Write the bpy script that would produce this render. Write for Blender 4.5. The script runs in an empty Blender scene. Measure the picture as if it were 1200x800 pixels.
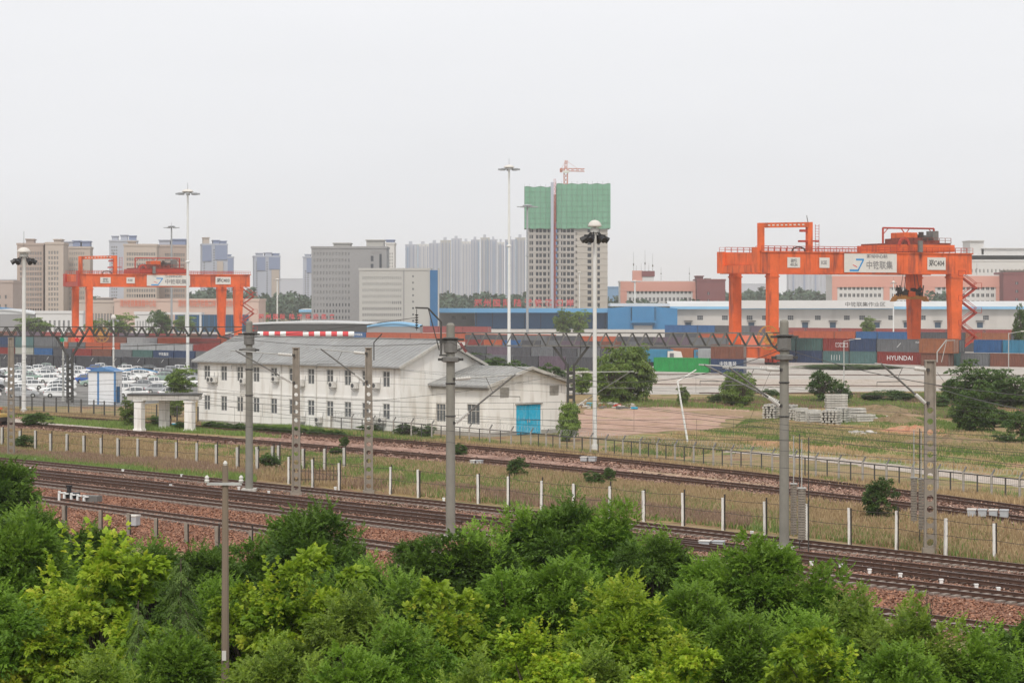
import bpy, bmesh, math, random
import numpy as np
from mathutils import Vector, Matrix

SC = bpy.context.scene
COL = SC.collection
R = math.radians
rnd = random.Random(11)

# ------------------------------------------------------------------ camera
F, CX, HY, CH = 2600.0, 600.0, 350.0, 13.5      # focal length and horizon in photo pixels, camera height
cd = bpy.data.cameras.new('camera')
cam = bpy.data.objects.new('camera', cd); COL.objects.link(cam)
cam.location = (0, 0, CH); cam.rotation_euler = (R(90), 0, 0)
cd.sensor_width = 36; cd.lens = 36 * F / 1200.0; cd.shift_y = -50.0 / 1200.0
cd.clip_start = 0.5; cd.clip_end = 20000
SC.camera = cam

# ------------------------------------------------------------------ light
SUN_EL, SUN_AZ = 50, 186          # azimuth measured clockwise from +Y (north); the sun stands behind the camera, to the left
W = bpy.data.worlds.new('World'); SC.world = W; W.use_nodes = True
nt = W.node_tree; nt.nodes.clear()
out = nt.nodes.new('ShaderNodeOutputWorld'); bg = nt.nodes.new('ShaderNodeBackground')
sky = nt.nodes.new('ShaderNodeTexSky'); sky.sky_type = 'NISHITA'; sky.sun_disc = False
sky.sun_elevation = R(SUN_EL); sky.sun_rotation = R(SUN_AZ); sky.dust_density = 6; sky.air_density = 1.0; sky.ozone_density = 1.0
hs = nt.nodes.new('ShaderNodeHueSaturation'); hs.inputs['Saturation'].default_value = 0.05
mx = nt.nodes.new('ShaderNodeMix'); mx.data_type = 'RGBA'; mx.inputs[0].default_value = 0.80
mx.inputs[7].default_value = (7.95, 8.05, 8.32, 1)     # the even white cloud layer
nt.links.new(sky.outputs[0], hs.inputs['Color']); nt.links.new(hs.outputs[0], mx.inputs[6])
tc_ = nt.nodes.new('ShaderNodeTexCoord'); mp_ = nt.nodes.new('ShaderNodeMapping'); mp_.inputs['Scale'].default_value = (1.5, 1.5, 7)
nz_ = nt.nodes.new('ShaderNodeTexNoise'); nz_.inputs['Scale'].default_value = 1.6; nz_.inputs['Detail'].default_value = 4
mr_ = nt.nodes.new('ShaderNodeMapRange'); mr_.inputs[1].default_value = 0.3; mr_.inputs[2].default_value = 0.7; mr_.inputs[3].default_value = 0.965; mr_.inputs[4].default_value = 1.03
vs_ = nt.nodes.new('ShaderNodeVectorMath'); vs_.operation = 'SCALE'    # faint uneven cloud thickness
nt.links.new(tc_.outputs['Generated'], mp_.inputs[0]); nt.links.new(mp_.outputs[0], nz_.inputs['Vector']); nt.links.new(nz_.outputs[0], mr_.inputs[0])
nt.links.new(mx.outputs[2], vs_.inputs[0]); nt.links.new(mr_.outputs[0], vs_.inputs['Scale']); nt.links.new(vs_.outputs[0], bg.inputs['Color']); nt.links.new(bg.outputs[0], out.inputs[0])
bg.inputs['Strength'].default_value = 0.11
sd = bpy.data.lights.new('sun', 'SUN'); sd.energy = 1.5; sd.angle = R(10); sd.color = (1.0, 0.94, 0.84)
sun = bpy.data.objects.new('sun', sd); COL.objects.link(sun)
az, el = R(SUN_AZ), R(SUN_EL)
sdir = Vector((math.sin(az) * math.cos(el), math.cos(az) * math.cos(el), math.sin(el)))
sun.rotation_euler = sdir.to_track_quat('Z', 'Y').to_euler()
SC.view_settings.view_transform = 'Standard'; SC.view_settings.look = 'None'
SC.view_settings.exposure = 0.25; SC.view_settings.gamma = 1
SC.render.engine = 'CYCLES'
SC.cycles.max_bounces = 5; SC.cycles.diffuse_bounces = 3; SC.cycles.transparent_max_bounces = 6; SC.cycles.volume_bounces = 1
SC.cycles.use_denoising = True
HAZE = 0.00014

# ------------------------------------------------------------------ helpers
def G(px, py, z=0.0):
    """world point at height z seen at photo pixel (px, py)"""
    d = F * (CH - z) / (py - HY)
    return Vector(((px - CX) / F * d, d, z))
def D(px, py, d):
    """world point at distance d seen at photo pixel (px, py)"""
    return Vector(((px - CX) / F * d, d, CH - (py - HY) / F * d))
def V(*a): return Vector(a)

class MB:
    def __init__(s): s.v = []; s.f = []; s.m = []
    def add(s, vs, fs, m=0):
        b = len(s.v); s.v += [tuple(x) for x in vs]
        s.f += [tuple(b + i for i in f) for f in fs]; s.m += [m] * len(fs); return s
    def quad(s, a, b, c, d, m=0): return s.add([a, b, c, d], [(0, 1, 2, 3)], m)
    def poly(s, pts, m=0): return s.add(pts, [tuple(range(len(pts)))], m)
    def box(s, c, size, rz=0.0, m=0, rot=None):
        sx, sy, sz = size[0] / 2, size[1] / 2, size[2] / 2
        M = rot if rot is not None else Matrix.Rotation(rz, 3, 'Z')
        c = Vector(c)
        vs = [c + M @ Vector((x * sx, y * sy, z * sz)) for z in (-1, 1) for y in (-1, 1) for x in (-1, 1)]
        return s.add(vs, [(0, 2, 3, 1), (4, 5, 7, 6), (0, 1, 5, 4), (2, 6, 7, 3), (0, 4, 6, 2), (1, 3, 7, 5)], m)
    def b6(s, x0, x1, y0, y1, z0, z1, m=0):
        return s.box(((x0 + x1) / 2, (y0 + y1) / 2, (z0 + z1) / 2), (abs(x1 - x0), abs(y1 - y0), abs(z1 - z0)), 0, m)
    def bar(s, p, q, w, h=None, m=0, up=(0, 0, 1)):
        """square-section bar from p to q"""
        p, q = Vector(p), Vector(q); h = h or w
        d = q - p; L = d.length
        if L < 1e-6: return s
        x = d / L; u = Vector(up)
        if abs(x.dot(u)) > 0.98: u = Vector((0, 1, 0))
        y = u.cross(x).normalized(); z = x.cross(y)
        M = Matrix((x, y, z)).transposed()
        return s.box((p + q) / 2, (L, w, h), m=m, rot=M)
    def tube(s, p, q, r, r2=None, n=8, m=0, cap=True):
        p, q = Vector(p), Vector(q); r2 = r if r2 is None else r2
        d = (q - p)
        if d.length < 1e-6: return s
        d.normalize(); u = Vector((0, 0, 1)) if abs(d.z) < 0.95 else Vector((1, 0, 0))
        a = d.cross(u).normalized(); b = d.cross(a)
        vs = []
        for c, rr in ((p, r), (q, r2)):
            for i in range(n):
                t = 2 * math.pi * i / n; vs.append(c + a * math.cos(t) * rr + b * math.sin(t) * rr)
        fs = [(i, i + n, (i + 1) % n + n, (i + 1) % n) for i in range(n)]
        if cap: fs += [tuple(range(n)), tuple(range(2 * n - 1, n - 1, -1))]
        return s.add(vs, fs, m)
    def path(s, pts, r, n=5, m=0):
        for a, b in zip(pts[:-1], pts[1:]): s.tube(a, b, r, r, n, m, cap=False)
        return s
    def lathe(s, c, prof, n=14, m=0):
        c = Vector(c); vs = []; fs = []
        for (r, z) in prof:
            for i in range(n):
                t = 2 * math.pi * i / n; vs.append(c + Vector((r * math.cos(t), r * math.sin(t), z)))
        for k in range(len(prof) - 1):
            for i in range(n):
                a = k * n + i; b = k * n + (i + 1) % n
                fs.append((a, b, b + n, a + n))
        fs += [tuple(range(n - 1, -1, -1)), tuple(range((len(prof) - 1) * n, len(prof) * n))]
        return s.add(vs, fs, m)
    def prism(s, outline, z0, z1, m=0):
        """outline: ccw list of (x, y)"""
        n = len(outline)
        vs = [(x, y, z0) for x, y in outline] + [(x, y, z1) for x, y in outline]
        fs = [tuple(range(n - 1, -1, -1)), tuple(range(n, 2 * n))] + [(i, (i + 1) % n, (i + 1) % n + n, i + n) for i in range(n)]
        return s.add(vs, fs, m)
    def mesh(s, name, mats):
        me = bpy.data.meshes.new(name); me.from_pydata(s.v, [], s.f); 
        for mm in (mats if isinstance(mats, (list, tuple)) else [mats]): me.materials.append(mm)
        if any(s.m): me.polygons.foreach_set('material_index', s.m)
        me.update(); return me
    def build(s, name, mats, parent=None, loc=None, rz=0.0, bevel=0, smooth=False):
        me = s.mesh(name, mats); o = bpy.data.objects.new(name, me); COL.objects.link(o)
        if parent: o.parent = parent
        if loc is not None: o.location = loc
        o.rotation_euler[2] = rz
        if smooth:
            for p in me.polygons: p.use_smooth = True
        if bevel:
            b = o.modifiers.new('bevel', 'BEVEL'); b.width = bevel; b.segments = 2; b.limit_method = 'ANGLE'
        return o

def tag(o, label=None, cat=None, group=None, kind=None):
    if label: o['label'] = label
    if cat: o['category'] = cat
    if group: o['group'] = group
    if kind: o['kind'] = kind
    return o
def empty(name, label, cat, loc=(0, 0, 0), rz=0.0, group=None):
    o = bpy.data.objects.new(name, None); COL.objects.link(o); o.location = loc; o.rotation_euler[2] = rz
    o.empty_display_size = 0.3
    return tag(o, label, cat, group)
def kids(o): return [c for c in bpy.data.objects if c.parent is o]
TREES = {}
def register(o):
    TREES[o.name] = [(c, kids(c)) for c in kids(o)]; return o
def dup(root, loc, rz=0.0, label=None, scale=None, group=None):
    r = root.copy(); COL.objects.link(r); r.location = loc; r.rotation_euler[2] = rz
    if label: r['label'] = label
    if group: r['group'] = group
    if scale: r.scale = scale
    for c, gs in TREES[root.name]:
        k = c.copy(); COL.objects.link(k); k.parent = r
        for g in gs:
            q = g.copy(); COL.objects.link(q); q.parent = k
    return r
def obj(name, me, parent=None, loc=None, rz=0.0):
    o = bpy.data.objects.new(name, me); COL.objects.link(o)
    if parent: o.parent = parent
    if loc is not None: o.location = loc
    o.rotation_euler[2] = rz; return o

# ------------------------------------------------------------------ materials
def mat(name, col, rough=0.7, var=0.12, scale=1.5, metal=0.0, bump=0.0, bscale=None, col2=None, streak=0.0, detail=4, spec=0.3, dirt=None, dirt_amt=0.0):
    m = bpy.data.materials.new(name); m.use_nodes = True; t = m.node_tree; p = t.nodes['Principled BSDF']
    p.inputs['Roughness'].default_value = rough; p.inputs['Metallic'].default_value = metal
    p.inputs['Specular IOR Level'].default_value = spec
    c = (*col, 1)
    if var or col2:
        tc = t.nodes.new('ShaderNodeTexCoord'); mp = t.nodes.new('ShaderNodeMapping'); n = t.nodes.new('ShaderNodeTexNoise')
        n.inputs['Scale'].default_value = scale; n.inputs['Detail'].default_value = detail; n.inputs['Roughness'].default_value = 0.65
        if streak: mp.inputs['Scale'].default_value = (1, 1, 1 / streak)
        t.links.new(tc.outputs['Object'], mp.inputs[0]); t.links.new(mp.outputs[0], n.inputs['Vector'])
        r = t.nodes.new('ShaderNodeValToRGB')
        r.color_ramp.elements[0].position = 0.3; r.color_ramp.elements[1].position = 0.7
        if col2: a, b = (*col2, 1), c
        else:
            a = tuple(x * (1 - var) for x in col) + (1,); b = tuple(min(1, x * (1 + var)) for x in col) + (1,)
        r.color_ramp.elements[0].color = a; r.color_ramp.elements[1].color = b
        t.links.new(n.outputs[0], r.inputs[0]); last = r.outputs[0]
        if dirt:
            n2 = t.nodes.new('ShaderNodeTexNoise'); n2.inputs['Scale'].default_value = scale * 3.1; n2.inputs['Detail'].default_value = 6
            mp2 = t.nodes.new('ShaderNodeMapping'); mp2.inputs['Scale'].default_value = (1, 1, 0.18)
            t.links.new(tc.outputs['Object'], mp2.inputs[0]); t.links.new(mp2.outputs[0], n2.inputs['Vector'])
            r2 = t.nodes.new('ShaderNodeValToRGB'); r2.color_ramp.elements[0].position = 0.52; r2.color_ramp.elements[1].position = 0.72
            r2.color_ramp.elements[0].color = (0, 0, 0, 1); r2.color_ramp.elements[1].color = (dirt_amt,) * 3 + (1,)
            t.links.new(n2.outputs[0], r2.inputs[0])
            mxx = t.nodes.new('ShaderNodeMix'); mxx.data_type = 'RGBA'; mxx.inputs[7].default_value = (*dirt, 1)
            t.links.new(r2.outputs[0], mxx.inputs[0]); t.links.new(last, mxx.inputs[6]); last = mxx.outputs[2]
        t.links.new(last, p.inputs['Base Color'])
        if bump:
            bn = t.nodes.new('ShaderNodeTexNoise'); bn.inputs['Scale'].default_value = bscale or scale * 4; bn.inputs['Detail'].default_value = 4
            t.links.new(tc.outputs['Object'], bn.inputs['Vector'])
            bp = t.nodes.new('ShaderNodeBump'); bp.inputs['Strength'].default_value = bump; bp.inputs['Distance'].default_value = 0.05
            t.links.new(bn.outputs[0], bp.inputs['Height']); t.links.new(bp.outputs[0], p.inputs['Normal'])
    else: p.inputs['Base Color'].default_value = c
    return m

def ground_mat(name, stops, scale, scale2, fine, fine_amt=0.35, stretch=(1, 1, 1), bump=0.4):
    """two noises pick between the stops; a fine noise breaks the surface"""
    m = bpy.data.materials.new(name); m.use_nodes = True; t = m.node_tree; p = t.nodes['Principled BSDF']
    p.inputs['Roughness'].default_value = 0.95; p.inputs['Specular IOR Level'].default_value = 0.1
    tc = t.nodes.new('ShaderNodeTexCoord'); mp = t.nodes.new('ShaderNodeMapping'); mp.inputs['Scale'].default_value = stretch
    t.links.new(tc.outputs['Object'], mp.inputs[0])
    a = t.nodes.new('ShaderNodeTexNoise'); a.inputs['Scale'].default_value = scale; a.inputs['Detail'].default_value = 6; a.inputs['Roughness'].default_value = 0.7
    b = t.nodes.new('ShaderNodeTexNoise'); b.inputs['Scale'].default_value = scale2; b.inputs['Detail'].default_value = 5
    c = t.nodes.new('ShaderNodeTexNoise'); c.inputs['Scale'].default_value = fine; c.inputs['Detail'].default_value = 3; c.inputs['Roughness'].default_value = 0.8
    for n in (a, b, c): t.links.new(mp.outputs[0], n.inputs['Vector'])
    add = t.nodes.new('ShaderNodeMath'); add.operation = 'ADD'; t.links.new(a.outputs[0], add.inputs[0]); t.links.new(b.outputs[0], add.inputs[1])
    ml = t.nodes.new('ShaderNodeMath'); ml.operation = 'MULTIPLY'; ml.inputs[1].default_value = 0.5; t.links.new(add.outputs[0], ml.inputs[0])
    r = t.nodes.new('ShaderNodeValToRGB'); els = r.color_ramp.elements
    while len(els) < len(stops): els.new(0.5)
    for e, (pos, col) in zip(els, stops): e.position = pos; e.color = (*col, 1)
    t.links.new(ml.outputs[0], r.inputs[0])
    mr = t.nodes.new('ShaderNodeMapRange'); mr.inputs[1].default_value = 0.3; mr.inputs[2].default_value = 0.7
    mr.inputs[3].default_value = 1 - fine_amt; mr.inputs[4].default_value = 1 + fine_amt
    t.links.new(c.outputs[0], mr.inputs[0])
    vm = t.nodes.new('ShaderNodeVectorMath'); vm.operation = 'SCALE'
    t.links.new(r.outputs[0], vm.inputs[0]); t.links.new(mr.outputs[0], vm.inputs['Scale'])
    t.links.new(vm.outputs[0], p.inputs['Base Color'])
    if bump:
        bp = t.nodes.new('ShaderNodeBump'); bp.inputs['Strength'].default_value = bump; bp.inputs['Distance'].default_value = 0.08
        t.links.new(c.outputs[0], bp.inputs['Height']); t.links.new(bp.outputs[0], p.inputs['Normal'])
    return m

def ballast_mat(name, cols, sc=7.0):
    m = bpy.data.materials.new(name); m.use_nodes = True; t = m.node_tree; p = t.nodes['Principled BSDF']
    p.inputs['Roughness'].default_value = 0.9; p.inputs['Specular IOR Level'].default_value = 0.15
    tc = t.nodes.new('ShaderNodeTexCoord')
    v = t.nodes.new('ShaderNodeTexVoronoi'); v.inputs['Scale'].default_value = sc; t.links.new(tc.outputs['Object'], v.inputs['Vector'])
    sep = t.nodes.new('ShaderNodeSeparateColor'); t.links.new(v.outputs['Color'], sep.inputs[0])
    r = t.nodes.new('ShaderNodeValToRGB'); els = r.color_ramp.elements
    while len(els) < len(cols): els.new(0.5)
    for i, (e, c) in enumerate(zip(els, cols)): e.position = i / (len(cols) - 1); e.color = (*c, 1)
    t.links.new(sep.outputs[0], r.inputs[0])
    n = t.nodes.new('ShaderNodeTexNoise'); n.inputs['Scale'].default_value = 0.35; n.inputs['Detail'].default_value = 8; n.inputs['Roughness'].default_value = 0.75; t.links.new(tc.outputs['Object'], n.inputs['Vector'])
    mr = t.nodes.new('ShaderNodeMapRange'); mr.inputs[1].default_value = 0.35; mr.inputs[2].default_value = 0.65; mr.inputs[3].default_value = 0.6; mr.inputs[4].default_value = 1.35
    t.links.new(n.outputs[0], mr.inputs[0])
    vm = t.nodes.new('ShaderNodeVectorMath'); vm.operation = 'SCALE'; t.links.new(r.outputs[0], vm.inputs[0]); t.links.new(mr.outputs[0], vm.inputs['Scale'])
    t.links.new(vm.outputs[0], p.inputs['Base Color'])
    bp = t.nodes.new('ShaderNodeBump'); bp.inputs['Strength'].default_value = 0.9; bp.inputs['Distance'].default_value = 0.1
    t.links.new(v.outputs['Distance'], bp.inputs['Height']); bp.invert = True; t.links.new(bp.outputs[0], p.inputs['Normal'])
    return m

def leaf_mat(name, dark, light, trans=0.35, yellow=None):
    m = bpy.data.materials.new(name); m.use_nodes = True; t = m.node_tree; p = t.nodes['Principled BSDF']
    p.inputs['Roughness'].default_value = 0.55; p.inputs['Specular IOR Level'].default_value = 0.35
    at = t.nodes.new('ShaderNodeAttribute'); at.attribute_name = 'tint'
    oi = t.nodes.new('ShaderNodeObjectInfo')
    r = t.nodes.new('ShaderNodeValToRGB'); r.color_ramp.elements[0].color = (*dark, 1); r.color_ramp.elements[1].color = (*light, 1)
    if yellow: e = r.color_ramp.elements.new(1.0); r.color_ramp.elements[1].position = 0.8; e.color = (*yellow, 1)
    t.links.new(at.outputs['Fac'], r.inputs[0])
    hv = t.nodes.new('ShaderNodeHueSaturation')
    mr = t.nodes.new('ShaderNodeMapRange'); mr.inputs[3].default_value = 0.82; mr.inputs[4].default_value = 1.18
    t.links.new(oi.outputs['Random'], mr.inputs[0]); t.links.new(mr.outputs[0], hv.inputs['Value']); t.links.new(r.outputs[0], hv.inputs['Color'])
    tr = t.nodes.new('ShaderNodeBsdfTranslucent'); ms = t.nodes.new('ShaderNodeMixShader'); ms.inputs[0].default_value = trans
    t.links.new(hv.outputs[0], p.inputs['Base Color']); t.links.new(hv.outputs[0], tr.inputs['Color'])
    t.links.new(p.outputs[0], ms.inputs[1]); t.links.new(tr.outputs[0], ms.inputs[2])
    t.links.new(ms.outputs[0], t.nodes['Material Output'].inputs[0])
    return m

M = {}
M['white_wall'] = mat('white_wall', (0.87, 0.85, 0.815), 0.85, scale=0.35, col2=(0.80, 0.78, 0.735), dirt=(0.42, 0.36, 0.28), dirt_amt=0.5)
M['cream_trim'] = mat('cream_trim', (0.62, 0.52, 0.38), 0.8)
M['plinth'] = mat('plinth', (0.36, 0.34, 0.31), 0.9, 0.15)
M['roof_gray'] = mat('roof_gray', (0.33, 0.33, 0.325), 0.8, scale=0.5, col2=(0.25, 0.25, 0.245), dirt=(0.2, 0.18, 0.16), dirt_amt=0.4)
M['glass'] = mat('glass', (0.13, 0.14, 0.15), 0.12, 0.3, 0.3, spec=0.6)
M['glass_far'] = mat('glass_far', (0.045, 0.05, 0.06), 0.3, 0.25, 0.2)
M['frame_gray'] = mat('frame_gray', (0.62, 0.61, 0.58), 0.6, 0)
M['ac_white'] = mat('ac_white', (0.62, 0.60, 0.56), 0.6, 0.1, 3)
M['ac_grille'] = mat('ac_grille', (0.10, 0.10, 0.10), 0.7, 0)
M['teal'] = mat('teal', (0.02, 0.40, 0.62), 0.5, 0.12, 2.0, dirt=(0.55, 0.6, 0.6), dirt_amt=0.5)
M['concrete'] = mat('concrete', (0.27, 0.235, 0.195), 0.9, 0.14, 1.6, bump=0.3, dirt=(0.16, 0.14, 0.12), dirt_amt=0.35)
M['concrete_pole'] = mat('concrete_pole', (0.235, 0.225, 0.195), 0.9, 0.10, 1.2, bump=0.2, dirt=(0.17, 0.16, 0.14), dirt_amt=0.35)
M['concrete_light'] = mat('concrete_light', (0.50, 0.48, 0.44), 0.9, 0.14, 1.6, dirt=(0.2, 0.18, 0.15), dirt_amt=0.4)
M['post_white'] = mat('post_white', (0.70, 0.68, 0.64), 0.9, 0.1, 3, dirt=(0.14, 0.11, 0.09), dirt_amt=0.9)
M['dark_steel'] = mat('dark_steel', (0.06, 0.058, 0.055), 0.6, 0.2)
M['gray_steel'] = mat('gray_steel', (0.16, 0.155, 0.145), 0.55, 0.2, 2)
M['galv'] = mat('galv', (0.42, 0.42, 0.40), 0.5, 0.15, 2)
M['mast_white'] = mat('mast_white', (0.66, 0.66, 0.64), 0.5, 0.07, 0.4)
M['mast_gray'] = mat('mast_gray', (0.30, 0.31, 0.32), 0.55, 0.07, 0.4)
M['lamp_black'] = mat('lamp_black', (0.02, 0.02, 0.022), 0.4, 0)
M['insulator'] = mat('insulator', (0.60, 0.58, 0.54), 0.35, 0.1)
M['insulator_brown'] = mat('insulator_brown', (0.17, 0.12, 0.09), 0.35, 0.1)
M['wire'] = mat('wire', (0.07, 0.07, 0.065), 0.6, 0)
M['rail'] = mat('rail', (0.085, 0.042, 0.028), 0.6, 0.2, 2.0, metal=0.0)
M['rail_top'] = mat('rail_top', (0.15, 0.12, 0.105), 0.4, 0.2, 1.0)
M['sleeper'] = mat('sleeper', (0.26, 0.22, 0.19), 0.95, 0.25, 3)
M['wood_sleeper'] = mat('wood_sleeper', (0.065, 0.042, 0.032), 0.95, 0.3, 3)
M['crane'] = mat('crane', (0.66, 0.115, 0.026), 0.6, 0.22, 0.25, dirt=(0.20, 0.045, 0.03), dirt_amt=0.9)
M['crane_red'] = mat('crane_red', (0.40, 0.045, 0.025), 0.5, 0.1, 0.5)
M['crane_dark'] = mat('crane_dark', (0.05, 0.04, 0.035), 0.6, 0.3, 1)
M['spreader'] = mat('spreader', (0.42, 0.20, 0.04), 0.55, 0.3, 0.8)
M['sign_white'] = mat('sign_white', (0.62, 0.59, 0.545), 0.7, 0.05)
M['ink'] = mat('ink', (0.12, 0.115, 0.11), 0.7, 0)
M['ink_gray'] = mat('ink_gray', (0.25, 0.24, 0.235), 0.7, 0)
M['ink_blue'] = mat('ink_blue', (0.02, 0.25, 0.55), 0.7, 0)
M['red_letter'] = mat('red_letter', (0.50, 0.075, 0.075), 0.6, 0.1)
M['white_letter'] = mat('white_letter', (0.75, 0.75, 0.75), 0.7, 0)
M['blue_eave'] = mat('blue_eave', (0.22, 0.45, 0.66), 0.6, 0.08, 0.05)
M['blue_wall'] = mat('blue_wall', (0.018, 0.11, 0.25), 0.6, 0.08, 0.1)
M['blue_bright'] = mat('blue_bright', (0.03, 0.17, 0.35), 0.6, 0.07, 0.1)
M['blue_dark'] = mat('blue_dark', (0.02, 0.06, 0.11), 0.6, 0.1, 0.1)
M['warehouse'] = mat('warehouse', (0.50, 0.47, 0.44), 0.85, 0.07, 0.05, dirt=(0.3, 0.28, 0.25), dirt_amt=0.3)
M['roof_white'] = mat('roof_white', (0.55, 0.56, 0.56), 0.7, 0.08, 0.04)
M['beige'] = mat('beige', (0.38, 0.305, 0.265), 0.85, 0.05, 0.03)
M['beige_light'] = mat('beige_light', (0.44, 0.375, 0.325), 0.85, 0.05, 0.03)
M['beige_gray'] = mat('beige_gray', (0.36, 0.32, 0.30), 0.85, 0.05, 0.03)
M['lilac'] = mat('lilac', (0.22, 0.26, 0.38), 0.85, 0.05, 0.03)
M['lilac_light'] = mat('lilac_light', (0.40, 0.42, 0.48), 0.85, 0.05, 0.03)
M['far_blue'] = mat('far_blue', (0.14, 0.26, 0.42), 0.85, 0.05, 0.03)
M['office_gray'] = mat('office_gray', (0.27, 0.265, 0.265), 0.85, 0.05, 0.03)
M['office_light'] = mat('office_light', (0.40, 0.39, 0.365), 0.85, 0.05, 0.03)
M['raw_concrete'] = mat('raw_concrete', (0.40, 0.37, 0.34), 0.9, 0.08, 0.1)
M['raw_floor'] = mat('raw_floor', (0.42, 0.385, 0.34), 0.9, 0.08, 0.1)
M['net_green'] = mat('net_green', (0.18, 0.36, 0.245), 0.9, scale=0.12, col2=(0.14, 0.30, 0.195), streak=3)
M['crane_rust'] = mat('crane_rust', (0.20, 0.045, 0.03), 0.6, 0.4, 0.8)
M['fence_post'] = mat('fence_post', (0.36, 0.33, 0.29), 0.9, 0.2, 2)
M['booth_blue'] = mat('booth_blue', (0.08, 0.20, 0.40), 0.6, 0.1)
M['pink'] = mat('pink', (0.60, 0.30, 0.24), 0.85, 0.05, 0.03)
M['brick_red'] = mat('brick_red', (0.20, 0.07, 0.07), 0.85, 0.08, 0.1)
M['far_white'] = mat('far_white', (0.58, 0.57, 0.56), 0.85, 0.05, 0.03)
M['crane_pink'] = mat('crane_pink', (0.50, 0.20, 0.14), 0.6, 0.1)
M['booth'] = mat('booth', (0.70, 0.71, 0.73), 0.6, 0.06)
M['tyre'] = mat('tyre', (0.02, 0.02, 0.02), 0.8, 0)
M['bark'] = mat('bark', (0.10, 0.08, 0.06), 0.95, 0.3, 3, bump=0.5)
M['wood_pole'] = mat('wood_pole', (0.20, 0.155, 0.115), 0.9, 0.15, 1.5, streak=6)
M['skin'] = mat('skin', (0.45, 0.28, 0.2), 0.6, 0)
M['cloth_dark'] = mat('cloth_dark', (0.02, 0.025, 0.04), 0.9, 0)
M['box_gray'] = mat('box_gray', (0.42, 0.43, 0.44), 0.6, 0.1, 3)
M['rubble'] = mat('rubble', (0.55, 0.52, 0.48), 0.95, 0.3, 2)
M['stripe_red'] = mat('stripe_red', (0.62, 0.03, 0.04), 0.5, 0)
M['stripe_white'] = mat('stripe_white', (0.75, 0.75, 0.73), 0.5, 0)
# foliage
M['leaf_dark'] = leaf_mat('leaf_dark', (0.032, 0.078, 0.010), (0.145, 0.25, 0.030), 0.38)
M['leaf_mid'] = leaf_mat('leaf_mid', (0.05, 0.13, 0.012), (0.22, 0.36, 0.035), 0.42)
M['leaf_bright'] = leaf_mat('leaf_bright', (0.10, 0.22, 0.012), (0.37, 0.50, 0.035), 0.45, yellow=(0.55, 0.57, 0.06))
M['leaf_olive'] = leaf_mat('leaf_olive', (0.07, 0.15, 0.016), (0.27, 0.37, 0.045), 0.42)
M['leaf_conifer'] = leaf_mat('leaf_conifer', (0.035, 0.085, 0.018), (0.17, 0.26, 0.05), 0.3)
M['leaf_far'] = leaf_mat('leaf_far', (0.05, 0.09, 0.06), (0.11, 0.16, 0.09), 0.1)  # distance haze put into the leaf colour: lighter and bluer
M['leaf_bush'] = leaf_mat('leaf_bush', (0.035, 0.085, 0.018), (0.15, 0.24, 0.055), 0.3)
M['leaf_weed'] = leaf_mat('leaf_weed', (0.04, 0.10, 0.02), (0.14, 0.22, 0.05), 0.25)
M['leaf_gray'] = leaf_mat('leaf_gray', (0.09, 0.16, 0.03), (0.30, 0.40, 0.10), 0.38)
M['blade_dry'] = leaf_mat('blade_dry', (0.24, 0.16, 0.085), (0.52, 0.39, 0.215), 0.25)
M['blade_green'] = leaf_mat('blade_green', (0.08, 0.15, 0.03), (0.24, 0.32, 0.08), 0.25)
M['blade_brown'] = leaf_mat('blade_brown', (0.20, 0.12, 0.085), (0.38, 0.26, 0.18), 0.2)

# ================================================================== SETTING: ground sheets, tracks
M['ground'] = ground_mat('ground', [(0.38, (0.12, 0.14, 0.05)), (0.46, (0.25, 0.195, 0.095)), (0.54, (0.31, 0.225, 0.125)), (0.62, (0.23, 0.135, 0.085))], 0.06, 0.35, 6.0, 0.35)
M['field_dry'] = ground_mat('field_dry', [(0.38, (0.13, 0.14, 0.05)), (0.46, (0.32, 0.235, 0.11)), (0.53, (0.24, 0.15, 0.085)), (0.62, (0.16, 0.095, 0.06))], 0.10, 0.5, 7.0, 0.35)
M['field_green'] = ground_mat('field_green', [(0.42, (0.11, 0.155, 0.045)), (0.50, (0.28, 0.24, 0.10)), (0.58, (0.33, 0.21, 0.12))], 0.07, 0.4, 7.0, 0.3)
M['dirt_pink'] = ground_mat('dirt_pink', [(0.40, (0.27, 0.19, 0.11)), (0.47, (0.40, 0.255, 0.195)), (0.54, (0.46, 0.31, 0.245)), (0.61, (0.30, 0.24, 0.12))], 0.08, 0.6, 4.0, 0.25, stretch=(.6, 1, 1))
M['yard'] = ground_mat('yard', [(0.38, (0.30, 0.265, 0.23)), (0.48, (0.46, 0.43, 0.39)), (0.56, (0.36, 0.325, 0.285)), (0.64, (0.47, 0.44, 0.40))], 0.04, 0.35, 2.0, 0.12, bump=0.1)
M['asphalt_yard'] = ground_mat('asphalt_yard', [(0.36, (0.15, 0.15, 0.14)), (0.6, (0.24, 0.23, 0.22))], 0.05, 0.3, 3.0, 0.1, bump=0.1)
M['path'] = ground_mat('path', [(0.40, (0.30, 0.25, 0.18)), (0.48, (0.42, 0.36, 0.31)), (0.6, (0.48, 0.42, 0.37))], 0.35, 1.6, 4.0, 0.2, bump=0.2)
M['red_earth'] = ground_mat('red_earth', [(0.36, (0.38, 0.17, 0.10)), (0.5, (0.47, 0.24, 0.15)), (0.64, (0.36, 0.26, 0.16))], 0.3, 1.2, 6.0, 0.3, bump=0.7)
M['ballast_red'] = ballast_mat('ballast_red', [(0.05, 0.025, 0.016), (0.25, 0.105, 0.06), (0.35, 0.16, 0.095), (0.13, 0.06, 0.038), (0.45, 0.27, 0.19), (0.26, 0.11, 0.062)], 5.0)
M['ballast_gray'] = ballast_mat('ballast_gray', [(0.05, 0.03, 0.024), (0.18, 0.10, 0.075), (0.27, 0.165, 0.125), (0.12, 0.07, 0.055), (0.35, 0.24, 0.20)], 5.0)
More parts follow.
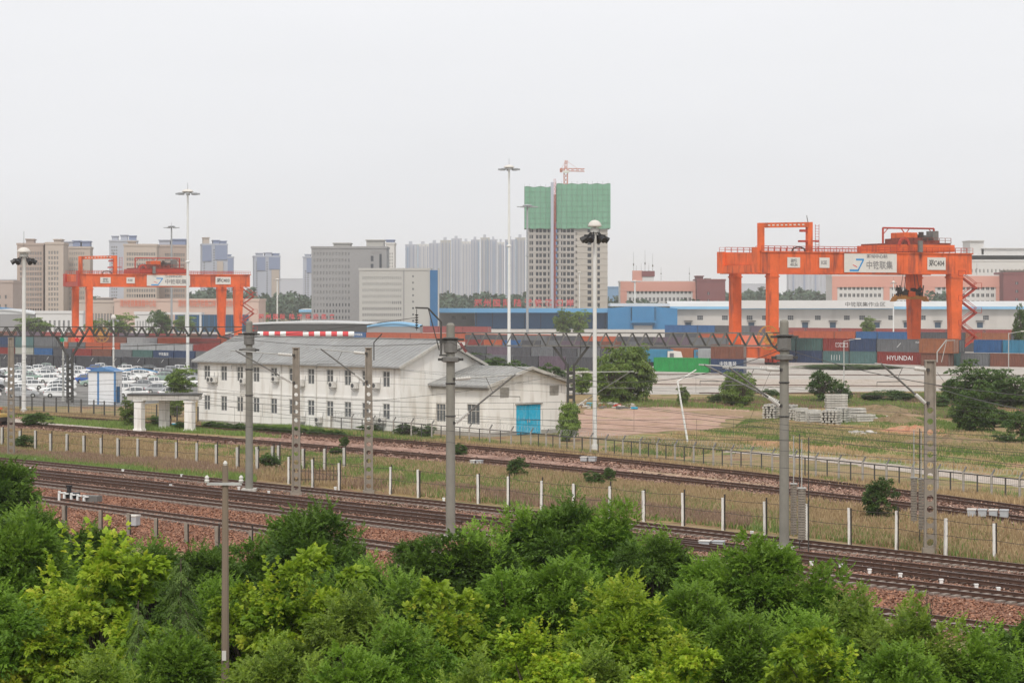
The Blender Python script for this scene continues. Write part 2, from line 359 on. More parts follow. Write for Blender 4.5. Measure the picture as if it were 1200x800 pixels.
M['ballast_pink'] = ballast_mat('ballast_pink', [(0.10, 0.06, 0.045), (0.31, 0.175, 0.13), (0.43, 0.265, 0.205), (0.21, 0.12, 0.09), (0.52, 0.37, 0.30)], 4.5)
M['siding_soil'] = ground_mat('siding_soil', [(0.38, (0.24, 0.16, 0.10)), (0.5, (0.36, 0.24, 0.16)), (0.6, (0.20, 0.19, 0.08))], 0.3, 1.5, 6, 0.35)
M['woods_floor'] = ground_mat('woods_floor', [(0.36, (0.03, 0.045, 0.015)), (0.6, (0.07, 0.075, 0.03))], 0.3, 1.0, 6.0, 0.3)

def structure(o): return tag(o, kind='structure')
g = MB(); g.quad((-4200, -30, 0), (4200, -30, 0), (4200, 6800, 0), (-4200, 6800, 0))
structure(g.build('ground', M['ground']))

def jitter_poly(pts, amp=0.5, step=2.0, seed=1):
    """ragged outline through ground points"""
    r = random.Random(seed); out = []
    for i in range(len(pts)):
        a, b = Vector(pts[i][:2]), Vector(pts[(i + 1) % len(pts)][:2]); L = (b - a).length; n = max(1, min(60, int(L / step)))
        d = (b - a) / max(L, 1e-6); nn = Vector((-d.y, d.x))
        for k in range(n):
            p = a + (b - a) * k / n
            if k: p = p + nn * r.uniform(-amp, amp)
            out.append(p)
    return out
def sheet(name, pix, z, m, amp=0.5, step=2.0, seed=1):
    pts = jitter_poly([G(x, y) for x, y in pix], amp, step, seed)
    me = bpy.data.meshes.new(name); bm = bmesh.new()
    vs = [bm.verts.new((p.x, p.y, z)) for p in pts]
    f = bm.faces.new(vs); bmesh.ops.triangulate(bm, faces=[f])
    bmesh.ops.recalc_face_normals(bm, faces=bm.faces)
    if sum(ff.normal.z for ff in bm.faces) < 0: bmesh.ops.reverse_faces(bm, faces=bm.faces)
    bm.to_mesh(me); bm.free(); me.materials.append(m)
    return structure(obj(name, me))

sheet('yard_pavement', [(-260, 474), (130, 474), (230, 466), (700, 462), (860, 462), (960, 459), (1100, 458), (1250, 460), (1500, 462), (1400, 385), (-300, 385)], 0.010, M['yard'], 0.6, 6)
sheet('car_park', [(-260, 476), (140, 476), (236, 468), (330, 466), (300, 431), (-220, 431)], 0.020, M['asphalt_yard'], 0.1, 6)
sheet('yard_road', [(690, 452), (1300, 456), (1300, 446), (690, 443)], 0.022, M['path'], 0.1, 6)
sheet('dirt_field', [(664, 512), (668, 492), (700, 475), (760, 474), (800, 479), (870, 478), (884, 486), (850, 493), (838, 503), (780, 505), (735, 510)], 0.016, M['dirt_pink'], 0.7, 2.0, 4)
sheet('green_field', [(700, 530), (720, 512), (790, 506), (850, 505), (900, 492), (1000, 488), (1090, 500), (1200, 520), (1330, 540), (1330, 585), (1150, 570), (1000, 545), (880, 528), (800, 540)], 0.018, M['field_green'], 0.8, 2.5, 5)
sheet('earth_bank', [(862, 517), (905, 517), (990, 522), (1000, 528), (960, 530), (900, 524), (850, 522)], 0.026, M['red_earth'], 0.4, 1.5, 6)
sheet('bare_soil', [(1150, 482), (1200, 479), (1260, 482), (1250, 493), (1190, 497), (1155, 495)], 0.024, M['red_earth'], 0.8, 1.5, 21)
sheet('bare_soil', [(1010, 512), (1060, 514), (1110, 508), (1130, 514), (1080, 523), (1020, 519)], 0.024, M['red_earth'], 0.8, 1.5, 22)
sheet('bare_soil', [(800, 482), (850, 480), (905, 484), (900, 488), (840, 487)], 0.024, M['siding_soil'], 0.7, 1.5, 23)
sheet('bare_soil', [(1000, 474), (1060, 472), (1110, 476), (1100, 486), (1050, 489), (1005, 483)], 0.024, M['siding_soil'], 0.9, 1.5, 24)
sheet('service_path', [(845, 527), (905, 531), (980, 536), (1060, 546), (1130, 553), (1200, 563), (1330, 583), (1330, 600), (1200, 572), (1120, 561), (1060, 553), (960, 540), (900, 534), (845, 530)], 0.030, M['path'], 0.55, 1.2, 7)
sheet('dry_field', [(-200, 492), (0, 501), (200, 515), (330, 525), (520, 541), (700, 557), (850, 573), (1000, 589), (1350, 635), (1350, 684), (1100, 650), (900, 625), (700, 603), (500, 584), (300, 563), (0, 537), (-200, 521)], 0.012, M['field_dry'], 0.5, 2, 8)
sheet('platform_path', [(-200, 477), (0, 489), (140, 503), (240, 511), (330, 517), (330, 524), (240, 517), (120, 509), (0, 499), (-200, 486)], 0.036, M['path'], 0.12, 2, 9)
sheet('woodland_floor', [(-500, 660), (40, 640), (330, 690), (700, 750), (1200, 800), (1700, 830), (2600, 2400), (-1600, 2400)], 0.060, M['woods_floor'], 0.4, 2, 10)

sheet('siding_bed', [(300, 508), (480, 520), (600, 531), (760, 546), (760, 560), (600, 547), (480, 536), (300, 519)], 0.040, M['ballast_pink'], 0.2, 2, 11)
sheet('siding_earth', [(740, 544), (900, 561), (1200, 600), (1340, 621), (1340, 632), (1200, 611), (900, 575), (740, 558)], 0.042, ground_mat('siding_earth', [(0.36, (0.30, 0.21, 0.13)), (0.5, (0.40, 0.29, 0.2)), (0.64, (0.33, 0.19, 0.14))], 0.3, 1.5, 6, 0.35), 0.2, 2, 12)
sheet('rough_verge', [(700, 477), (760, 470), (860, 466), (960, 463), (1110, 462), (1300, 466), (1300, 500), (1000, 487), (900, 480), (800, 478)], 0.014, M['field_dry'], 0.8, 2.5, 13)
def smooth_path(pix, step=2.0, ext=(0, 0)):
    P = [G(x, y) for x, y in pix]
    P = [P[0] + (P[0] - P[1])] + P + [P[-1] + (P[-1] - P[-2])]
    out = []
    for i in range(1, len(P) - 2):
        p0, p1, p2, p3 = P[i - 1], P[i], P[i + 1], P[i + 2]
        n = max(2, int((p2 - p1).length / step))
        for k in range(n):
            t = k / n
            # monotone blend: straight chord with a soft bend
            q = 0.5 * ((2 * p1) + (-p0 + p2) * t + (2 * p0 - 5 * p1 + 4 * p2 - p3) * t * t + (-p0 + 3 * p1 - 3 * p2 + p3) * t ** 3)
            out.append(q)
    out.append(P[-2])
    return out
def line_fit(pix, deg=2):
    """smooth the read-off points: quadratic through ground coordinates along the track"""
    P = np.array([G(x, y)[:2] for x, y in pix]); c = P.mean(0); u = P[-1] - P[0]; u /= np.linalg.norm(u); n = np.array([-u[1], u[0]])
    s = (P - c) @ u; t = (P - c) @ n; k = np.polyfit(s, t, deg)
    ss = np.arange(s.min(), s.max(), 2.5)
    pts = [Vector((*(c + u * a + n * np.polyval(k, a)), 0)) for a in ss]
    return pts
def normals(P):
    N = []
    for i in range(len(P)):
        d = (P[min(i + 1, len(P) - 1)] - P[max(i - 1, 0)]); d.z = 0; d.normalize(); N.append(Vector((-d.y, d.x, 0)))
    return N
def sweep(mb, P, prof, m=0, caps=True, mats=None):
    N = normals(P); n = len(prof); vs = []
    for p, nn in zip(P, N):
        for (a, z) in prof: vs.append(p + nn * a + Vector((0, 0, z)))
    base = len(mb.v); mb.v += [tuple(v) for v in vs]
    for i in range(len(P) - 1):
        for k in range(n):
            a = base + i * n + k; b = base + i * n + (k + 1) % n
            mb.f.append((a, b, b + n, a + n)); mb.m.append(mats[k] if mats else m)
    return mb
def arc(P):
    L = [0]
    for a, b in zip(P[:-1], P[1:]): L.append(L[-1] + (b - a).length)
    return L
def along(P, s, L=None):
    L = L or arc(P); s = max(0, min(L[-1] - 1e-4, s))
    i = max(k for k in range(len(L)) if L[k] <= s); i = min(i, len(P) - 2)
    t = (s - L[i]) / (L[i + 1] - L[i]); d = (P[i + 1] - P[i]).normalized()
    return P[i].lerp(P[i + 1], t), d

T = {}
T['T1'] = line_fit([(-220, 521), (-60, 534), (0, 541), (242, 564.5), (300, 571), (592, 603), (775, 620), (900, 634), (1200, 669), (1340, 687)])
T['T2'] = line_fit([(-220, 528), (0, 549), (40, 554), (300, 584), (522, 607), (775, 635), (900, 649), (1200, 682), (1340, 700)])
T['T3'] = line_fit([(-220, 538), (0, 561), (40, 566), (300, 599), (540, 628), (987, 679), (1200, 704), (1340, 722)])
T['T4'] = line_fit([(-200, 554), (0, 580), (30, 585), (300, 622), (482, 647), (1110, 734), (1200, 746), (1340, 764)])
T['F1'] = line_fit([(-200, 472), (55, 489), (160, 497), (300, 507), (480, 519), (600, 530), (750, 544), (900, 561), (1050, 579), (1200, 599), (1340, 620)], 3)
T['F2'] = line_fit([(-200, 483), (25, 499), (160, 508), (300, 519), (440, 531), (600, 546), (750, 559), (900, 575), (1050, 592), (1200, 611), (1340, 632)], 3)

def strip(name, P, lo, hi, z, m, seed=3, amp=0.35):
    r = random.Random(seed); N = normals(P); mb = MB()
    A = [p + n * (lo + r.uniform(-amp, amp)) for p, n in zip(P, N)]; B = [p + n * (hi + r.uniform(-amp, amp)) for p, n in zip(P, N)]
    for i in range(len(P) - 1):
        mb.quad((A[i].x, A[i].y, z), (A[i + 1].x, A[i + 1].y, z), (B[i + 1].x, B[i + 1].y, z), (B[i].x, B[i].y, z))
    return structure(mb.build(name, m))
# the normals point to the far side of each line (away from the camera)
def farside(P):
    n = normals(P)[len(P) // 2]; return 1 if n.y > 0 else -1
fs = farside(T['T2'])
strip('main_ballast', T['T3'], -17.0 * fs, 8.4 * fs, 0.046, M['ballast_red'])
for nm, zz in (('T1', .052), ('T2', .054), ('T3', .056), ('T4', .058)):
    strip('track_bed', T[nm], -1.6, 1.6, zz, M['ballast_gray'], amp=0.2)
for nm, zz in (('F1', .046), ('F2', .048)):
    strip('siding_ballast', T[nm], -2.6, 2.6, zz, M['ballast_pink'], amp=0.3, seed=zz * 1000)

# sleepers and rails
sl = MB(); sl.b6(-0.13, 0.13, -1.25, 1.25, -0.08, 0.02); SLEEPER = sl.mesh('sleeper', M['sleeper'])
WSLEEPER = sl.mesh('sleeper', M['wood_sleeper'])
HEAD = [(-0.07, 0), (0.07, 0), (0.07, 0.02), (0.018, 0.035), (0.018, 0.13), (0.036, 0.135), (0.036, 0.17), (-0.036, 0.17), (-0.036, 0.135), (-0.018, 0.13), (-0.018, 0.035), (-0.07, 0.02)]
HM = [0, 0, 0, 0, 0, 0, 1, 0, 0, 0, 0, 0]
def railway(key, label, sm=None, z=0.10, gauge=1.435, n_single=100, P=None):
    P = P or T[key]; L = arc(P)
    mid = P[len(P) // 2]
    t = empty('railway_track', label, 'railway track', (mid.x, mid.y, z), 0, 'railway tracks')
    Q = [p - mid for p in P]
    for side in (-1, 1):
        N = normals(Q); S = [q + n * side * gauge / 2 for q, n in zip(Q, N)]
        mb = MB(); sweep(mb, S, HEAD, mats=HM); mb.build('rail', [M['rail'], M['rail_top']], t)
    n = int(L[-1] / 0.6); pts = []
    for i in range(n):
        p, d = along(Q, i * 0.6, L); pts.append((p, math.atan2(d.y, d.x)))
    # the hundred sleepers largest in view stand as parts of their own
    def key_(i):
        w = pts[i][0] + mid; px = CX + w.x / w.y * F
        return (0 if -10 < px < 1210 else 1, w.y)
    order = sorted(range(n), key=key_); single = set(order[:n_single]); rest = MB()
    r = random.Random(5)
    for i, (p, a) in enumerate(pts):
        a += r.uniform(-0.02, 0.02)
        if i in single: obj('sleeper', sm or SLEEPER, t, p, a)
        else: rest.box(p + Vector((0, 0, -0.03)), (0.26, 2.5, 0.10), a)
    if rest.v: tag(rest.build('sleepers', (sm or SLEEPER).materials[0], t), kind='stuff')
    return t
railway('T1', 'main line track nearest the row of white fence posts')
railway('T2', 'second main line track counted from the white fence posts, running into the crossover', WSLEEPER)
railway('T3', 'third main line track counted from the white fence posts, with the points machine beside it')
railway('T4', 'main line track nearest the foreground trees, partly hidden by them')
railway('F1', 'rusty siding track next to the razor wire fence', WSLEEPER, z=0.09)
railway('F2', 'rusty siding track nearer the dry grass field', WSLEEPER, z=0.09)
# crossover tracks that merge into the second line
def blend(Pa, Pb_pix, step=2.5): return line_fit(Pb_pix)
railway('X1', 'short crossover track squeezed between second and third lines at right', WSLEEPER, z=0.11, P=line_fit([(700, 628.5), (820, 643), (900, 653), (1050, 672), (1200, 690), (1340, 708)]))
railway('X2', 'short crossover track squeezed between second and third lines at left', WSLEEPER, z=0.11, P=line_fit([(-220, 531), (0, 553.5), (150, 570), (300, 588), (430, 602), (560, 615)]))

# crane rails let into the yard pavement
for k_, (a_, b_) in enumerate((((690, 438.5), (1340, 441)), ((690, 450), (1340, 455)), ((820, 461), (1340, 462)))):
    A_, B2 = G(*a_), G(*b_); m_ = MB(); 
    for q_ in (0, 1.0): m_.bar((A_.x, A_.y + q_, .06), (B2.x, B2.y + q_, .06), .35, .12)
    tag(m_.build('yard_rail', M['rail']), kind='structure')

# ================================================================== FENCES
def px_at(P, px):
    """point on ground polyline P seen at photo column px"""
    best = min(P, key=lambda p: abs(CX + p.x / p.y * F - px)); i = P.index(best)
    lo, hi = max(0, i - 1), min(len(P) - 1, i + 1)
    for a, b in ((P[lo], P[i]), (P[i], P[hi])):
        xa, xb = CX + a.x / a.y * F, CX + b.x / b.y * F
        if xa != xb and (xa - px) * (xb - px) <= 0: return a.lerp(b, (px - xa) / (xb - xa))
    return best
def post_fence(pix_posts, h, label, m, w=0.16, wires=(0.55, 0.95), short=()):
    base = G(*pix_posts[0]); t = empty('post_fence', label, 'fence', base)
    tops = []
    for i, (x, y) in enumerate(pix_posts):
        p = G(x, y) - base; hh = h * rnd.uniform(0.94, 1.05)
        mb = MB(); lean = rnd.uniform(-0.03, 0.03)
        mb.bar((0, 0, -0.05), (lean, rnd.uniform(-0.02, 0.02), hh), w, w * 0.85, 0, up=(1, 0, 0))
        mb.b6(w / 2 - 0.02, w / 2 + 0.07, w / 2 - 0.05, w / 2 + 0.01, 0, hh + rnd.uniform(-.1, .3), 1)
        mb.build('post', [m, M['crane_dark']], t, p, rnd.uniform(-0.3, 0.3)); tops.append((p, hh))
    for f in wires:
        mb = MB()
        for (a, ha), (b, hb) in zip(tops[:-1], tops[1:]):
            A = a + Vector((0, 0, ha * f)); B = b + Vector((0, 0, hb * f)); mid = (A + B) / 2 - Vector((0, 0, 0.05))
            mb.path([A, mid, B], 0.016, 3)
        mb.build('wire', M['crane_dark'], t)
    return t
post_fence([(338, 567), (366, 571), (397, 574), (457, 579), (490, 583), (560, 590), (595, 594), (634, 599), (672, 603), (714, 607), (754, 611), (800, 616), (847, 621), (896, 627), (945, 632), (995, 638), (1050, 644), (1108, 651), (1165, 657), (1224, 664), (1290, 672)], 2.0,
           'fence of white weathered concrete posts between the main tracks and the dry field', M['post_white'])
post_fence([(-60, 517), (-20, 521), (2, 524), (23, 526), (41, 528), (59, 530), (78, 531), (98, 534), (118, 536), (138, 538), (161, 539), (182, 541), (206, 543), (230, 545), (253, 547), (278, 550), (301, 553), (319, 549)], 1.75,
           'fence of gray concrete posts along the brown grass below the light path', M['concrete_light'], 0.20)
post_fence([(301, 549), (326, 547), (355, 549), (380, 552), (403, 550), (428, 551)], 1.7, 'short fence of gray posts and dark pickets behind the tapered masts', M['concrete_light'], 0.2, (0.3, 0.6, 0.9))
post_fence([(40, 610), (75, 616), (117, 623), (150, 628), (182, 632), (218, 637), (254, 643), (293, 649), (330, 655), (425, 668), (468, 675), (540, 686)], 1.25,
           'low fence of gray concrete posts below the nearest track beside the trees', M['concrete'], 0.2, ())
# dark picket pen
pk = empty('picket_pen', 'dark iron picket panel in the dry grass behind the tapered masts', 'fence', G(372, 566))
mb = MB()
for i in range(14):
    mb.b6(-1.7 + i * 0.26, -1.66 + i * 0.26, 0, 0.04, 0, 1.15 + (i % 3) * 0.04)
mb.b6(-1.75, 1.8, 0.01, 0.03, 0.9, 0.95); mb.b6(-1.75, 1.8, 0.01, 0.03, 0.25, 0.3)
mb.build('panel', M['crane_dark'], pk)

def razor_fence():
    P = line_fit([(380, 505), (440, 510), (550, 521), (673, 531), (750, 539), (905, 556.5), (1011, 567), (1129, 579), (1195, 587), (1300, 601)], 3)
    xs = [388, 412, 437, 461, 482, 506, 528, 550, 574, 599, 622, 640, 656, 673, 692, 710, 730, 750, 770, 791, 813, 836, 857, 880, 905, 931, 956, 983, 1011, 1039, 1069, 1099, 1129, 1162, 1195, 1230, 1268]
    t = empty('razor_wire_fence', 'long wire fence on pale posts with bent tops and razor coils beside the white building', 'fence', P[0]); o = P[0]
    pts = [px_at(P, x) for x in xs]; H = 1.62
    d0 = (pts[-1] - pts[0]).normalized(); nn = Vector((-d0.y, d0.x, 0)); nn = nn if nn.y > 0 else -nn
    pm = MB(); pm.b6(-0.075, 0.075, -0.075, 0.075, 0, H); a = math.atan2(nn.y, nn.x)
    pm.bar((0, 0, H - 0.05), (0.0 + math.cos(a) * 0.28, math.sin(a) * 0.28, H + 0.33), 0.09, 0.09, 1)
    PM = pm.mesh('post', [M['fence_post'], M['gray_steel']])
    im = MB(); im.b6(-0.04, 0.04, -0.04, 0.04, 0, H - 0.1); IM = im.mesh('stake', M['dark_steel'])
    for p in pts: obj('post', PM, t, p - o)
    for a_, b_ in zip(pts[:-1], pts[1:]): obj('stake', IM, t, (a_ + b_) / 2 - o)
    mb = MB(); mb.path([p - o + Vector((0, 0, H - 0.12)) for p in pts], 0.042, 4); mb.build('top_rail', M['dark_steel'], t)
    mb = MB()
    for a_, b_ in zip(pts[:-1], pts[1:]):
        for z in (0.3, 0.75, 1.15): mb.tube(a_ - o + Vector((0, 0, z)), b_ - o + Vector((0, 0, z)), 0.007, n=3, cap=False)
        n = 14
        for k in range(n): # upright mesh wires
            q = a_.lerp(b_, (k + .5) / n) - o; mb.tube(q, q + Vector((0, 0, H - .15)), 0.005, n=3, cap=False)
    mb.build('mesh_wires', M['gray_steel'], t)
    mb = MB() # razor coil on top
    for a_, b_ in zip(pts[:-1], pts[1:]):
        L = (b_ - a_).length; n = max(3, int(L / 0.42)); dd = (b_ - a_).normalized()
        for k in range(n):
            c = a_.lerp(b_, (k + rnd.uniform(.2, .8)) / n) - o + nn * 0.16 + Vector((0, 0, H + 0.22)); r = rnd.uniform(.2, .27)
            ring = []
            tilt = rnd.uniform(-.5, .5)
            for j in range(9):
                th = 2 * math.pi * j / 8; ring.append(c + nn * r * math.cos(th) + Vector((0, 0, r * math.sin(th))) + dd * (tilt * r * math.cos(th)))
            mb.path(ring, 0.009, 3)
    mb.build('razor_coil', M['galv'], t)
razor_fence()

def pale_fence(pix, spacing, h, label, m):
    pts0 = [G(x, y) for x, y in pix]; o = pts0[0]
    t = empty('yard_fence', label, 'fence', o)
    pts = []
    for a, b in zip(pts0[:-1], pts0[1:]):
        n = max(1, int((b - a).length / spacing)); pts += [a.lerp(b, k / n) for k in range(n)]
    pts.append(pts0[-1])
    pm = MB(); pm.b6(-0.07, 0.07, -0.07, 0.07, 0, h); PM = pm.mesh('post', m)
    for p in pts[:95]: obj('post', PM, t, p - o)
    mb = MB()
    for z in (0.15, h * 0.55, h * 0.93): mb.path([p - o + Vector((0, 0, z)) for p in pts], 0.022, 4)
    for a, b in zip(pts[:-1], pts[1:]):
        for k in range(1, 8): q = a.lerp(b, k / 8) - o; mb.tube(q, q + Vector((0, 0, h * .93)), 0.010, n=3, cap=False)
    mb.build('mesh_panel', M['gray_steel'], t)
pale_fence([(-120, 474), (10, 482), (110, 489), (160, 494), (232, 498)], 2.6, 2.0, 'dark mesh fence on thin posts between car park and tracks', M['dark_steel'])
pale_fence([(-80, 431.5), (220, 431.5)], 3.2, 2.2, 'thin mesh fence between the parked cars and dark containers', M['gray_steel'])

# ================================================================== BUILDINGS
def facade(mb, o, u, n, w, h, holes, depth=0.2, m=0, z0=0.0):
    """wall from o along u (unit), outward normal n, with recessed rectangular holes (u0,u1,z0,z1)"""
    o, u, n = Vector(o), Vector(u), Vector(n)
    us = sorted({0, w} | {a for hh in holes for a in hh[:2]}); zs = sorted({z0, h} | {a for hh in holes for a in hh[2:4]})
    P = lambda a, z, dd=0: o + u * a + Vector((0, 0, z)) - n * dd
    for i in range(len(us) - 1):
        # merge free vertical runs
        run = None
        for k in range(len(zs) - 1):
            cu, cz = (us[i] + us[i + 1]) / 2, (zs[k] + zs[k + 1]) / 2
            hole = any(a < cu < b and c < cz < d for a, b, c, d in holes)
            if hole:
                if run is not None: mb.quad(P(us[i], run), P(us[i + 1], run), P(us[i + 1], zs[k]), P(us[i], zs[k]), m); run = None
            elif run is None: run = zs[k]
        if run is not None: mb.quad(P(us[i], run), P(us[i + 1], run), P(us[i + 1], h), P(us[i], h), m)
    for a, b, c, d in holes:
        mb.quad(P(a, c), P(b, c), P(b, c, depth), P(a, c, depth), m); mb.quad(P(a, d, depth), P(b, d, depth), P(b, d), P(a, d), m)
        mb.quad(P(a, c, depth), P(a, d, depth), P(a, d), P(a, c), m); mb.quad(P(b, c), P(b, d), P(b, d, depth), P(b, c, depth), m)

WCACHE = {}
def window_mesh(w, h, cols, transom, gm, fm, fw=0.06):
    key = (round(w, 2), round(h, 2), cols, transom, gm.name, fm.name)
    if key not in WCACHE:
        a = MB(); a.b6(0, w, 0.0, 0.03, 0, h); b = MB(); y0, y1 = -0.05, -0.003
        b.b6(0, w, y0, y1, 0, fw); b.b6(0, w, y0, y1, h - fw, h); b.b6(0, fw, y0, y1, fw, h - fw); b.b6(w - fw, w, y0, y1, fw, h - fw)
        for i in range(1, cols): x = w * i / cols; b.b6(x - fw / 2, x + fw / 2, y0, y1, fw, h - fw)
        if transom: b.b6(fw, w - fw, y0 - 0.006, y1 - .01, h * transom - fw / 2, h * transom + fw / 2)
        WCACHE[key] = (a.mesh('window', gm), b.mesh('frame', fm))
    return WCACHE[key]
def put_window(parent, p, a, w, h, cols=2, transom=0.68, gm=None, fm=None, frame=True, name='window'):
    gme, fme = window_mesh(w, h, cols, transom, gm or M['glass'], fm or M['frame_gray'], .085 if h > 1.5 and w < 1.2 else .06)
    o = obj(name, gme, parent, p, a)
    if frame: obj('frame', fme, o)
    return o

# ---- the white two-storey building, front from A to B, gable from B to C
def white_building():
    A, B = G(232, 496), G(469, 510.5)
    u = (B - A).normalized(); n = Vector((-u.y, u.x, 0));  n = n if n.y > 0 else -n   # n points away from the camera
    L = (B - A).length; Wd = 11.4; Hh = 6.85; rise = 2.4
    t = empty('office_building', 'long white two storey building with gray pitched roof behind the siding tracks', 'building', A, math.atan2(u.y, u.x))
    # local frame: x along the front, y away from camera
    wh = 1.62; ww = 1.05
    x_px = [(155, 185), (234, 264), (308, 340), (386, 415), (467, 499), (552, 588), (640, 675), (728, 764), (812, 847), (895, 930), (990, 1030)]
    def to_x(zx):
        px = 200 + zx / 4.0; k = (px - CX) / F
        # A.x + u.x s = k (A.y + u.y s)
        return (k * A.y - A.x) / (u.x - k * u.y)
    cxs = [to_x((a + b) / 2) for a, b in x_px]
    holes = [(c - ww / 2, c + ww / 2, z, z + wh) for c in cxs for z in (1.5, 4.72)]
    wb = MB(); facade(wb, (0, 0, 0), (1, 0, 0), (0, -1, 0), L, Hh, holes, 0.18)
    wb.quad((L, 0, 0), (L, Wd, 0), (L, Wd, Hh), (L, 0, Hh)); wb.poly([(L, 0, Hh), (L, Wd, Hh), (L, Wd / 2, Hh + rise)])
    wb.quad((0, Wd, 0), (0, 0, 0), (0, 0, Hh), (0, Wd, Hh)); wb.poly([(0, Wd, Hh), (0, 0, Hh), (0, Wd / 2, Hh + rise)])
    wb.quad((L, Wd, 0), (0, Wd, 0), (0, Wd, Hh), (L, Wd, Hh))
    wb.build('wall', M['white_wall'], t)
    pl = MB(); pl.b6(-0.05, L + 0.05, -0.06, 0, 0, 0.45); pl.b6(L, L + 0.06, -0.06, Wd, 0, 0.45); pl.build('plinth', M['plinth'], t)
    tr = MB(); tr.b6(-0.35, L + 0.3, -0.45, -0.012, Hh - 0.24, Hh - 0.05); tr.build('cornice', M['cream_trim'], t)
    tr = MB(); tr.b6(0, L, -0.04, -0.002, 3.45, 3.62); tr.build('band', M['white_wall'], t)
    rf = MB(); ov = 0.55; e = 0.5
    sl = rise / (Wd / 2)
    for s_ in (0, 1):
        y0 = -ov if s_ == 0 else Wd + ov; z0 = Hh - ov * sl + 0.02
        for zz, flip in ((0.16, 0), (0.0, 1)):
            q = [(-e, y0, z0 + zz), (L + e, y0, z0 + zz), (L + e, Wd / 2, Hh + rise + zz), (-e, Wd / 2, Hh + rise + zz)]
            if s_: q = q[::-1]
            rf.add(q[::-1] if flip else q, [(0, 1, 2, 3)])
        rf.quad((-e, y0, z0), (L + e, y0, z0), (L + e, y0, z0 + 0.16), (-e, y0, z0 + 0.16))
        for x in (-e, L + e): rf.quad((x, y0, z0), (x, y0, z0 + 0.16), (x, Wd / 2, Hh + rise + 0.16), (x, Wd / 2, Hh + rise))
    roof = rf.build('roof', M['roof_gray'], t)
    rb = MB(); nseam = int(L / 0.62)
    for i in range(nseam + 1):
        x = -e + i * (L + 2 * e) / nseam
        rb.bar((x, -ov, Hh - ov * sl + 0.19), (x, Wd / 2 - 0.1, Hh + rise + 0.13), 0.04, 0.05)
    rb.bar((-e, Wd / 2, Hh + rise + 0.19), (L + e, Wd / 2, Hh + rise + 0.19), 0.35, 0.08)
    rb.build('seams', M['roof_gray'], roof)
    bb = MB()
    bb.bar((L + e - .03, -ov, Hh - ov * sl + 0.07), (L + e - .03, Wd / 2, Hh + rise + 0.07), 0.12, 0.26); bb.bar((L + e - .03, Wd + ov, Hh - ov * sl + 0.07), (L + e - .03, Wd / 2, Hh + rise + 0.07), 0.12, 0.26)
    bb.build('barge_board', M['concrete_light'], roof)
    for c in cxs:
        for z in (1.5, 4.72): put_window(t, (c - ww / 2, 0.10, z), 0, ww, wh, 2, 0.62, fm=M['frame_gray'])
    for zx in (122, 330, 520, 685, 1050):  # rain pipes
        m_ = MB(); x = max(0.15, min(L - 0.15, to_x(zx))); m_.tube((x, -0.09, 0.1), (x, -0.09, Hh - 0.25), 0.055, n=6); m_.build('rain_pipe', M['ac_white'], t)
    # air conditioners: each its own thing, hung on the wall
    units = [(195, 338, 1), (212, 338, 0), (350, 345, 1), (500, 335, 1), (620, 355, 1), (768, 362, 1), (872, 366, 1), (972, 366, 1), (622, 522, 1), (703, 526, 1), (968, 525, 0), (1000, 528, 0)]
    proto = None
    for i, (zx, zy, hose) in enumerate(units):
        x = to_x(zx); P = A + u * x; pxy = 360 + zy / 4.0; z = CH - (pxy - HY) / F * P.y
        loc = A + u * x - n * 0.02 + Vector((0, 0, z - 0.3))
        lab = ('white air conditioner box hanging under an upper window of the white building' if zy < 450 else 'white air conditioner box hanging between lower windows of the white building')
        if proto is None:
            proto = empty('air_conditioner', lab, 'air conditioner', loc, math.atan2(u.y, u.x), 'air conditioners on the white wall')
            b = MB(); b.b6(-0.42, 0.42, -0.5, -0.12, 0, 0.6); b.build('case', M['ac_white'], proto, bevel=0.02)
            b = MB(); b.tube((-0.1, -0.51, 0.3), (-0.1, -0.505, 0.3), 0.22, n=16); b.build('fan_grille', M['ac_grille'], proto)
            b = MB()
            for q in (-.33, .33): b = MB(); b.bar((q, 0, -0.03), (q, -0.5, -0.03), 0.04); b.bar((q, 0, -0.3), (q, -0.45, -0.05), 0.03); b.build('bracket', M['galv'], proto)
            b = MB(); b.path([(.38, -.1, .45), (.45, -.06, .8), (.45, -.05, 1.1)], 0.03, 5); b.build('hose', M['galv'], proto); register(proto)
        else: dup(proto, loc, math.atan2(u.y, u.x), lab)
    return A, B, u, n, L, Wd
WA, WB, wu, wn, WL, WW = white_building()

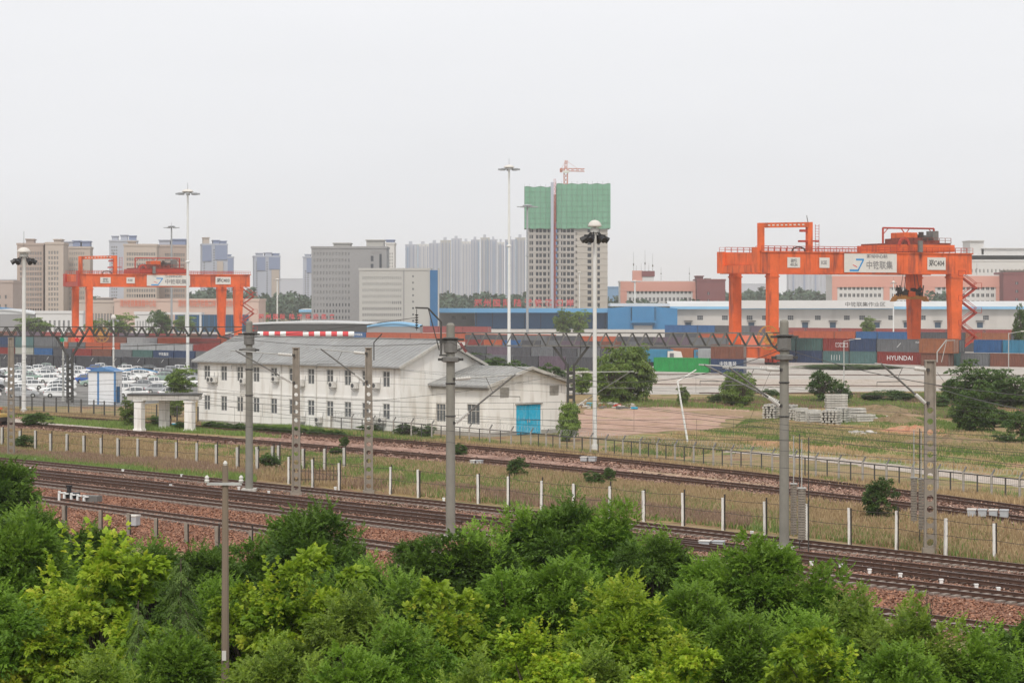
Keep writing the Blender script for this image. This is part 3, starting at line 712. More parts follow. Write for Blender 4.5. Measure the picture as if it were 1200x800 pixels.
def annex():
    C = G(572, 512); u, n = wu, wn; L = 8.7; Wd = 11.4; H = 5.0; rise = 1.55
    o = C - u * L
    t = empty('annex_building', 'small white gabled annex with a turquoise double door beside the white building', 'building', o, math.atan2(u.y, u.x))
    def side_x(px): k = (px - CX) / F; return (k * o.y - o.x) / (u.x - k * u.y)
    def gable_y(px): k = (px - CX) / F; return (k * C.y - C.x) / (n.x - k * n.y)
    hs = [(side_x(511), side_x(522), 1.25, 3.05), (side_x(547), side_x(562), 1.15, 3.15)]
    w = MB(); facade(w, (0, 0, 0), (1, 0, 0), (0, -1, 0), L, H, hs, 0.2)
    g0, g1 = gable_y(605), gable_y(634); v1 = (gable_y(586), gable_y(597)); v2 = (gable_y(644), gable_y(655))
    gh = [(g0, g1, 0.0, 3.0), (v1[0], v1[1], 3.75, 4.75), (v2[0], v2[1], 3.75, 4.75)]
    facade(w, (L, 0, 0), (0, 1, 0), (1, 0, 0), Wd, H, gh, 0.22)
    w.poly([(L, 0, H), (L, Wd, H), (L, Wd / 2, H + rise)])
    w.quad((L, Wd, 0), (0, Wd, 0), (0, Wd, H), (L, Wd, H)); w.quad((0, Wd, 0), (0, 0, 0), (0, 0, H), (0, Wd, H)); w.poly([(0, Wd, H), (0, 0, H), (0, Wd / 2, H + rise)])
    w.build('wall', M['white_wall'], t)
    p = MB(); p.b6(-.05, L + .05, -.06, -.002, 0, .4); p.b6(L + .002, L + .06, -.06, g0, 0, .4); p.b6(L + .002, L + .06, g1, Wd, 0, .4); p.build('plinth', M['plinth'], t)
    rf = MB(); ov = 0.7; sl = rise / (Wd / 2); e = 0.6
    for s_ in (0, 1):
        y0 = -ov if s_ == 0 else Wd + ov; z0 = H - ov * sl + 0.02
        rf.quad((-.3, y0, z0 + .2), (L + e, y0, z0 + .2), (L + e, Wd / 2, H + rise + .2), (-.3, Wd / 2, H + rise + .2))
        rf.quad((-.3, y0, z0), (L + e, y0, z0), (L + e, Wd / 2, H + rise), (-.3, Wd / 2, H + rise))
        rf.quad((-.3, y0, z0), (L + e, y0, z0), (L + e, y0, z0 + .2), (-.3, y0, z0 + .2)); rf.quad((L + e, y0, z0), (L + e, Wd / 2, H + rise), (L + e, Wd / 2, H + rise + .2), (L + e, y0, z0 + .2))
    roof = rf.build('roof', M['roof_gray'], t)
    rb = MB()
    for i in range(15):
        x = -.3 + i * (L + e + .3) / 14; rb.bar((x, -ov, H - ov * sl + .24), (x, Wd / 2 - .05, H + rise + .21), .04, .05)
    rb.bar((L + e + .02, -ov, H - ov * sl + .1), (L + e + .02, Wd / 2, H + rise + .1), .08, .3); rb.bar((L + e + .02, Wd + ov, H - ov * sl + .1), (L + e + .02, Wd / 2, H + rise + .1), .08, .3)
    rb.build('seams', M['concrete_light'], roof)
    tr = MB(); tr.b6(-.1, L + .12, -.2, -.003, H - .45, H - .15); tr.build('cornice', M['plinth'], t)
    for a, b, c, d in hs:
        put_window(t, (a, 0.12, c), 0, b - a, d - c, 3, 0.66, fm=M['concrete_light'])
    for a, b in (v1, v2):  # louvred vents
        m_ = MB()
        for k in range(6): m_.box((L - .06, (a + b) / 2, 3.85 + k * .16), (.03, b - a - .04, .14), rot=Matrix.Rotation(R(25), 3, 'Y'))
        m_.b6(L - .14, L - .12, a, b, 3.75, 4.75); m_.build('vent', M['concrete_light'], t)
    for k in range(2):  # door leaves
        ya = g0 + (g1 - g0) * k / 2; yb = g0 + (g1 - g0) * (k + 1) / 2
        m_ = MB(); m_.b6(L - .12, L - .06, ya + .03, yb - .03, .05, 2.93)
        for zz in (0.15, 1.45, 2.8): m_.b6(L - .058, L - .03, ya + .1, yb - .1, zz, zz + .1)
        d_ = m_.build('door_leaf', M['teal'], t)
        h_ = MB(); yy = yb - .2 if k == 0 else ya + .12; h_.b6(L - .03, L + .02, yy, yy + .06, 1.2, 1.5); h_.build('handle', M['galv'], d_)
    fr = MB(); fr.b6(L + .003, L + .12, g0 - .15, g1 + .15, 3.0, 3.14); fr.build('door_lintel', M['plinth'], t)
    return C
annex()

# ---- curved concrete gateway
def gateway():
    o = G(192, 504); t = empty('gateway', 'white concrete gateway with three columns and a curved flat roof by the rails', 'gateway', o)
    s = 11.4
    for px, py in ((163.5, 505), (192.5, 503.5), (222.5, 506)):
        p = G(px, py) - o; c = MB(); c.b6(-.42, .42, -.42, .42, 0, 3.15); c.b6(-.5, .5, -.5, .5, 0, .25); c.b6(-.5, .5, -.5, .5, 3.0, 3.15)
        c.build('column', M['white_wall'], t, p, R(-20), bevel=0.02)
    # roof slab: an arc in plan
    outl = []
    a0, a1 = -3.55, 3.75
    top = [(a0 + (a1 - a0) * i / 16) for i in range(17)]
    front = [(x, -1.1 - 0.9 * (1 - (x / 3.7) ** 2)) for x in top]; back = [(x, 1.3 + 0.4 * (1 - (x / 3.7) ** 2)) for x in reversed(top)]
    r_ = MB(); r_.prism(front + back, 3.15, 3.66); r_.build('roof', M['concrete_light'], t)
    c2 = MB(); f2 = [(x * 1.02, y - .08) for x, y in front]; b2 = [(x * 1.02, y + .08) for x, y in back]; c2.prism(f2 + b2, 3.66, 3.78); c2.build('coping', M['dark_steel'], t)
gateway()

# ---- booth, car-park shelter
def booth():
    o = G(119, 474); t = empty('gate_booth', 'pale metal booth with blue corners and blue roof at the car park', 'booth', o, R(-12))
    w = MB(); w.b6(-1.8, 1.8, 0, 2.4, 0, 4.3)
    w.build('wall', M['booth'], t)
    for x in (-.45, 1.8): c = MB(); c.b6(x - .12, x + .12, -.06, .1, 0, 4.22); c.build('corner_post', M['booth_blue'], t)
    r_ = MB(); r_.prism([(-2.0, 0), (2.0, 0), (0, .6)], 0, 3.1); o2 = r_.build('roof', M['booth_blue'], t, (0, 2.9, 4.2)); o2.rotation_euler[0] = R(90)
    w = MB(); w.b6(1.83, 1.85, .5, 1.6, .2, 2.3); w.build('door', M['blue_wall'], t)
    o = G(162, 452); t = empty('car_shelter', 'low blue arched shelter standing among the white cars beside the booth', 'shelter', o, R(8))
    r_ = MB(); n = 10; pr = [(-3 + 6 * i / n, 2.1 + .55 * math.sin(math.pi * i / n)) for i in range(n + 1)]
    for (a, za), (b, zb) in zip(pr[:-1], pr[1:]): r_.box(((a + b) / 2, 0, (za + zb) / 2), (0.64, 3, .08), rot=Matrix.Rotation(-math.atan2(zb - za, b - a), 3, 'Y'))
    r_.build('roof', M['blue_bright'], t)
    for x in (-2.8, 2.8):
        for y in (-1.3, 1.3): c = MB(); c.b6(x - .06, x + .06, y - .06, y + .06, 0, 2.15); c.build('leg', M['galv'], t)
booth()

# ---- far buildings
def grid_holes(x0, x1, z0, z1, nx, nz, fw=0.5, fh=0.5, skip=None):
    dx = (x1 - x0) / nx; dz = (z1 - z0) / nz; hs = []
    for k in range(nz):
        for i in range(nx):
            if skip and skip(i, k): continue
            cx = x0 + dx * (i + .5); cz = z0 + dz * (k + .5)
            hs.append((cx - dx * fw / 2, cx + dx * fw / 2, cz - dz * fh / 2, cz + dz * fh / 2))
    return hs
def far_block(name, label, cat, px0, px1, ytop, d, depth, m, bays=(), rot=0.0, roofs=(), gm=None, ybase=None, stuff_cap=100, group=None, extra=None):
    """slab whose front spans photo columns px0..px1 at distance d; bays: (x0f, x1f, z0f, z1f, nx, nz, fw, fh) in fractions"""
    xl, xr = (px0 - CX) / F * d, (px1 - CX) / F * d; w = (xr - xl) / max(.5, math.cos(rot)); h = CH - (ytop - HY) / F * d
    t = empty(name, label, cat, (xl, d, 0), rot, group)
    holes = []
    for (a, b, c, e, nx, nz, fw, fh) in bays: holes += grid_holes(a * w, b * w, c * h, e * h, nx, nz, fw, fh)
    wb = MB(); facade(wb, (0, 0, 0), (1, 0, 0), (0, -1, 0), w, h, holes, 0.5)
    wb.quad((w, 0, 0), (w, depth, 0), (w, depth, h), (w, 0, h)); wb.quad((w, depth, 0), (0, depth, 0), (0, depth, h), (w, depth, h)); wb.quad((0, depth, 0), (0, 0, 0), (0, 0, h), (0, depth, h))
    wb.quad((0, 0, h), (w, 0, h), (w, depth, h), (0, depth, h))
    wb.build('wall', m, t)
    gmm = gm or M['glass_far']
    zvis = CH - (388 - HY) / F * d   # lower rows hide behind the yard
    vis = sorted(holes, key=lambda q: -q[3]); cap = vis[:stuff_cap]; rest = vis[stuff_cap:]
    pr = {}
    for (a, b, c, e) in cap:
        k = (round(b - a, 2), round(e - c, 2))
        if k not in pr: mm = MB(); mm.b6(0, b - a, 0.3, .4, 0, e - c); mm.b6((b - a) / 2 - .06, (b - a) / 2 + .06, .22, .297, 0, e - c, 1); pr[k] = mm.mesh('window', [gmm, M['frame_gray']])
        obj('window', pr[k], t, (a, 0, c))
    if rest:
        mm = MB()
        for (a, b, c, e) in rest: mm.b6(a, b, .3, .4, c, e)
        tag(mm.build('windows', gmm, t), kind='stuff')
    par = MB(); par.b6(-.3, w + .3, -.3, 0, h - .1, h + .9); par.b6(-.3, 0, 0, depth, h - .1, h + .9); par.b6(w, w + .3, 0, depth, h - .1, h + .9); par.build('parapet', m, t)
    for (a, b, hh, mm_) in roofs:
        q = MB(); q.b6(a * w, b * w, depth * .25, depth * .8, h, h + hh); q.b6(a * w - .4, b * w + .4, depth * .22, depth * .83, h + hh, h + hh + .5); q.build('roof_house', mm_, t)
    if extra: extra(t, w, h, depth)
    return t

# left cluster
far_block('apartment_block', 'beige apartment block with rows of paired windows, leftmost of the beige group', 'building', 20, 50, 287, 1040, 16, M['beige'],
          [(.10, .95, .12, .93, 9, 13, .58, .6)], R(6), [(.3, .6, 2.5, M['beige'])])
far_block('apartment_block', 'narrow beige apartment tower between two wider beige blocks', 'building', 53, 74, 286, 1036, 18, M['beige_light'],
          [(.15, .75, .12, .93, 4, 13, .5, .6)], R(4), [(.4, .8, 2, M['beige_light'])])
far_block('apartment_block', 'beige block with a lilac and white top storey, behind the left orange crane', 'building', 73, 105, 291, 1060, 16, M['beige_light'],
          [(.08, .8, .12, .97, 9, 12, .4, .5)], R(6), [(.05, .35, 3, M['lilac_light']), (.35, .62, 3.4, M['lilac']), (.68, .97, 3.2, M['lilac'])])
far_block('apartment_block', 'tall gray and lilac tower rising behind the left crane hoop', 'building', 128, 160, 283, 1300, 18, M['lilac_light'],
          [(.06, .3, .15, .95, 3, 20, .5, .5)], R(8), [(.08, .3, 3, M['lilac_light']), (.4, .65, 3.6, M['lilac_light']), (.7, .95, 3.2, M['lilac'])])
far_block('apartment_block', 'broad beige block with a dense window grid behind the left crane beam', 'building', 145, 183, 288, 1050, 18, M['beige_light'],
          [(.08, .97, .10, .93, 12, 13, .58, .6)], R(5), [(.1, .3, 2, M['beige_light'])])
far_block('apartment_block', 'beige block with lilac top floor beside the tall gray mast, behind left crane', 'building', 182, 218, 289, 1075, 18, M['beige'],
          [(.3, .95, .1, .93, 9, 13, .58, .6)], R(5), [(.1, .45, 3, M['lilac_light']), (.5, .95, 3.4, M['lilac'])])
far_block('apartment_tower', 'slim lilac tower with stepped roof just right of the left crane', 'building', 237, 266, 287, 1500, 18, M['lilac_light'],
          [(.04, .12, .1, .95, 1, 24, .6, .5), (.42, .5, .1, .95, 1, 24, .6, .5)], R(12), [(.06, .3, 4.8, M['beige_light']), (.45, .7, 3, M['lilac']), (.72, .98, 2.5, M['lilac'])],
          extra=lambda t, w, h, dp: [MB().b6(w * .0 + .01, w * .36, -.6, -.02, h * .78, h - .2).build('bay', M['lilac'], t), MB().b6(w * .5, w * .98, -.6, -.02, h * .8, h - .2).build('bay', M['lilac'], t), MB().b6(w * .58, w * .82, -1.2, -.02, 0, h * .78).build('bay', M['beige_light'], t)])
far_block('apartment_tower', 'short narrow lilac tower tucked right of the slim stepped tower', 'building', 266, 274, 302, 1600, 14, M['lilac_light'], [(.1, .9, .1, .7, 2, 18, .5, .5)], R(8), [(.1, .6, 2, M['lilac'])],
          extra=lambda t, w, h, dp: MB().b6(.02, w * .9, -.5, -.02, h * .75, h - .3).build('bay', M['lilac'], t))
far_block('apartment_tower', 'lone lilac and cream tower standing between trees and gray office slab', 'building', 298, 328, 301, 1550, 18, M['lilac_light'],
          [(.05, .14, .1, .93, 1, 22, .6, .5), (.45, .53, .1, .93, 1, 22, .6, .5)], R(10), [(.1, .35, 2.4, M['lilac_light']), (.42, .68, 2.8, M['lilac_light']), (.72, .98, 2.2, M['lilac'])],
          extra=lambda t, w, h, dp: [MB().b6(w * .1, w * .42, -.6, -.02, h * .78, h - .2).build('bay', M['lilac'], t), MB().b6(w * .56, w * .98, -.6, -.02, h * .8, h - .2).build('bay', M['lilac'], t), MB().b6(w * .66, w * .95, -1.0, -.02, 0, h * .79).build('bay', M['beige_light'], t)])
far_block('apartment_tower', 'thin lilac tower peeking out left of the gray office slab', 'building', 355, 370, 302, 1450, 16, M['lilac_light'], [(.1, .5, .1, .8, 2, 20, .5, .5)], 0, [(.1, .5, 2, M['lilac_light'])],
          extra=lambda t, w, h, dp: MB().b6(w * .3, w * .98, -.5, -.02, h * .76, h - .3).build('bay', M['lilac'], t))
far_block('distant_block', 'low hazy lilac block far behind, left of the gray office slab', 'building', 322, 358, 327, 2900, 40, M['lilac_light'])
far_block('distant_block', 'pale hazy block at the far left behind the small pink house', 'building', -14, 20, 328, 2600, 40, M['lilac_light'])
far_block('low_house', 'plain pinkish low block at the left edge of the photo', 'building', -30, 15, 331, 900, 20, M['beige'], [(.1, .9, .25, .8, 5, 3, .3, .4)])

def office_extra(t, w, h, dp):
    for k, (a, z) in enumerate(((.79, .84), (.79, .74), (.79, .64), (.79, .5))):
        MB().b6(a * w, a * w + 1.2, -.12, -.02, z * h, z * h + 2.4).build('opening', M['glass_far'], t)
    MB().b6(.905 * w, .935 * w, -.14, -.02, .62 * h, .93 * h).build('opening', M['glass_far'], t)
    q = MB()
    for k in range(7): q.b6((.80 + .02 * k) * w, (.812 + .02 * k) * w, -.12, -.02, .935 * h, .96 * h)
    q.build('letters', M['ink_gray'], t)
far_block('office_slab', 'large gray office slab with a window grid on its left half', 'building', 365, 453, 291, 1000, 22, M['office_gray'],
          [(.02, .52, .10, .97, 12, 11, .36, .48)], R(0), [(.28, .5, 2.2, M['office_light']), (.72, .95, 3.6, M['office_light'])], extra=office_extra)
far_block('apartment_tower', 'pale tower edge rising right behind the gray office slab', 'building', 452, 462, 286, 1180, 18, M['far_white'], [(.1, .9, .1, .9, 3, 20, .4, .5)], 0, [(.0, .9, 2, M['lilac'])])
far_block('office_block', 'lighter gray office block with thin window rows and a blue glass strip', 'building', 421, 504, 316.5, 960, 24, M['office_light'],
          [(.04, .60, .10, .92, 20, 8, .40, .46), (.74, .78, .1, .95, 1, 8, .6, .3)], R(0),
          extra=lambda t, w, h, dp: [MB().b6(w * 1.0, w * 1.11, -.6, 6, 0, h).build('glass_strip', M['blue_wall'], t), MB().b6(w * 1.11, w * 1.125, -.7, 6.2, 0, h + .8).build('fin', M['office_light'], t), MB().b6(w * .62, w * .635, -.3, -.02, 0, h).build('joint', M['office_gray'], t)])
# lilac residential rows
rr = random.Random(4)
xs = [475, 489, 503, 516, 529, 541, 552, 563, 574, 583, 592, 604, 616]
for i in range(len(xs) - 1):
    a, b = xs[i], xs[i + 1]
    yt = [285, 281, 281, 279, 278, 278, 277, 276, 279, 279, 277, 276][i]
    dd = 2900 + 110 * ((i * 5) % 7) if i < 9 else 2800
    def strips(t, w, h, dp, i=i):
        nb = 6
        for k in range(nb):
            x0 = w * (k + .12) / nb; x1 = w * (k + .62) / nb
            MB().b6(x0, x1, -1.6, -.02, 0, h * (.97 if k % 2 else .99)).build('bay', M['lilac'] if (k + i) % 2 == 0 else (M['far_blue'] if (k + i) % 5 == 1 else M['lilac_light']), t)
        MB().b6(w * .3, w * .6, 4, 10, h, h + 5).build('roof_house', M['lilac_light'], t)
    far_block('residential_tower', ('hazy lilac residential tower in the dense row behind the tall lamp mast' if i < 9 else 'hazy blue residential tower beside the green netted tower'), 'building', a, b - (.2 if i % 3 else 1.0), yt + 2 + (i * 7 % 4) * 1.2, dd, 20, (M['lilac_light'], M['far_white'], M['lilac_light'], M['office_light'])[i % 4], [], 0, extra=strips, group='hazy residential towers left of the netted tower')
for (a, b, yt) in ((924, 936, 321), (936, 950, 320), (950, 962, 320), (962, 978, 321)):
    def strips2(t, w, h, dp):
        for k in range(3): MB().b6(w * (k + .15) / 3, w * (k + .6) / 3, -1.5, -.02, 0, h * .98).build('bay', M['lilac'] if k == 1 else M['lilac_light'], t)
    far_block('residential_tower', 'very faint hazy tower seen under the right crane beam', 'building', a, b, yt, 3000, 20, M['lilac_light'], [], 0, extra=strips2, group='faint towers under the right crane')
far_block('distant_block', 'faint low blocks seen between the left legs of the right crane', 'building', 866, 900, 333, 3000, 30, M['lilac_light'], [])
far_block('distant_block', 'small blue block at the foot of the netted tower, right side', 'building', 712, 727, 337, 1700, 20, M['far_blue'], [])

# green netted tower
def netted_tower():
    d = 1080.0; px = lambda x: (x - CX) / F * d; zz = lambda y: CH - (y - HY) / F * d
    t = empty('netted_tower', 'unfinished concrete tower wrapped in green safety netting at the top', 'building', (px(617), d, 0))
    X = lambda x: px(x) - px(617); top = zz(219); net = zz(268)
    groups = [(618.5, 646.5, [(620.5, 622), (622.7, 624.8), (628, 631), (632, 635), (636.5, 640), (642, 644)]), (650, 676, [(651, 654.5), (657.5, 659), (660, 663), (664.5, 668), (669, 672.5)]), (676, 712, [(674.5, 676), (688.5, 693), (700, 703)])]
    st = 3.0; n = int(net / st) + 2; wall = MB()
    holes = []
    for (a, b, ws) in groups:
        hs = [(X(w0), X(w1), k * st + .7, k * st + 2.45) for (w0, w1) in ws for k in range(n)]
        facade(wall, (0, 0, 0), (1, 0, 0), (0, -1, 0), 0, 0, []) if 0 else None
        w = MB(); hs2 = [(h0 - X(a), h1 - X(a), z0, z1) for h0, h1, z0, z1 in hs]
        facade(w, (X(a), 0, 0), (1, 0, 0), (0, -1, 0), X(b) - X(a), n * st, hs2, .7)
        w.quad((X(b), 0, 0), (X(b), 18, 0), (X(b), 18, n * st), (X(b), 0, n * st)); w.quad((X(a), 18, 0), (X(a), 0, 0), (X(a), 0, n * st), (X(a), 18, n * st))
        for k in range(1, n): w.b6(X(a) - .15, X(b) + .15, -.18, -.01, k * st - .14, k * st + .1)
        w.build('wall', M['raw_concrete'] if b < 700 else M['raw_floor'], t); holes += hs
    pr = {}
    holes.sort(key=lambda q: -q[3])
    for i, (a, b, c, e) in enumerate(holes[:100]):
        k = round(b - a, 2)
        if k not in pr: mm = MB(); mm.b6(0, b - a, .55, .62, 0, e - c); pr[k] = mm.mesh('window', M['glass_far'])
        obj('window', pr[k], t, (a, 0, c))
    mm = MB()
    for (a, b, c, e) in holes[100:]: mm.b6(a, b, .55, .62, c, e)
    tag(mm.build('windows', M['glass_far'], t), kind='stuff')
    bc = MB(); bc.b6(X(619), X(711), 17, 17.6, 0, top - 3); bc.build('rear_wall', M['raw_concrete'], t)
    # recess with blue panels
    q = MB()
    for k in range(n): q.b6(X(650.2), X(653), -.9, -.2, k * st + .5, k * st + 2.2)
    q.build('balcony_panels', M['far_blue'], t)
    for (a, b, y0) in ((614.5, 645.5, 219), (652, 715.3, 215.5)):
        m_ = MB(); w = X(b) - X(a); nn = int(w / 1.2); z0 = net; z1 = zz(y0)
        vs = []; fs = []
        nz = 8
        for k in range(nz + 1):
            for i in range(nn + 1):
                vs.append((X(a) + w * i / nn, -1.3 + .16 * math.sin(i * 1.9 + k * .7) + .08 * rnd.random(), z0 + (z1 - z0) * k / nz + (.3 * math.sin(i * 1.3) if k in (0, nz) else 0)))
        for k in range(nz):
            for i in range(nn): p = k * (nn + 1) + i; fs.append((p, p + 1, p + nn + 2, p + nn + 1))
        m_.add(vs, fs); m_.b6(X(a) + .05, X(b) - .05, -1.1, 18, z0 + .1, z1 - .4); m_.build('safety_net', M['net_green'], t)
        s_ = MB()
        for i in range(0, nn, 2): x = X(a) + w * i / nn; s_.bar((x, -1.5, z0), (x, -1.5, z1 + 1.3), .08)
        for k in range(0, 9): z = z0 + (z1 - z0) * k / 8; s_.bar((X(a), -1.5, z), (X(b), -1.5, z), .07)
        s_.build('scaffold', M['gray_steel'], t)
    h = MB(); h.b6(X(645.3), X(648.6), -3.2, -.8, 0, zz(214)); h.build('hoist_shaft', M['lilac_light'], t)
    h = MB(); zt = zz(210)
    for k in range(int(zt / 2)): 
        z = k * 2; h.bar((X(649.2), -3, z), (X(651), -3, z + 2), .12); h.bar((X(649.2), -3, z), (X(651), -3, z), .14)
    for x in (649.2, 651): h.bar((X(x), -3, 0), (X(x), -3, zt), .2)
    h.build('hoist_mast', M['crane_red'], t)
    # tower crane beyond
    dc = 1100.0; pxc = lambda x: (x - CX) / F * dc; zc = lambda y: CH - (y - HY) / F * dc
    tc = empty('tower_crane', 'small red tower crane standing on top of the netted tower', 'tower crane', (pxc(663), dc, 0))
    def lattice(mb, p, q, w, step, r=.16, up=(0, 0, 1)):
        p, q = Vector(p), Vector(q); d_ = (q - p).normalized(); L = (q - p).length
        s1 = Vector((0, 1, 0)) * w / 2; s2 = d_.cross(Vector((0, 1, 0))).normalized() * w / 2
        cs = [s1 + s2, s1 - s2, -s1 - s2, -s1 + s2]
        for c in cs: mb.bar(p + c, q + c, r)
        n_ = max(1, int(L / step))
        for i in range(n_):
            a = p + d_ * (L * i / n_); b = p + d_ * (L * (i + 1) / n_)
            for j in range(4): mb.bar(a + cs[j], b + cs[(j + 1) % 4], r * .7)
    m_ = MB(); lattice(m_, (0, 0, 10), (0, 0, zc(199)), 1.8, 2, .4); m_.build('mast', M['crane_pink'], tc)
    m_ = MB(); lattice(m_, (0, 0, zc(199)), (pxc(685) - pxc(663), 0, zc(199.5)), 1.3, 2, .3); m_.build('jib', M['crane_pink'], tc)
    m_ = MB(); lattice(m_, (0, 0, zc(199)), (pxc(656.5) - pxc(663), 0, zc(199)), 1.3, 2, .3); m_.b6(pxc(656) - pxc(663), pxc(659) - pxc(663), -.8, .8, zc(202), zc(198)); m_.build('counter_jib', M['crane_pink'], tc)
    m_ = MB(); lattice(m_, (0, 0, zc(199)), (.2, 0, zc(188)), 1.1, 1.6, .3); m_.bar((0, 0, zc(188)), (pxc(678) - pxc(663), 0, zc(198.5)), .12); m_.bar((0, 0, zc(188)), (pxc(657) - pxc(663), 0, zc(199)), .12); m_.build('tower_head', M['crane_pink'], tc)
    m_ = MB(); m_.b6(-1.2, 1.6, -1.6, -.2, zc(203), zc(200)); m_.build('cab', M['sign_white'], tc)
netted_tower()

def antennas(t, w, h, dp, xs):
    for x, hh in xs:
        a = MB(); a.tube((x * w, dp * .3, h), (x * w, dp * .3, h + hh), .12, .05, 5); a.b6(x * w - .3, x * w + .3, dp * .3 - .1, dp * .3 + .1, h + hh * .55, h + hh * .62); a.build('antenna', M['gray_steel'], t)
def pink_extra(t, w, h, dp):
    MB().b6(0, w + .5, -.7, -.02, h - 4.5, h + .5).build('pink_band', M['pink'], t)
    MB().b6(0, w * .085, -.6, -.03, 0, h - 4.5).build('pink_pier', M['pink'], t); MB().b6(w * .94, w, -.6, -.03, 0, h - 4.5).build('pink_pier', M['pink'], t)
    q = MB(); q.b6(w * .165, w * .29, 2, 8, h, h + 6.2); q.build('roof_house', M['pink'], t)
    q = MB(); q.b6(w * .29, w * .44, 2, 8, h + 1, h + 3.2); q.build('roof_house', M['far_white'], t)
    q = MB(); q.b6(w * .28, w * .45, 1.5, 8.5, h + 3.2, h + 6.0); q.build('roof_house', M['brick_red'], t)
    antennas(t, w, h, dp, [(.18, 16), (.215, 9), (.28, 10), (.33, 17), (.38, 10), (.43, 15), (.54, 8), (.91, 8)])
far_block('pink_office', 'pink and white office block with antennas on its roof, left of the right crane', 'building', 727, 817, 331, 1150, 20, M['far_white'],
          [(.10, .93, .17, .86, 16, 4, .55, .5)], 0, extra=pink_extra)
far_block('brick_block', 'windowless dark red block joined to the pink office', 'building', 817, 850, 329, 1140, 24, M['brick_red'], [(.35, .45, .3, .8, 1, 3, .8, .4)], 0, [(.02, .25, 2.2, M['brick_red']), (.38, .5, .9, M['concrete'])])
def pink2(t, w, h, dp):
    MB().b6(0, w + .5, -.7, -.02, h - 5.5, h + .3).build('pink_band', M['pink'], t)
    for a, b in ((0, .03), (.30, .335), (.52, .60), (.955, 1.0)): MB().b6(w * a, w * b, -.6, -.03, 0, h - 5.5).build('pink_pier', M['pink'], t)
    MB().b6(w * .05, w * .42, 2, 8, h, h + 4.5).build('roof_house', M['beige_gray'], t)
    antennas(t, w, h, dp, [(.86, 7), (.70, 4)])
far_block('pink_office', 'wide pink and white office block behind the right crane', 'building', 975, 1176, 324, 1150, 22, M['far_white'],
          [(.04, .29, .10, .83, 10, 5, .6, .48), (.345, .51, .10, .83, 7, 5, .6, .48), (.61, .95, .10, .83, 12, 5, .6, .48)], 0, extra=pink2)
far_block('brick_block', 'dark red block at the right edge beside the wide pink office', 'building', 1176, 1230, 321, 1140, 22, M['brick_red'], [(.25, .33, .1, .9, 1, 5, .8, .35)], 0, [(.1, .6, 1.6, M['concrete'])])
far_block('white_block', 'large pale building with slim window rows rising at the right edge', 'building', 1128, 1260, 306, 1300, 40, M['far_white'], [(.03, .95, .70, .98, 26, 1, .3, .2)], 0, [(.06, .95, 3.5, M['far_white']), (.10, .22, 12, M['far_white']), (.2, .95, 7.5, M['far_white'])])

# pink hall with glass front behind the left crane
def hall_extra(t, w, h, dp):
    MB().b6(w * .425, w * .93, -.5, -.02, 0, h - 5.6).build('glass_front', M['blue_dark'], t)
    q = MB()
    for k in range(14): x = w * (.425 + .505 * k / 13); q.b6(x - .12, x + .12, -.62, -.51, 0, h - 5.6)
    q.build('mullions', M['blue_wall'], t)
hall = far_block('exhibition_hall', 'long pink hall with red lettering and a dark blue glass front behind the left crane', 'building', 134, 303, 352.5, 900, 26, mat('hall_pink', (0.50, 0.37, 0.31), .85, .04, .03), [], 0, extra=hall_extra)
far_block('low_office', 'pale low office with tall narrow window slots beside the pink hall', 'building', 88, 134, 354, 905, 20, M['beige_light'], [(.05, .95, .05, .62, 12, 1, .5, 1.0)], 0, [(.5, .85, 1.5, M['beige_gray'])])
far_block('low_house', 'small white house with a row of arched windows left of the crane leg', 'building', 42, 97, 367, 800, 12, M['far_white'], [(.05, .95, .15, .75, 9, 1, .4, .8)])
far_block('low_house', 'small white house with a window row under the left crane beam', 'building', 158, 184, 368, 800, 12, M['far_white'], [(.05, .95, .15, .75, 7, 1, .4, .8)])
def canopy(px0, px1, y, d, label, mroof, h0=None):
    xl, xr = (px0 - CX) / F * d, (px1 - CX) / F * d; h = CH - (y - HY) / F * d
    t = empty('canopy', label, 'canopy', (xl, d, 0)); w = xr - xl
    q = MB(); q.b6(0, w, 0, 8, h - .8, h); q.build('roof', mroof, t)
    for x in np.linspace(.4, w - .4, 4): c = MB(); c.b6(x - .35, x + .35, .2, .9, 0, h - .8); c.build('column', M['far_white'], t)
canopy(183, 236, 366, 790, 'white concrete canopy on columns in front of the dark glass hall', M['far_white'])
# gray sheds on the left
def shed(px0, px1, yeave, yridge, d, depth, label, mw, mr, rot=0):
    xl, xr = (px0 - CX) / F * d, (px1 - CX) / F * d; h = CH - (yeave - HY) / F * d; hr = CH - (yridge - HY) / F * d; w = xr - xl
    t = empty('shed', label, 'shed', (xl, d, 0), rot)
    q = MB(); q.b6(0, w, 0, depth, 0, h); q.build('wall', mw, t)
    q = MB(); n = 12
    for i in range(n):
        a, b = i / n, (i + 1) / n; za = h + (hr - h) * math.sin(math.pi * a); zb = h + (hr - h) * math.sin(math.pi * b)
        q.add([(w * a, -.6, za), (w * b, -.6, zb), (w * b, depth, zb), (w * a, depth, za), (w * a, -.6, za - .5), (w * b, -.6, zb - .5), (w * b, depth, zb - .5), (w * a, depth, za - .5)], [(0, 1, 2, 3), (4, 7, 6, 5), (0, 4, 5, 1), (1, 5, 6, 2), (0, 3, 7, 4)])
        q.quad((w * a, -.1, h - .3), (w * b, -.1, h - .3), (w * b, -.1, zb - .4), (w * a, -.1, za - .4))
    q.build('roof', mr, t); return t
shed(-40, 41, 367, 362, 820, 20, 'gray arched shed with pale roof edge at the left border', M['office_gray'], M['roof_white'])
shed(-60, 14, 362.5, 359.5, 860, 14, 'blue roofed shed behind the gray arched shed', M['office_gray'], M['blue_bright'])
shed(296, 442, 378.5, 376.5, 780, 30, 'long low shed with dark open front behind the striped boom', M['dark_steel'], M['roof_white'])
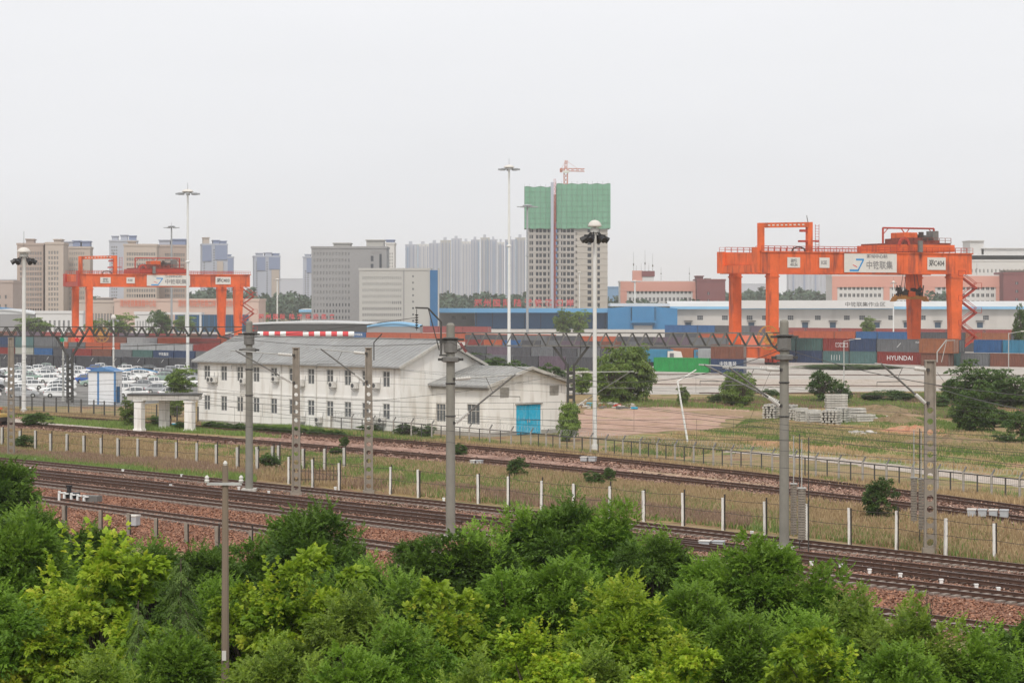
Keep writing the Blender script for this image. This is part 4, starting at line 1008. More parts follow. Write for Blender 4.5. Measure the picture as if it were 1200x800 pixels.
shed(430, 492, 381.5, 377.5, 740, 24, 'small shed with pale blue curved roof left of the blue warehouse', M['office_gray'], M['blue_eave'])

# long pale warehouse with light blue eave
def warehouse(px0, px1, yeave, d, depth, label, ridge_y, wins, doors, cat='warehouse', mw=None, winh=1.9):
    xl, xr = (px0 - CX) / F * d, (px1 - CX) / F * d; h = CH - (yeave - HY) / F * d; w = xr - xl; hr = CH - (ridge_y - HY) / F * (d + 22)
    t = empty('warehouse', label, cat, (xl, d, 0))
    X = lambda p: (p - CX) / F * d - xl; Z = lambda y: CH - (y - HY) / F * d
    hs = [(X(a), X(b), Z(y1), Z(y0)) for a, b, y0, y1 in wins + doors]
    q = MB(); facade(q, (0, 0, 0), (1, 0, 0), (0, -1, 0), w, h, hs, .5)
    q.quad((w, 0, 0), (w, depth, 0), (w, depth, h), (w, 0, h)); q.quad((0, depth, 0), (0, 0, 0), (0, 0, h), (0, depth, h)); q.build('wall', mw or M['warehouse'], t)
    q = MB(); q.b6(-.5, w + .5, -2.6, -.01, h - .05, h + 1.1); q.build('eave', M['blue_eave'], t)
    q = MB(); q.quad((-.5, -.5, h + 1.12), (w + .5, -.5, h + 1.12), (w + .5, 22, hr), (-.5, 22, hr)); q.quad((-.5, 22, hr), (w + .5, 22, hr), (w + .5, depth, h), (-.5, depth, h)); q.build('roof', M['roof_white'], t)
    for (a, b, c, e) in hs[:len(wins)]: put_window(t, (a, .3, c), 0, b - a, e - c, 3, .5, M['glass_far'], M['frame_gray'], frame=True)
    for (a, b, c, e) in hs[len(wins):]:
        mm = MB(); mm.b6(a, b, .3, .4, c, e); mm.build('door', M['blue_dark'], t); mm = MB(); mm.b6(a - .6, b + .6, -1.3, -.01, e + .5, e + .75); mm.build('door_canopy', M['dark_steel'], t)
    return t, X, Z, h, hr
wins = [(x, x + 7, 369.5, 375) for x in (817, 846, 875, 893, 923, 955, 989, 1007, 1041, 1052, 1078, 1080.5, 1152, 1193, 1225)]
wins = [w_ for i, w_ in enumerate(wins) if i not in (9, 11)]
doors = [(x, x + 7, 377.5, 384) for x in (803, 877, 940, 972.5, 1024, 1059, 1095.5, 1145)]
wh = warehouse(786, 1290, 362, 1000, 60, 'long pale warehouse with a light blue eave behind the right crane', 352.8, wins, doors)
wins = [(361, 366, 370, 373.5), (395 - 13, 387, 370, 373.5), (402, 407, 370, 373.5), (422, 427, 370, 373.5), (444, 449, 370, 373.5), (464, 469, 370, 373.5), (508, 512, 370, 373.5), (529, 534, 370, 374), (541, 546, 370, 374)]
doors = [(495.5, 500.5, 375.5, 381)]
warehouse(352, 556, 365.5, 1010, 40, 'pale warehouse with a light blue eave left of the blue warehouse', 361.5, wins, doors)
# parapet with black lettering in front of the roof
hp = MB(); hp.b6(0, (1047 - 867) / F * 996, -.02, .4, 0, 3.6)
t = empty('sign_parapet', 'white parapet with black characters on the pale warehouse roof', 'sign', ((867 - CX) / F * 996, 996.0, CH - (361.3 - HY) / F * 996)); hp.build('panel', M['far_white'], t)

def text(body, size, m, loc, parent, name='lettering', rz=0.0, width=None, depth=0.02, bold=0.0):
    c = bpy.data.curves.new(name, 'FONT'); c.body = body; c.size = size; c.extrude = depth; c.align_x = 'CENTER'; c.align_y = 'CENTER'; c.resolution_u = 2; c.offset = bold
    o = bpy.data.objects.new(name, c); COL.objects.link(o)
    dg = bpy.context.evaluated_depsgraph_get(); dg.update()
    me = bpy.data.meshes.new_from_object(o.evaluated_get(dg)); bpy.data.objects.remove(o)
    if width and len(me.vertices):
        xs_ = [v.co.x for v in me.vertices]; k = width / (max(xs_) - min(xs_)); mid = (max(xs_) + min(xs_)) / 2
        for v in me.vertices: v.co.x = (v.co.x - mid) * k
    me.materials.clear(); me.materials.append(m)
    q = obj(name, me, parent, loc); q.rotation_euler = (R(90), 0, rz); return q
text('中铁联集作业区', 2.2, M['ink'], ((1014 - 867) / F * 996, -.06, 1.7), t, width=(1038 - 991) / F * 996, bold=.02)

# blue warehouse
def blue_hall():
    d = 985.0; X0 = (556 - CX) / F * d; X = lambda p: (p - CX) / F * d - X0; Z = lambda y: CH - (y - HY) / F * d
    t = empty('blue_warehouse', 'blue metal warehouse with a deep shaded canopy and red roof characters', 'warehouse', (X0, d, 0))
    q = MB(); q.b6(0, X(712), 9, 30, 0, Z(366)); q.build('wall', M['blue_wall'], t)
    q = MB(); q.b6(-18, X(716), -1.5, 30, Z(366.3), Z(361.5)); q.build('canopy', mat('canopy_blue', (.10, .28, .48), .6, .06, .05), t)
    q = MB()
    for k in range(9): x = X(556 + 19 * k + 2); q.b6(x - .15, x + .15, 8.8, 9, 0, Z(366.4))
    q.build('wall_ribs', M['blue_dark'], t)
    q = MB(); q.b6(X(578), X(590), 8.6, 8.98, 0, Z(386)); q.build('door', M['blue_dark'], t)
    q = MB(); a, b, c, e = X(712), X(739), X(767), X(793)
    out_ = [(a, Z(361.5)), (b, Z(359)), (c, Z(359)), (e, Z(361.5)), (e, 0), (a, 0)]
    n = len(out_); vs = [(x, -4, z) for x, z in out_] + [(x, 30, z) for x, z in out_]
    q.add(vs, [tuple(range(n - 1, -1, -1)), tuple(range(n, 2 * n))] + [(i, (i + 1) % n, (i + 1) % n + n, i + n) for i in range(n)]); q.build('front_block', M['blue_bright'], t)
    q = MB(); q.b6(b, c, -5.2, -4.02, Z(375.5), Z(360)); q.b6(b - .5, c + .5, -6.0, -5.22, Z(378), Z(375.5)); q.b6(b, b + .3, -5.2, -4.02, 0, Z(360)); q.b6(c - .3, c, -5.2, -4.02, 0, Z(360)); q.build('porch', M['blue_bright'], t)
    q = MB(); q.b6(b + 1.2, c - 1.2, -4.4, -4.03, 0, Z(381)); q.build('gate', M['office_gray'], t)
    q = MB(); q.b6(X(716), X(786), 6, 30, Z(359), Z(355.5)); q.build('roof', M['roof_white'], t)
    # red characters on a frame above the canopy: one thing each
    glyphs = '郑州国际陆港铁路口岸站'
    for g_, x in zip(glyphs, (560, 571, 582, 594, 606.5, 619, 631, 643.5, 656, 668, 679)):
        if x > 672: continue
        p = Vector((X0 + X(x), d + 2, Z(361.3)))
        s = empty('roof_character', 'red metal character in the row standing on the blue canopy roof', 'sign', p, 0, 'red characters on the blue warehouse roof')
        text(g_, 3.6, M['red_letter'], (0, 0, 2.2), s, 'character', depth=.15, bold=.07)
        b_ = MB()
        for xx in (-1.2, 1.2): b_.bar((xx, .35, 0), (xx, .35, 3.6), .14)
        b_.bar((-1.4, .35, .5), (1.4, .35, .5), .14); b_.build('stand', M['gray_steel'], s)
blue_hall()
d_ = 800.0
for g_, x in zip('郑州国际陆港欢迎您来往', (306, 314.5, 323, 331, 342, 351, 361, 370, 379.5, 389)):
    p = Vector(((x - CX) / F * d_, d_, CH - (375.2 - HY) / F * d_))
    s = empty('roof_character', 'red metal character in the row on the low shed roof at left', 'sign', p, 0, 'red characters on the low shed roof')
    text(g_, 2.0, M['red_letter'], (0, 0, 1.2), s, 'character', depth=.12, bold=.04)
    b_ = MB(); b_.bar((-.7, .3, -1.2), (-.7, .3, 2), .12); b_.bar((.7, .3, -1.2), (.7, .3, 2), .12); b_.build('stand', M['gray_steel'], s)
lett = lambda s_, pc, wpx, y: text(s_, 3.0, mat('pale_red', (.62, .20, .13), .7, 0), (((pc - 134) / F * 900), -.56, CH - (y - HY) / F * 900), hall, width=wpx / F * 900, bold=.04)
lett('郑州铁路集装箱中心站', 162, 42, 356); lett('郑州国际陆港铁路口岸', 231, 44, 356); lett('物流中心', 272, 18, 356)

# ================================================================== CONTAINER YARD
CC = {'red': (0.28, 0.035, 0.028), 'brown': (0.22, 0.08, 0.05), 'rust': (0.36, 0.125, 0.055), 'orange': (0.52, 0.11, 0.04), 'navy': (0.025, 0.05, 0.12), 'blue': (0.03, 0.13, 0.33),
      'teal': (0.085, 0.17, 0.17), 'gray': (0.14, 0.145, 0.155), 'dgray': (0.075, 0.075, 0.085), 'green': (0.06, 0.13, 0.12), 'cream': (0.36, 0.37, 0.32), 'bgreen': (0.02, 0.30, 0.07),
      'pinkred': (0.36, 0.065, 0.055), 'sky': (0.04, 0.22, 0.36), 'purple': (0.13, 0.09, 0.12), 'lgray': (0.34, 0.35, 0.36)}
CC = {k: tuple(x * (.72 if k in ('orange', 'pinkred', 'red', 'blue', 'rust', 'brown') else .85) + .012 for x in v) for k, v in CC.items()}
CM = {k: mat('container_' + k, v, 0.6, 0.12, 0.8, dirt=tuple(x * .45 + .03 for x in v), dirt_amt=0.45) for k, v in CC.items()}
CW = {'red': 'red', 'brown': 'brown', 'rust': 'rust brown', 'orange': 'orange', 'navy': 'navy blue', 'blue': 'blue', 'teal': 'teal gray', 'gray': 'gray', 'dgray': 'dark gray', 'green': 'dark green', 'cream': 'cream', 'bgreen': 'bright green', 'pinkred': 'pinkish red', 'sky': 'sky blue', 'purple': 'dull purple', 'lgray': 'pale gray'}
CMESH = {}
def container_mesh(L, H, col):
    k = (L, H, col)
    if k in CMESH: return CMESH[k]
    W_ = 2.44; b = MB()
    n = int((L - .4) / .56); st = (L - .4) / n
    for y0, sg in ((0.0, 1), (W_, -1)):        # corrugated long sides
        for i in range(n):
            x = .2 + i * st; yo = y0 + sg * .02; yi = y0 + sg * .085
            P = [(x, yo), (x + st * .38, yo), (x + st * .5, yi), (x + st * .88, yi), (x + st, yo)]
            for (xa, ya), (xb, yb) in zip(P[:-1], P[1:]):
                q = [(xa, ya, .16), (xb, yb, .16), (xb, yb, H - .12), (xa, ya, H - .12)]
                b.add(q if sg > 0 else q[::-1], [(0, 1, 2, 3)])
    b.b6(.03, L - .03, .1, W_ - .1, H - .1, H - .04); b.b6(.03, L - .03, .1, W_ - .1, .1, .16)
    b.b6(.02, .08, .1, W_ - .1, .16, H - .12)
    f = MB()
    for x in (0, L - .18):
        for y in (0, W_ - .18): f.b6(x, x + .18, y, y + .18, 0, H)
    for y in (0, W_ - .1):
        f.b6(.18, L - .18, y, y + .1, 0, .16); f.b6(.18, L - .18, y, y + .1, H - .12, H)
    for x in (0, L - .1): f.b6(x, x + .1, .18, W_ - .18, 0, .16); f.b6(x, x + .1, .18, W_ - .18, H - .12, H)
    d = MB(); d.b6(L - .1, L - .05, .19, W_ / 2 - .01, .17, H - .13)
    e = MB(); e.b6(L - .1, L - .05, W_ / 2 + .01, W_ - .19, .17, H - .13)
    for y in (.45, .85): d.tube((L - .02, y, .2), (L - .02, y, H - .16), .022, n=5, m=1)
    for y in (1.6, 2.0): e.tube((L - .02, y, .2), (L - .02, y, H - .16), .022, n=5, m=1)
    CMESH[k] = (b.mesh('body', CM[col]), f.mesh('frame', CM[col]), d.mesh('door', [CM[col], M['galv']]), e.mesh('door', [CM[col], M['galv']]))
    return CMESH[k]
def container(p, a, L, col, label, group, H=2.59, letters=None):
    ms = container_mesh(L, H, col)
    t = empty('shipping_container', label, 'container', p, a, group)
    obj('body', ms[0], t); obj('frame', ms[1], t); obj('door', ms[2], t); obj('door', ms[3], t)
    if letters:
        for (s_, size, x, z, mm) in letters: text(s_, size, M[mm], (x, -.012, z), t, depth=.008)
    return t
RA = math.atan2(-2600, 3800 + 2300 * 0) # rows run towards the right and slightly nearer
RA = R(-38); RDIR = Vector((math.cos(RA), math.sin(RA), 0))
def row(px, py, spec, z=0.0, group='containers', where='', letters={}, gap=0.35):
    p = G(px, py); p.z = z
    for i, (L, col) in enumerate(spec):
        if col is not None:
            q = p.copy(); c_ = CX + q.x / q.y * F
            container(q, RA, L, col, '%s shipping container %s' % (CW[col], where), '%s %s' % (CW[col], group), letters=letters.get(i))
        p = p + RDIR * (L + gap)
S, B_ = 6.06, 12.19
cyc = lambda seq, n: [seq[i % len(seq)] for i in range(n)]
# left yard, near to far
row(-60, 428.5, [(S, 'dgray')] * 13, where='in the low dark row right behind the parked cars', group='containers in the low dark row', letters={i: [('⟋', .9, 4.6, 2.1, 'white_letter')] for i in range(13)})
row(-46, 419, [(S, 'brown'), (S, 'navy'), (S, 'red'), (S, 'cream'), (S, 'blue'), (S, 'dgray'), (S, 'red'), (S, 'brown'), (S, 'gray'), (S, 'green'), (S, 'navy'), (S, 'navy'), (S, 'gray'), (S, 'gray'), (B_, 'brown')], where='in the second row behind the parked cars', group='containers in second left row',
    letters={3: [('UES', .9, 3, 1.7, 'white_letter')], 10: [('中铁集装', .75, 3.2, 1.8, 'white_letter'), ('CRCT', .5, 3.2, .9, 'white_letter')]})
row(-46, 419, [(S, 'red'), (S, 'navy'), (S, 'navy'), (S, 'teal'), (S, 'gray')], z=2.6, where='stacked on the second left row behind the parked cars', group='containers stacked in second left row')
row(-70, 409.5, [(S, 'red'), (S, 'brown'), (S, 'navy'), (S, 'navy'), (S, 'green'), (S, 'orange'), (S, 'navy'), (S, 'orange'), (S, 'gray'), (S, 'orange'), (S, 'orange'), (S, 'lgray'), (S, 'lgray'), (S, 'lgray'), (S, 'lgray'), (B_, 'red')], where='in the third left row around the left crane feet', group='containers in third left row')
row(-80, 401.5, [(B_, 'brown'), (B_, 'orange'), (S, 'red'), (B_, 'purple'), (B_, 'orange'), (S, 'cream'), (B_, 'orange'), (B_, 'brown'), (B_, 'lgray'), (B_, 'orange'), (B_, 'red'), (B_, 'orange'), (B_, 'brown'), (B_, 'lgray')], where='in the fourth left row beyond the left crane', group='containers in fourth left row')
row(-90, 395.5, [(B_, 'purple'), (B_, 'brown'), (B_, 'red'), (B_, 'brown'), (B_, 'purple'), (B_, 'pinkred'), (B_, 'brown'), (B_, 'red'), (B_, 'purple'), (B_, 'red'), (B_, 'brown'), (B_, 'purple')], where='in the farthest left row before the pink hall', group='containers in farthest left row')
# middle, seen between the building roof and the portal beam
row(412, 398.5, [(S, 'blue'), (S, 'orange'), (B_, 'orange'), (B_, 'orange'), (B_, 'orange'), (S, 'orange'), (B_, 'orange'), (B_, 'orange')], z=0, where='in the orange row just above the white building roof', group='containers above the white building roof', letters={0: [('中铁联集', .9, 3, 1.8, 'white_letter')]})
row(486, 389.5, [(B_, 'pinkred'), (B_, 'pinkred'), (B_, 'pinkred')], where='in the long red row before the pale warehouse at left', group='containers in the left long red row')
row(545, 409, [(S, 'red'), (S, 'orange'), (S, 'blue'), (S, 'dgray'), (S, 'gray'), (S, 'purple'), (S, 'dgray'), (S, 'brown'), (S, 'gray'), (S, 'dgray')], where='behind the portal beam in front of the blue warehouse', group='containers behind the portal beam')
row(545, 419, [(S, 'dgray'), (S, 'purple'), (S, 'dgray'), (S, 'gray'), (S, 'dgray'), (S, 'gray'), (S, 'dgray'), (S, 'green'), (S, 'dgray'), (S, 'gray')], where='in the dark row below the portal beam', group='containers in the dark row below the portal beam')
row(545, 402, [(S, 'dgray'), (B_, 'dgray'), (B_, 'gray'), (B_, 'dgray'), (B_, 'orange'), (B_, 'dgray'), (B_, 'purple'), (B_, 'gray'), (B_, 'gray')], where='low behind the portal beam before the blue warehouse', group='containers low behind the portal beam')
row(540, 431, [(S, 'dgray'), (S, 'gray'), (S, 'dgray'), (S, 'purple'), (S, 'dgray'), (S, 'gray')], where='in the nearest dark row seen over the annex roof', group='containers over the annex roof')
row(730, 417, [(S, 'green'), (S, 'dgray'), (S, 'dgray'), (S, 'dgray')], where='behind the bright green container', group='containers behind the bright green one')
row(779, 400, [(B_, 'blue'), (S, 'blue'), (S, 'dgray'), (S, 'gray'), (S, 'purple')], z=2.6, where='high between blue warehouse and the right crane', group='containers high beside the blue warehouse')
row(779, 400, [(B_, 'dgray'), (B_, 'orange'), (B_, 'gray'), (B_, 'dgray')], where='low between blue warehouse and the right crane', group='containers low beside the blue warehouse')
# bright green one, brown over navy pair
container(G(766, 435), RA, B_, 'bgreen', 'bright green shipping container standing alone right of the big bush', None)
container(G(833, 437), RA * .5, S, 'navy', 'navy container with white lettering under a brown one, left of the right crane base', None, letters=[('中铁集装', .8, 3.2, 1.7, 'white_letter'), ('CRCT', .4, 3.2, .8, 'white_letter')])
q = G(833, 437); q.z = 2.6; container(q, RA * .5, S, 'brown', 'brown container on top of the navy one, left of the right crane base', None)
# right of the crane's left legs
row(903, 424, [(S, 'navy'), (S, 'navy'), (S, 'teal'), (S, 'teal'), (B_, 'red'), (S, 'teal'), (S, 'gray'), (B_, 'brown'), (S, 'dgray'), (B_, 'dgray'), (S, 'dgray'), (B_, 'gray'), (B_, 'blue')], where='on the ground in the near row under the right crane', group='containers in right near row',
    letters={4: [('HYUNDAI', 1.35, 5.2, 1.3, 'white_letter')], 2: [('| | | |', 1.2, 3, 1.3, 'white_letter')], 9: [('✕', 1.2, 3.3, 1.5, 'white_letter')]})
row(903, 424, [(S, 'green'), (S, 'green'), (S, 'red'), (S, 'navy'), (B_, 'gray'), (S, 'dgray')], z=2.6, where='on the second tier of the near row under the right crane', group='containers on right second tier',
    letters={4: [('⟋', 1.3, 5, 1.5, 'white_letter'), ('KLINE', .5, 9.5, 2.0, 'white_letter')], 2: [('⁞⁞⁞', .9, 4.5, 1.3, 'white_letter')]})
q = G(1077, 428.5) ; q.z = 2.6; container(q, RA, S * 1.25, 'rust', 'rust brown container held high between the right crane legs', None, H=2.9)
container(G(1079, 428.5), RA, S, 'brown', 'brown container beneath the rust brown one between right crane legs', None, H=2.5)
row(1141, 428, [(S, 'blue'), (S, 'sky'), (B_, 'gray'), (B_, 'blue')], z=2.6, where='on the second tier right of the right crane', group='containers right of the crane upper')
row(930, 409, [(B_, 'orange'), (S, 'orange'), (S, 'blue'), (B_, 'blue'), (B_, 'dgray'), (B_, 'rust'), (B_, 'dgray'), (B_, 'orange'), (B_, 'orange'), (B_, 'dgray')], z=2.3, where='in the second row behind the right crane', group='containers in right second row')
row(930, 409, [(B_, 'dgray')] * 9, z=-.3, where='at the bottom of the second row behind the right crane', group='containers in right second row bottom')
row(868, 395, [(B_, 'pinkred'), (B_, 'pinkred'), (B_, 'pinkred'), (B_, 'pinkred'), (B_, 'pinkred'), (B_, 'pinkred'), (B_, 'pinkred'), (B_, 'pinkred'), (B_, 'pinkred'), (B_, 'pinkred'), (B_, 'pinkred'), (B_, 'pinkred'), (B_, 'pinkred')], z=.9, where='in the long red row before the pale warehouse at right', group='containers in the right long red row', gap=1.2)
row(890, 399, [(B_, 'orange')] * 13, z=0, where='in the orange row below the long red row at right', group='containers in the right orange row')

# red and white striped boom
p = D(302, 391, 700); q = D(415, 391, 700)
t = empty('striped_boom', 'long horizontal boom striped red and white just above the white building roof', 'boom', (p.x, p.y, 0))
n = 17; L = q.x - p.x; pat = [(0, 1, 'w')] 
mw, mr_ = MB(), MB()
for i in range(n):
    a, b = L * i / n, L * (i + 1) / n; z = p.z
    (mr_ if (i % 2 == 1 or i == 6) else mw).tube((a, 0, z), (b, 0, z), .78, n=10)
mw.lathe((0, 0, 0), [(.01, 0), (.011, .01)], 3); mw.build('white_bands', M['stripe_white'], t); mr_.build('red_bands', M['stripe_red'], t)
m_ = MB()
for x in (.5, L * .5, L - .5): m_.b6(x - .2, x + .2, -.2, .2, 0, z - .7)
m_.build('post', M['gray_steel'], t)

# ================================================================== GANTRY CRANES
def gantry_crane(o, yaw, Sp, Wb, z0, z1, k, number, label, reel, trolley_x, spreader=True, full=True):
    """Sp span between legs, Wb wheelbase, z0/z1 underside and top of the girders, k size factor"""
    t = empty('gantry_crane', label, 'gantry crane', o, yaw, 'orange rail gantry cranes'); O = M['crane']; RD = M['crane_red']
    gw = 1.5 * k
    for y, nm in ((0, 'near'), (Wb, 'far')):
        g_ = MB(); x0 = -3.2 * k if y == 0 else -3.2 * k; x1 = Sp + 4.0 * k
        g_.b6(x0, x1, y - gw / 2, y + gw / 2, z0, z1 - .25); g_.b6(x0, x1 + .2, y - gw / 2 - .25, y + gw / 2 + .25, z1 - .25, z1)
        g_.b6(x0, x1, y - gw / 2 - .12, y + gw / 2 + .12, z0 - .12, z0 - .001)
        for i in range(1, 12): x = x0 + (x1 - x0) * i / 12; g_.b6(x - .05, x + .05, y - gw / 2 - .06, y - gw / 2 - .001, z0 + .1, z1 - .35)
        gd = g_.build('girder', O, t)
        r_ = MB(); zz = z1 + 1.05 * k; n = int((x1 - x0) / (1.5 * k))
        for side in (-1, 1):
            yy = y + side * (gw / 2 + .35 * k)
            for i in range(n + 1): x = x0 + (x1 - x0) * i / n; r_.bar((x, yy, z1), (x, yy, zz), .07)
            for z in (zz, z1 + .55 * k): r_.bar((x0, yy, z), (x1, yy, z), .06)
        r_.build('handrail', RD, t)
        w_ = MB(); w_.b6(x0, x1, y + gw / 2 + .26, y + gw / 2 + 1.0 * k, z1 - .1, z1 - .02); w_.build('walkway', RD, t)
    # end tie at the left with a recessed panel
    e = MB(); e.b6(-3.25 * k, -3.25 * k + 1.3 * k, gw / 2 + .01, Wb - gw / 2 - .01, z0 + (z1 - z0) * .38, z1 - .3); e.build('end_tie', O, t)
    e = MB(); e.b6(-4.0 * k, -3.3 * k, -gw / 2, gw / 2 + .8, z0, z1 + .8); e.b6(-4.0 * k, -3.3 * k, Wb - gw / 2 - .8, Wb + gw / 2, z0, z1 + .1); e.b6(-3.9 * k, -3.35 * k, gw / 2 + .81, Wb - gw / 2 - .81, z0 + .02, z0 + (z1 - z0) * .36); e.build('end_plate', RD if not full else O, t)
    e = MB(); e.b6(Sp + 2.6 * k, Sp + 3.9 * k, gw / 2 + .01, Wb - gw / 2 - .01, z0 + .3, z1 - .3); e.build('end_tie', O, t)
    lw = 2.05 * k
    def leg(x, y, wt, wb_, nm='leg'):
        m_ = MB(); d0 = wb_ / 2; d1 = wt / 2; dy = lw * .42
        m_.add([(x - d0, y - dy, 2.3), (x + d0, y - dy, 2.3), (x + d0, y + dy, 2.3), (x - d0, y + dy, 2.3), (x - d1, y - dy, z0 - .13), (x + d1, y - dy, z0 - .13), (x + d1, y + dy, z0 - .13), (x - d1, y + dy, z0 - .13)],
               [(0, 3, 2, 1), (4, 5, 6, 7), (0, 1, 5, 4), (1, 2, 6, 5), (2, 3, 7, 6), (3, 0, 4, 7)])
        m_.b6(x - d1 - .15, x + d1 + .15, y - dy - .15, y + dy + .15, z0 - .9, z0 - .6)
        return m_.build(nm, O, t, bevel=0)
    leg(0, 0, lw, lw); leg(0, Wb, lw, lw); leg(Sp, 0, lw * 1.6, lw * 1.02); leg(Sp, Wb, lw * 1.6, lw * 1.02)
    for x in (0, Sp):
        m_ = MB(); m_.b6(x - lw * .55, x + lw * .55, -1.5 * k, Wb + 1.5 * k, 1.3, 3.0 * k + .4); m_.build('sill_beam', O, t)
        for y in (0, Wb):
            b_ = MB()
            for q in (-1.6 * k, 0.0, 1.6 * k): b_.b6(x - .45, x + .45, y + q - .6 * k, y + q + .6 * k, .55, 1.29)
            bo = b_.build('bogie', RD, t)
            for q in (-2.1, -1.1, -.5, .5, 1.1, 2.1): w_ = MB(); w_.tube((x - .3, y + q * k, .42), (x + .3, y + q * k, .42), .42, n=12); w_.build('wheel', M['crane_dark'], bo)
    # cable hoop over the left leg
    h = MB(); hx0, hx1 = -3.0 * k, 8.6 * k; hz = z1 + 5.9 * k; yy = -gw / 2 + .3
    h.b6(hx0 - .6 * k, hx0 + .6 * k, yy - .45, yy + .45, z1, hz - 1.2 * k); h.b6(hx1 - .6 * k, hx1 + .6 * k, yy - .45, yy + .45, z1, hz - .9 * k)
    h.add([(hx0 - .6 * k, yy - .45, hz - 1.2 * k), (hx1 + .6 * k, yy - .45, hz - .9 * k), (hx1 + .6 * k, yy + .45, hz - .9 * k), (hx0 - .6 * k, yy + .45, hz - 1.2 * k),
           (hx0 - .6 * k, yy - .45, hz - .2 * k), (hx1 + .6 * k, yy - .45, hz + .15 * k), (hx1 + .6 * k, yy + .45, hz + .15 * k), (hx0 - .6 * k, yy + .45, hz - .2 * k)], [(0, 3, 2, 1), (4, 5, 6, 7), (0, 1, 5, 4), (1, 2, 6, 5), (2, 3, 7, 6), (3, 0, 4, 7)])
    h.build('cable_hoop', O, t)
    h = MB()
    n = 9
    for i in range(n): x = hx0 + 1.4 * k + (hx1 - hx0 - 2.4 * k) * i / n; h.b6(x, x + .55 * k, yy - .47, yy - .452, hz - .78 * k + .03 * i, hz - .52 * k + .03 * i)
    h.build('hoop_slots', M['sign_white'], t)
    h = MB(); h.b6(hx1 - 2.4 * k, hx1 - .6 * k, yy - .5, yy + .5, hz - 4.0 * k, hz - 3.6 * k); h.b6(hx1 - 2.2 * k, hx1 - .65 * k, yy - .3, yy + .3, hz - 1.9 * k, hz - 1.4 * k); h.b6(hx1 + .6 * k, hx1 + 2.1 * k, yy - .5, yy + .5, hz - 3.9 * k, hz - 3.6 * k)
    for i in range(10): z = z1 + .3 + i * .55 * k; h.bar((hx1 + 1.5 * k, yy, z), (hx1 + 2.4 * k, yy, z), .07)
    for xx in (1.5, 2.4): h.bar((hx1 + xx * k, yy, z1), (hx1 + xx * k, yy, z1 + 5.6 * k), .08)
    h.build('hoop_ladder', RD, t)
    h = MB(); h.bar((hx1 - .3, yy, hz + .1), (hx1 - .6, yy, hz + 1.5 * k), .12); h.build('wind_vane', M['gray_steel'], t)
    h = MB()
    for i in range(8):
        a0, a1 = math.pi * i / 8, math.pi * (i + 1) / 8; cx_ = hx1 - 3 * k
        h.bar((cx_ + math.cos(a0) * 1.6 * k, yy - .7, z1 + math.sin(a0) * .9 * k), (cx_ + math.cos(a1) * 1.6 * k, yy - .7, z1 + math.sin(a1) * .9 * k), .22 * k)
    h.build('cable_loop', M['crane_dark'], t)
    # trolley
    tx0, tx1 = trolley_x; tz = z1 + .2
    m_ = MB(); m_.b6(tx0, tx1, -gw / 2 + .1, Wb + gw / 2 - .1, tz, tz + 1.5 * k); m_.build('trolley_frame', RD if not full else O, t)
    m_ = MB(); m_.b6(tx0 + 1.0 * k, tx1 - 1.0 * k, -.6, Wb + .6, tz + 1.52 * k, tz + 1.9 * k)
    for i in range(9): x = tx0 + 1.0 * k + (tx1 - tx0 - 2 * k) * i / 8; m_.bar((x, -.7, tz + 1.8 * k), (x, -.7, tz + 2.9 * k), .1)
    m_.bar((tx0 + 1.0 * k, -.7, tz + 2.9 * k), (tx1 - 1.0 * k, -.7, tz + 2.9 * k), .09); m_.bar((tx0 + 1.0 * k, -.7, tz + 2.4 * k), (tx1 - 1.0 * k, -.7, tz + 2.4 * k), .09)
    rq = random.Random(6)
    for i in range(16): m_.b6(*(lambda x, w: (x, x + w))(tx0 + rq.uniform(1, 11) * k, rq.uniform(.5, 1.6) * k), rq.uniform(0, 5), rq.uniform(6, 11), tz + 1.91 * k, tz + rq.uniform(2.2, 3.1) * k)
    m_.build('machinery_deck', M['crane_rust'], t)
    xm = (tx0 + tx1) / 2
    m_ = MB(); m_.b6(xm - 2.6 * k, xm + .8 * k, 4, Wb * .62, tz + 2.4 * k, tz + 4.2 * k); m_.build('winch_house', O, t, bevel=.1)
    m_ = MB(); m_.b6(xm + 5.2 * k, xm + 6.6 * k, 4.5, 7, tz + 1.91 * k, tz + 4.6 * k); m_.build('electric_cabinet', M['gray_steel'], t)
    m_ = MB(); m_.tube((xm + 1.2 * k, 4.0, tz + 2.8 * k), (xm + 4.2 * k, 4.0, tz + 2.8 * k), .85 * k, n=12); m_.tube((xm + 1.9 * k, 6.5, tz + 3.1 * k), (xm + 3.6 * k, 6.5, tz + 3.1 * k), .8 * k, n=12); m_.b6(xm + 1.3 * k, xm + 1.8 * k, 3.2, 4.4, tz + 1.92 * k, tz + 4.3 * k)
    m_.build('winch_drum', M['crane_dark'], t)
    m_ = MB(); ha, hb = tx0 + 1.2 * k, tx1 + .4 * k; hz2 = tz + 5.2 * k; y_ = Wb / 2
    m_.path([(ha, y_, tz + 1.7 * k), (ha, y_, hz2), (hb, y_, hz2), (hb, y_, tz + 1.7 * k)], .22 * k, 6); m_.path([(ha, y_, hz2 - 1.4 * k), (ha + 1.4 * k, y_, hz2)], .1 * k, 5); m_.path([(hb, y_, hz2 - 1.4 * k), (hb - 1.4 * k, y_, hz2)], .1 * k, 5)
    m_.path([(xm - 1.2 * k, y_, hz2), (xm, y_, hz2 - 1.3 * k), (xm + .9 * k, y_, hz2 - .2 * k)], .12 * k, 5); m_.build('service_hoop', RD, t)
    m_ = MB(); m_.b6(tx0 + 4.2 * k, tx0 + 5.1 * k, -gw / 2 - .9, -gw / 2 - .3, tz - .1, tz + 2.3 * k); m_.build('control_box', M['gray_steel'], t)
    m_ = MB()
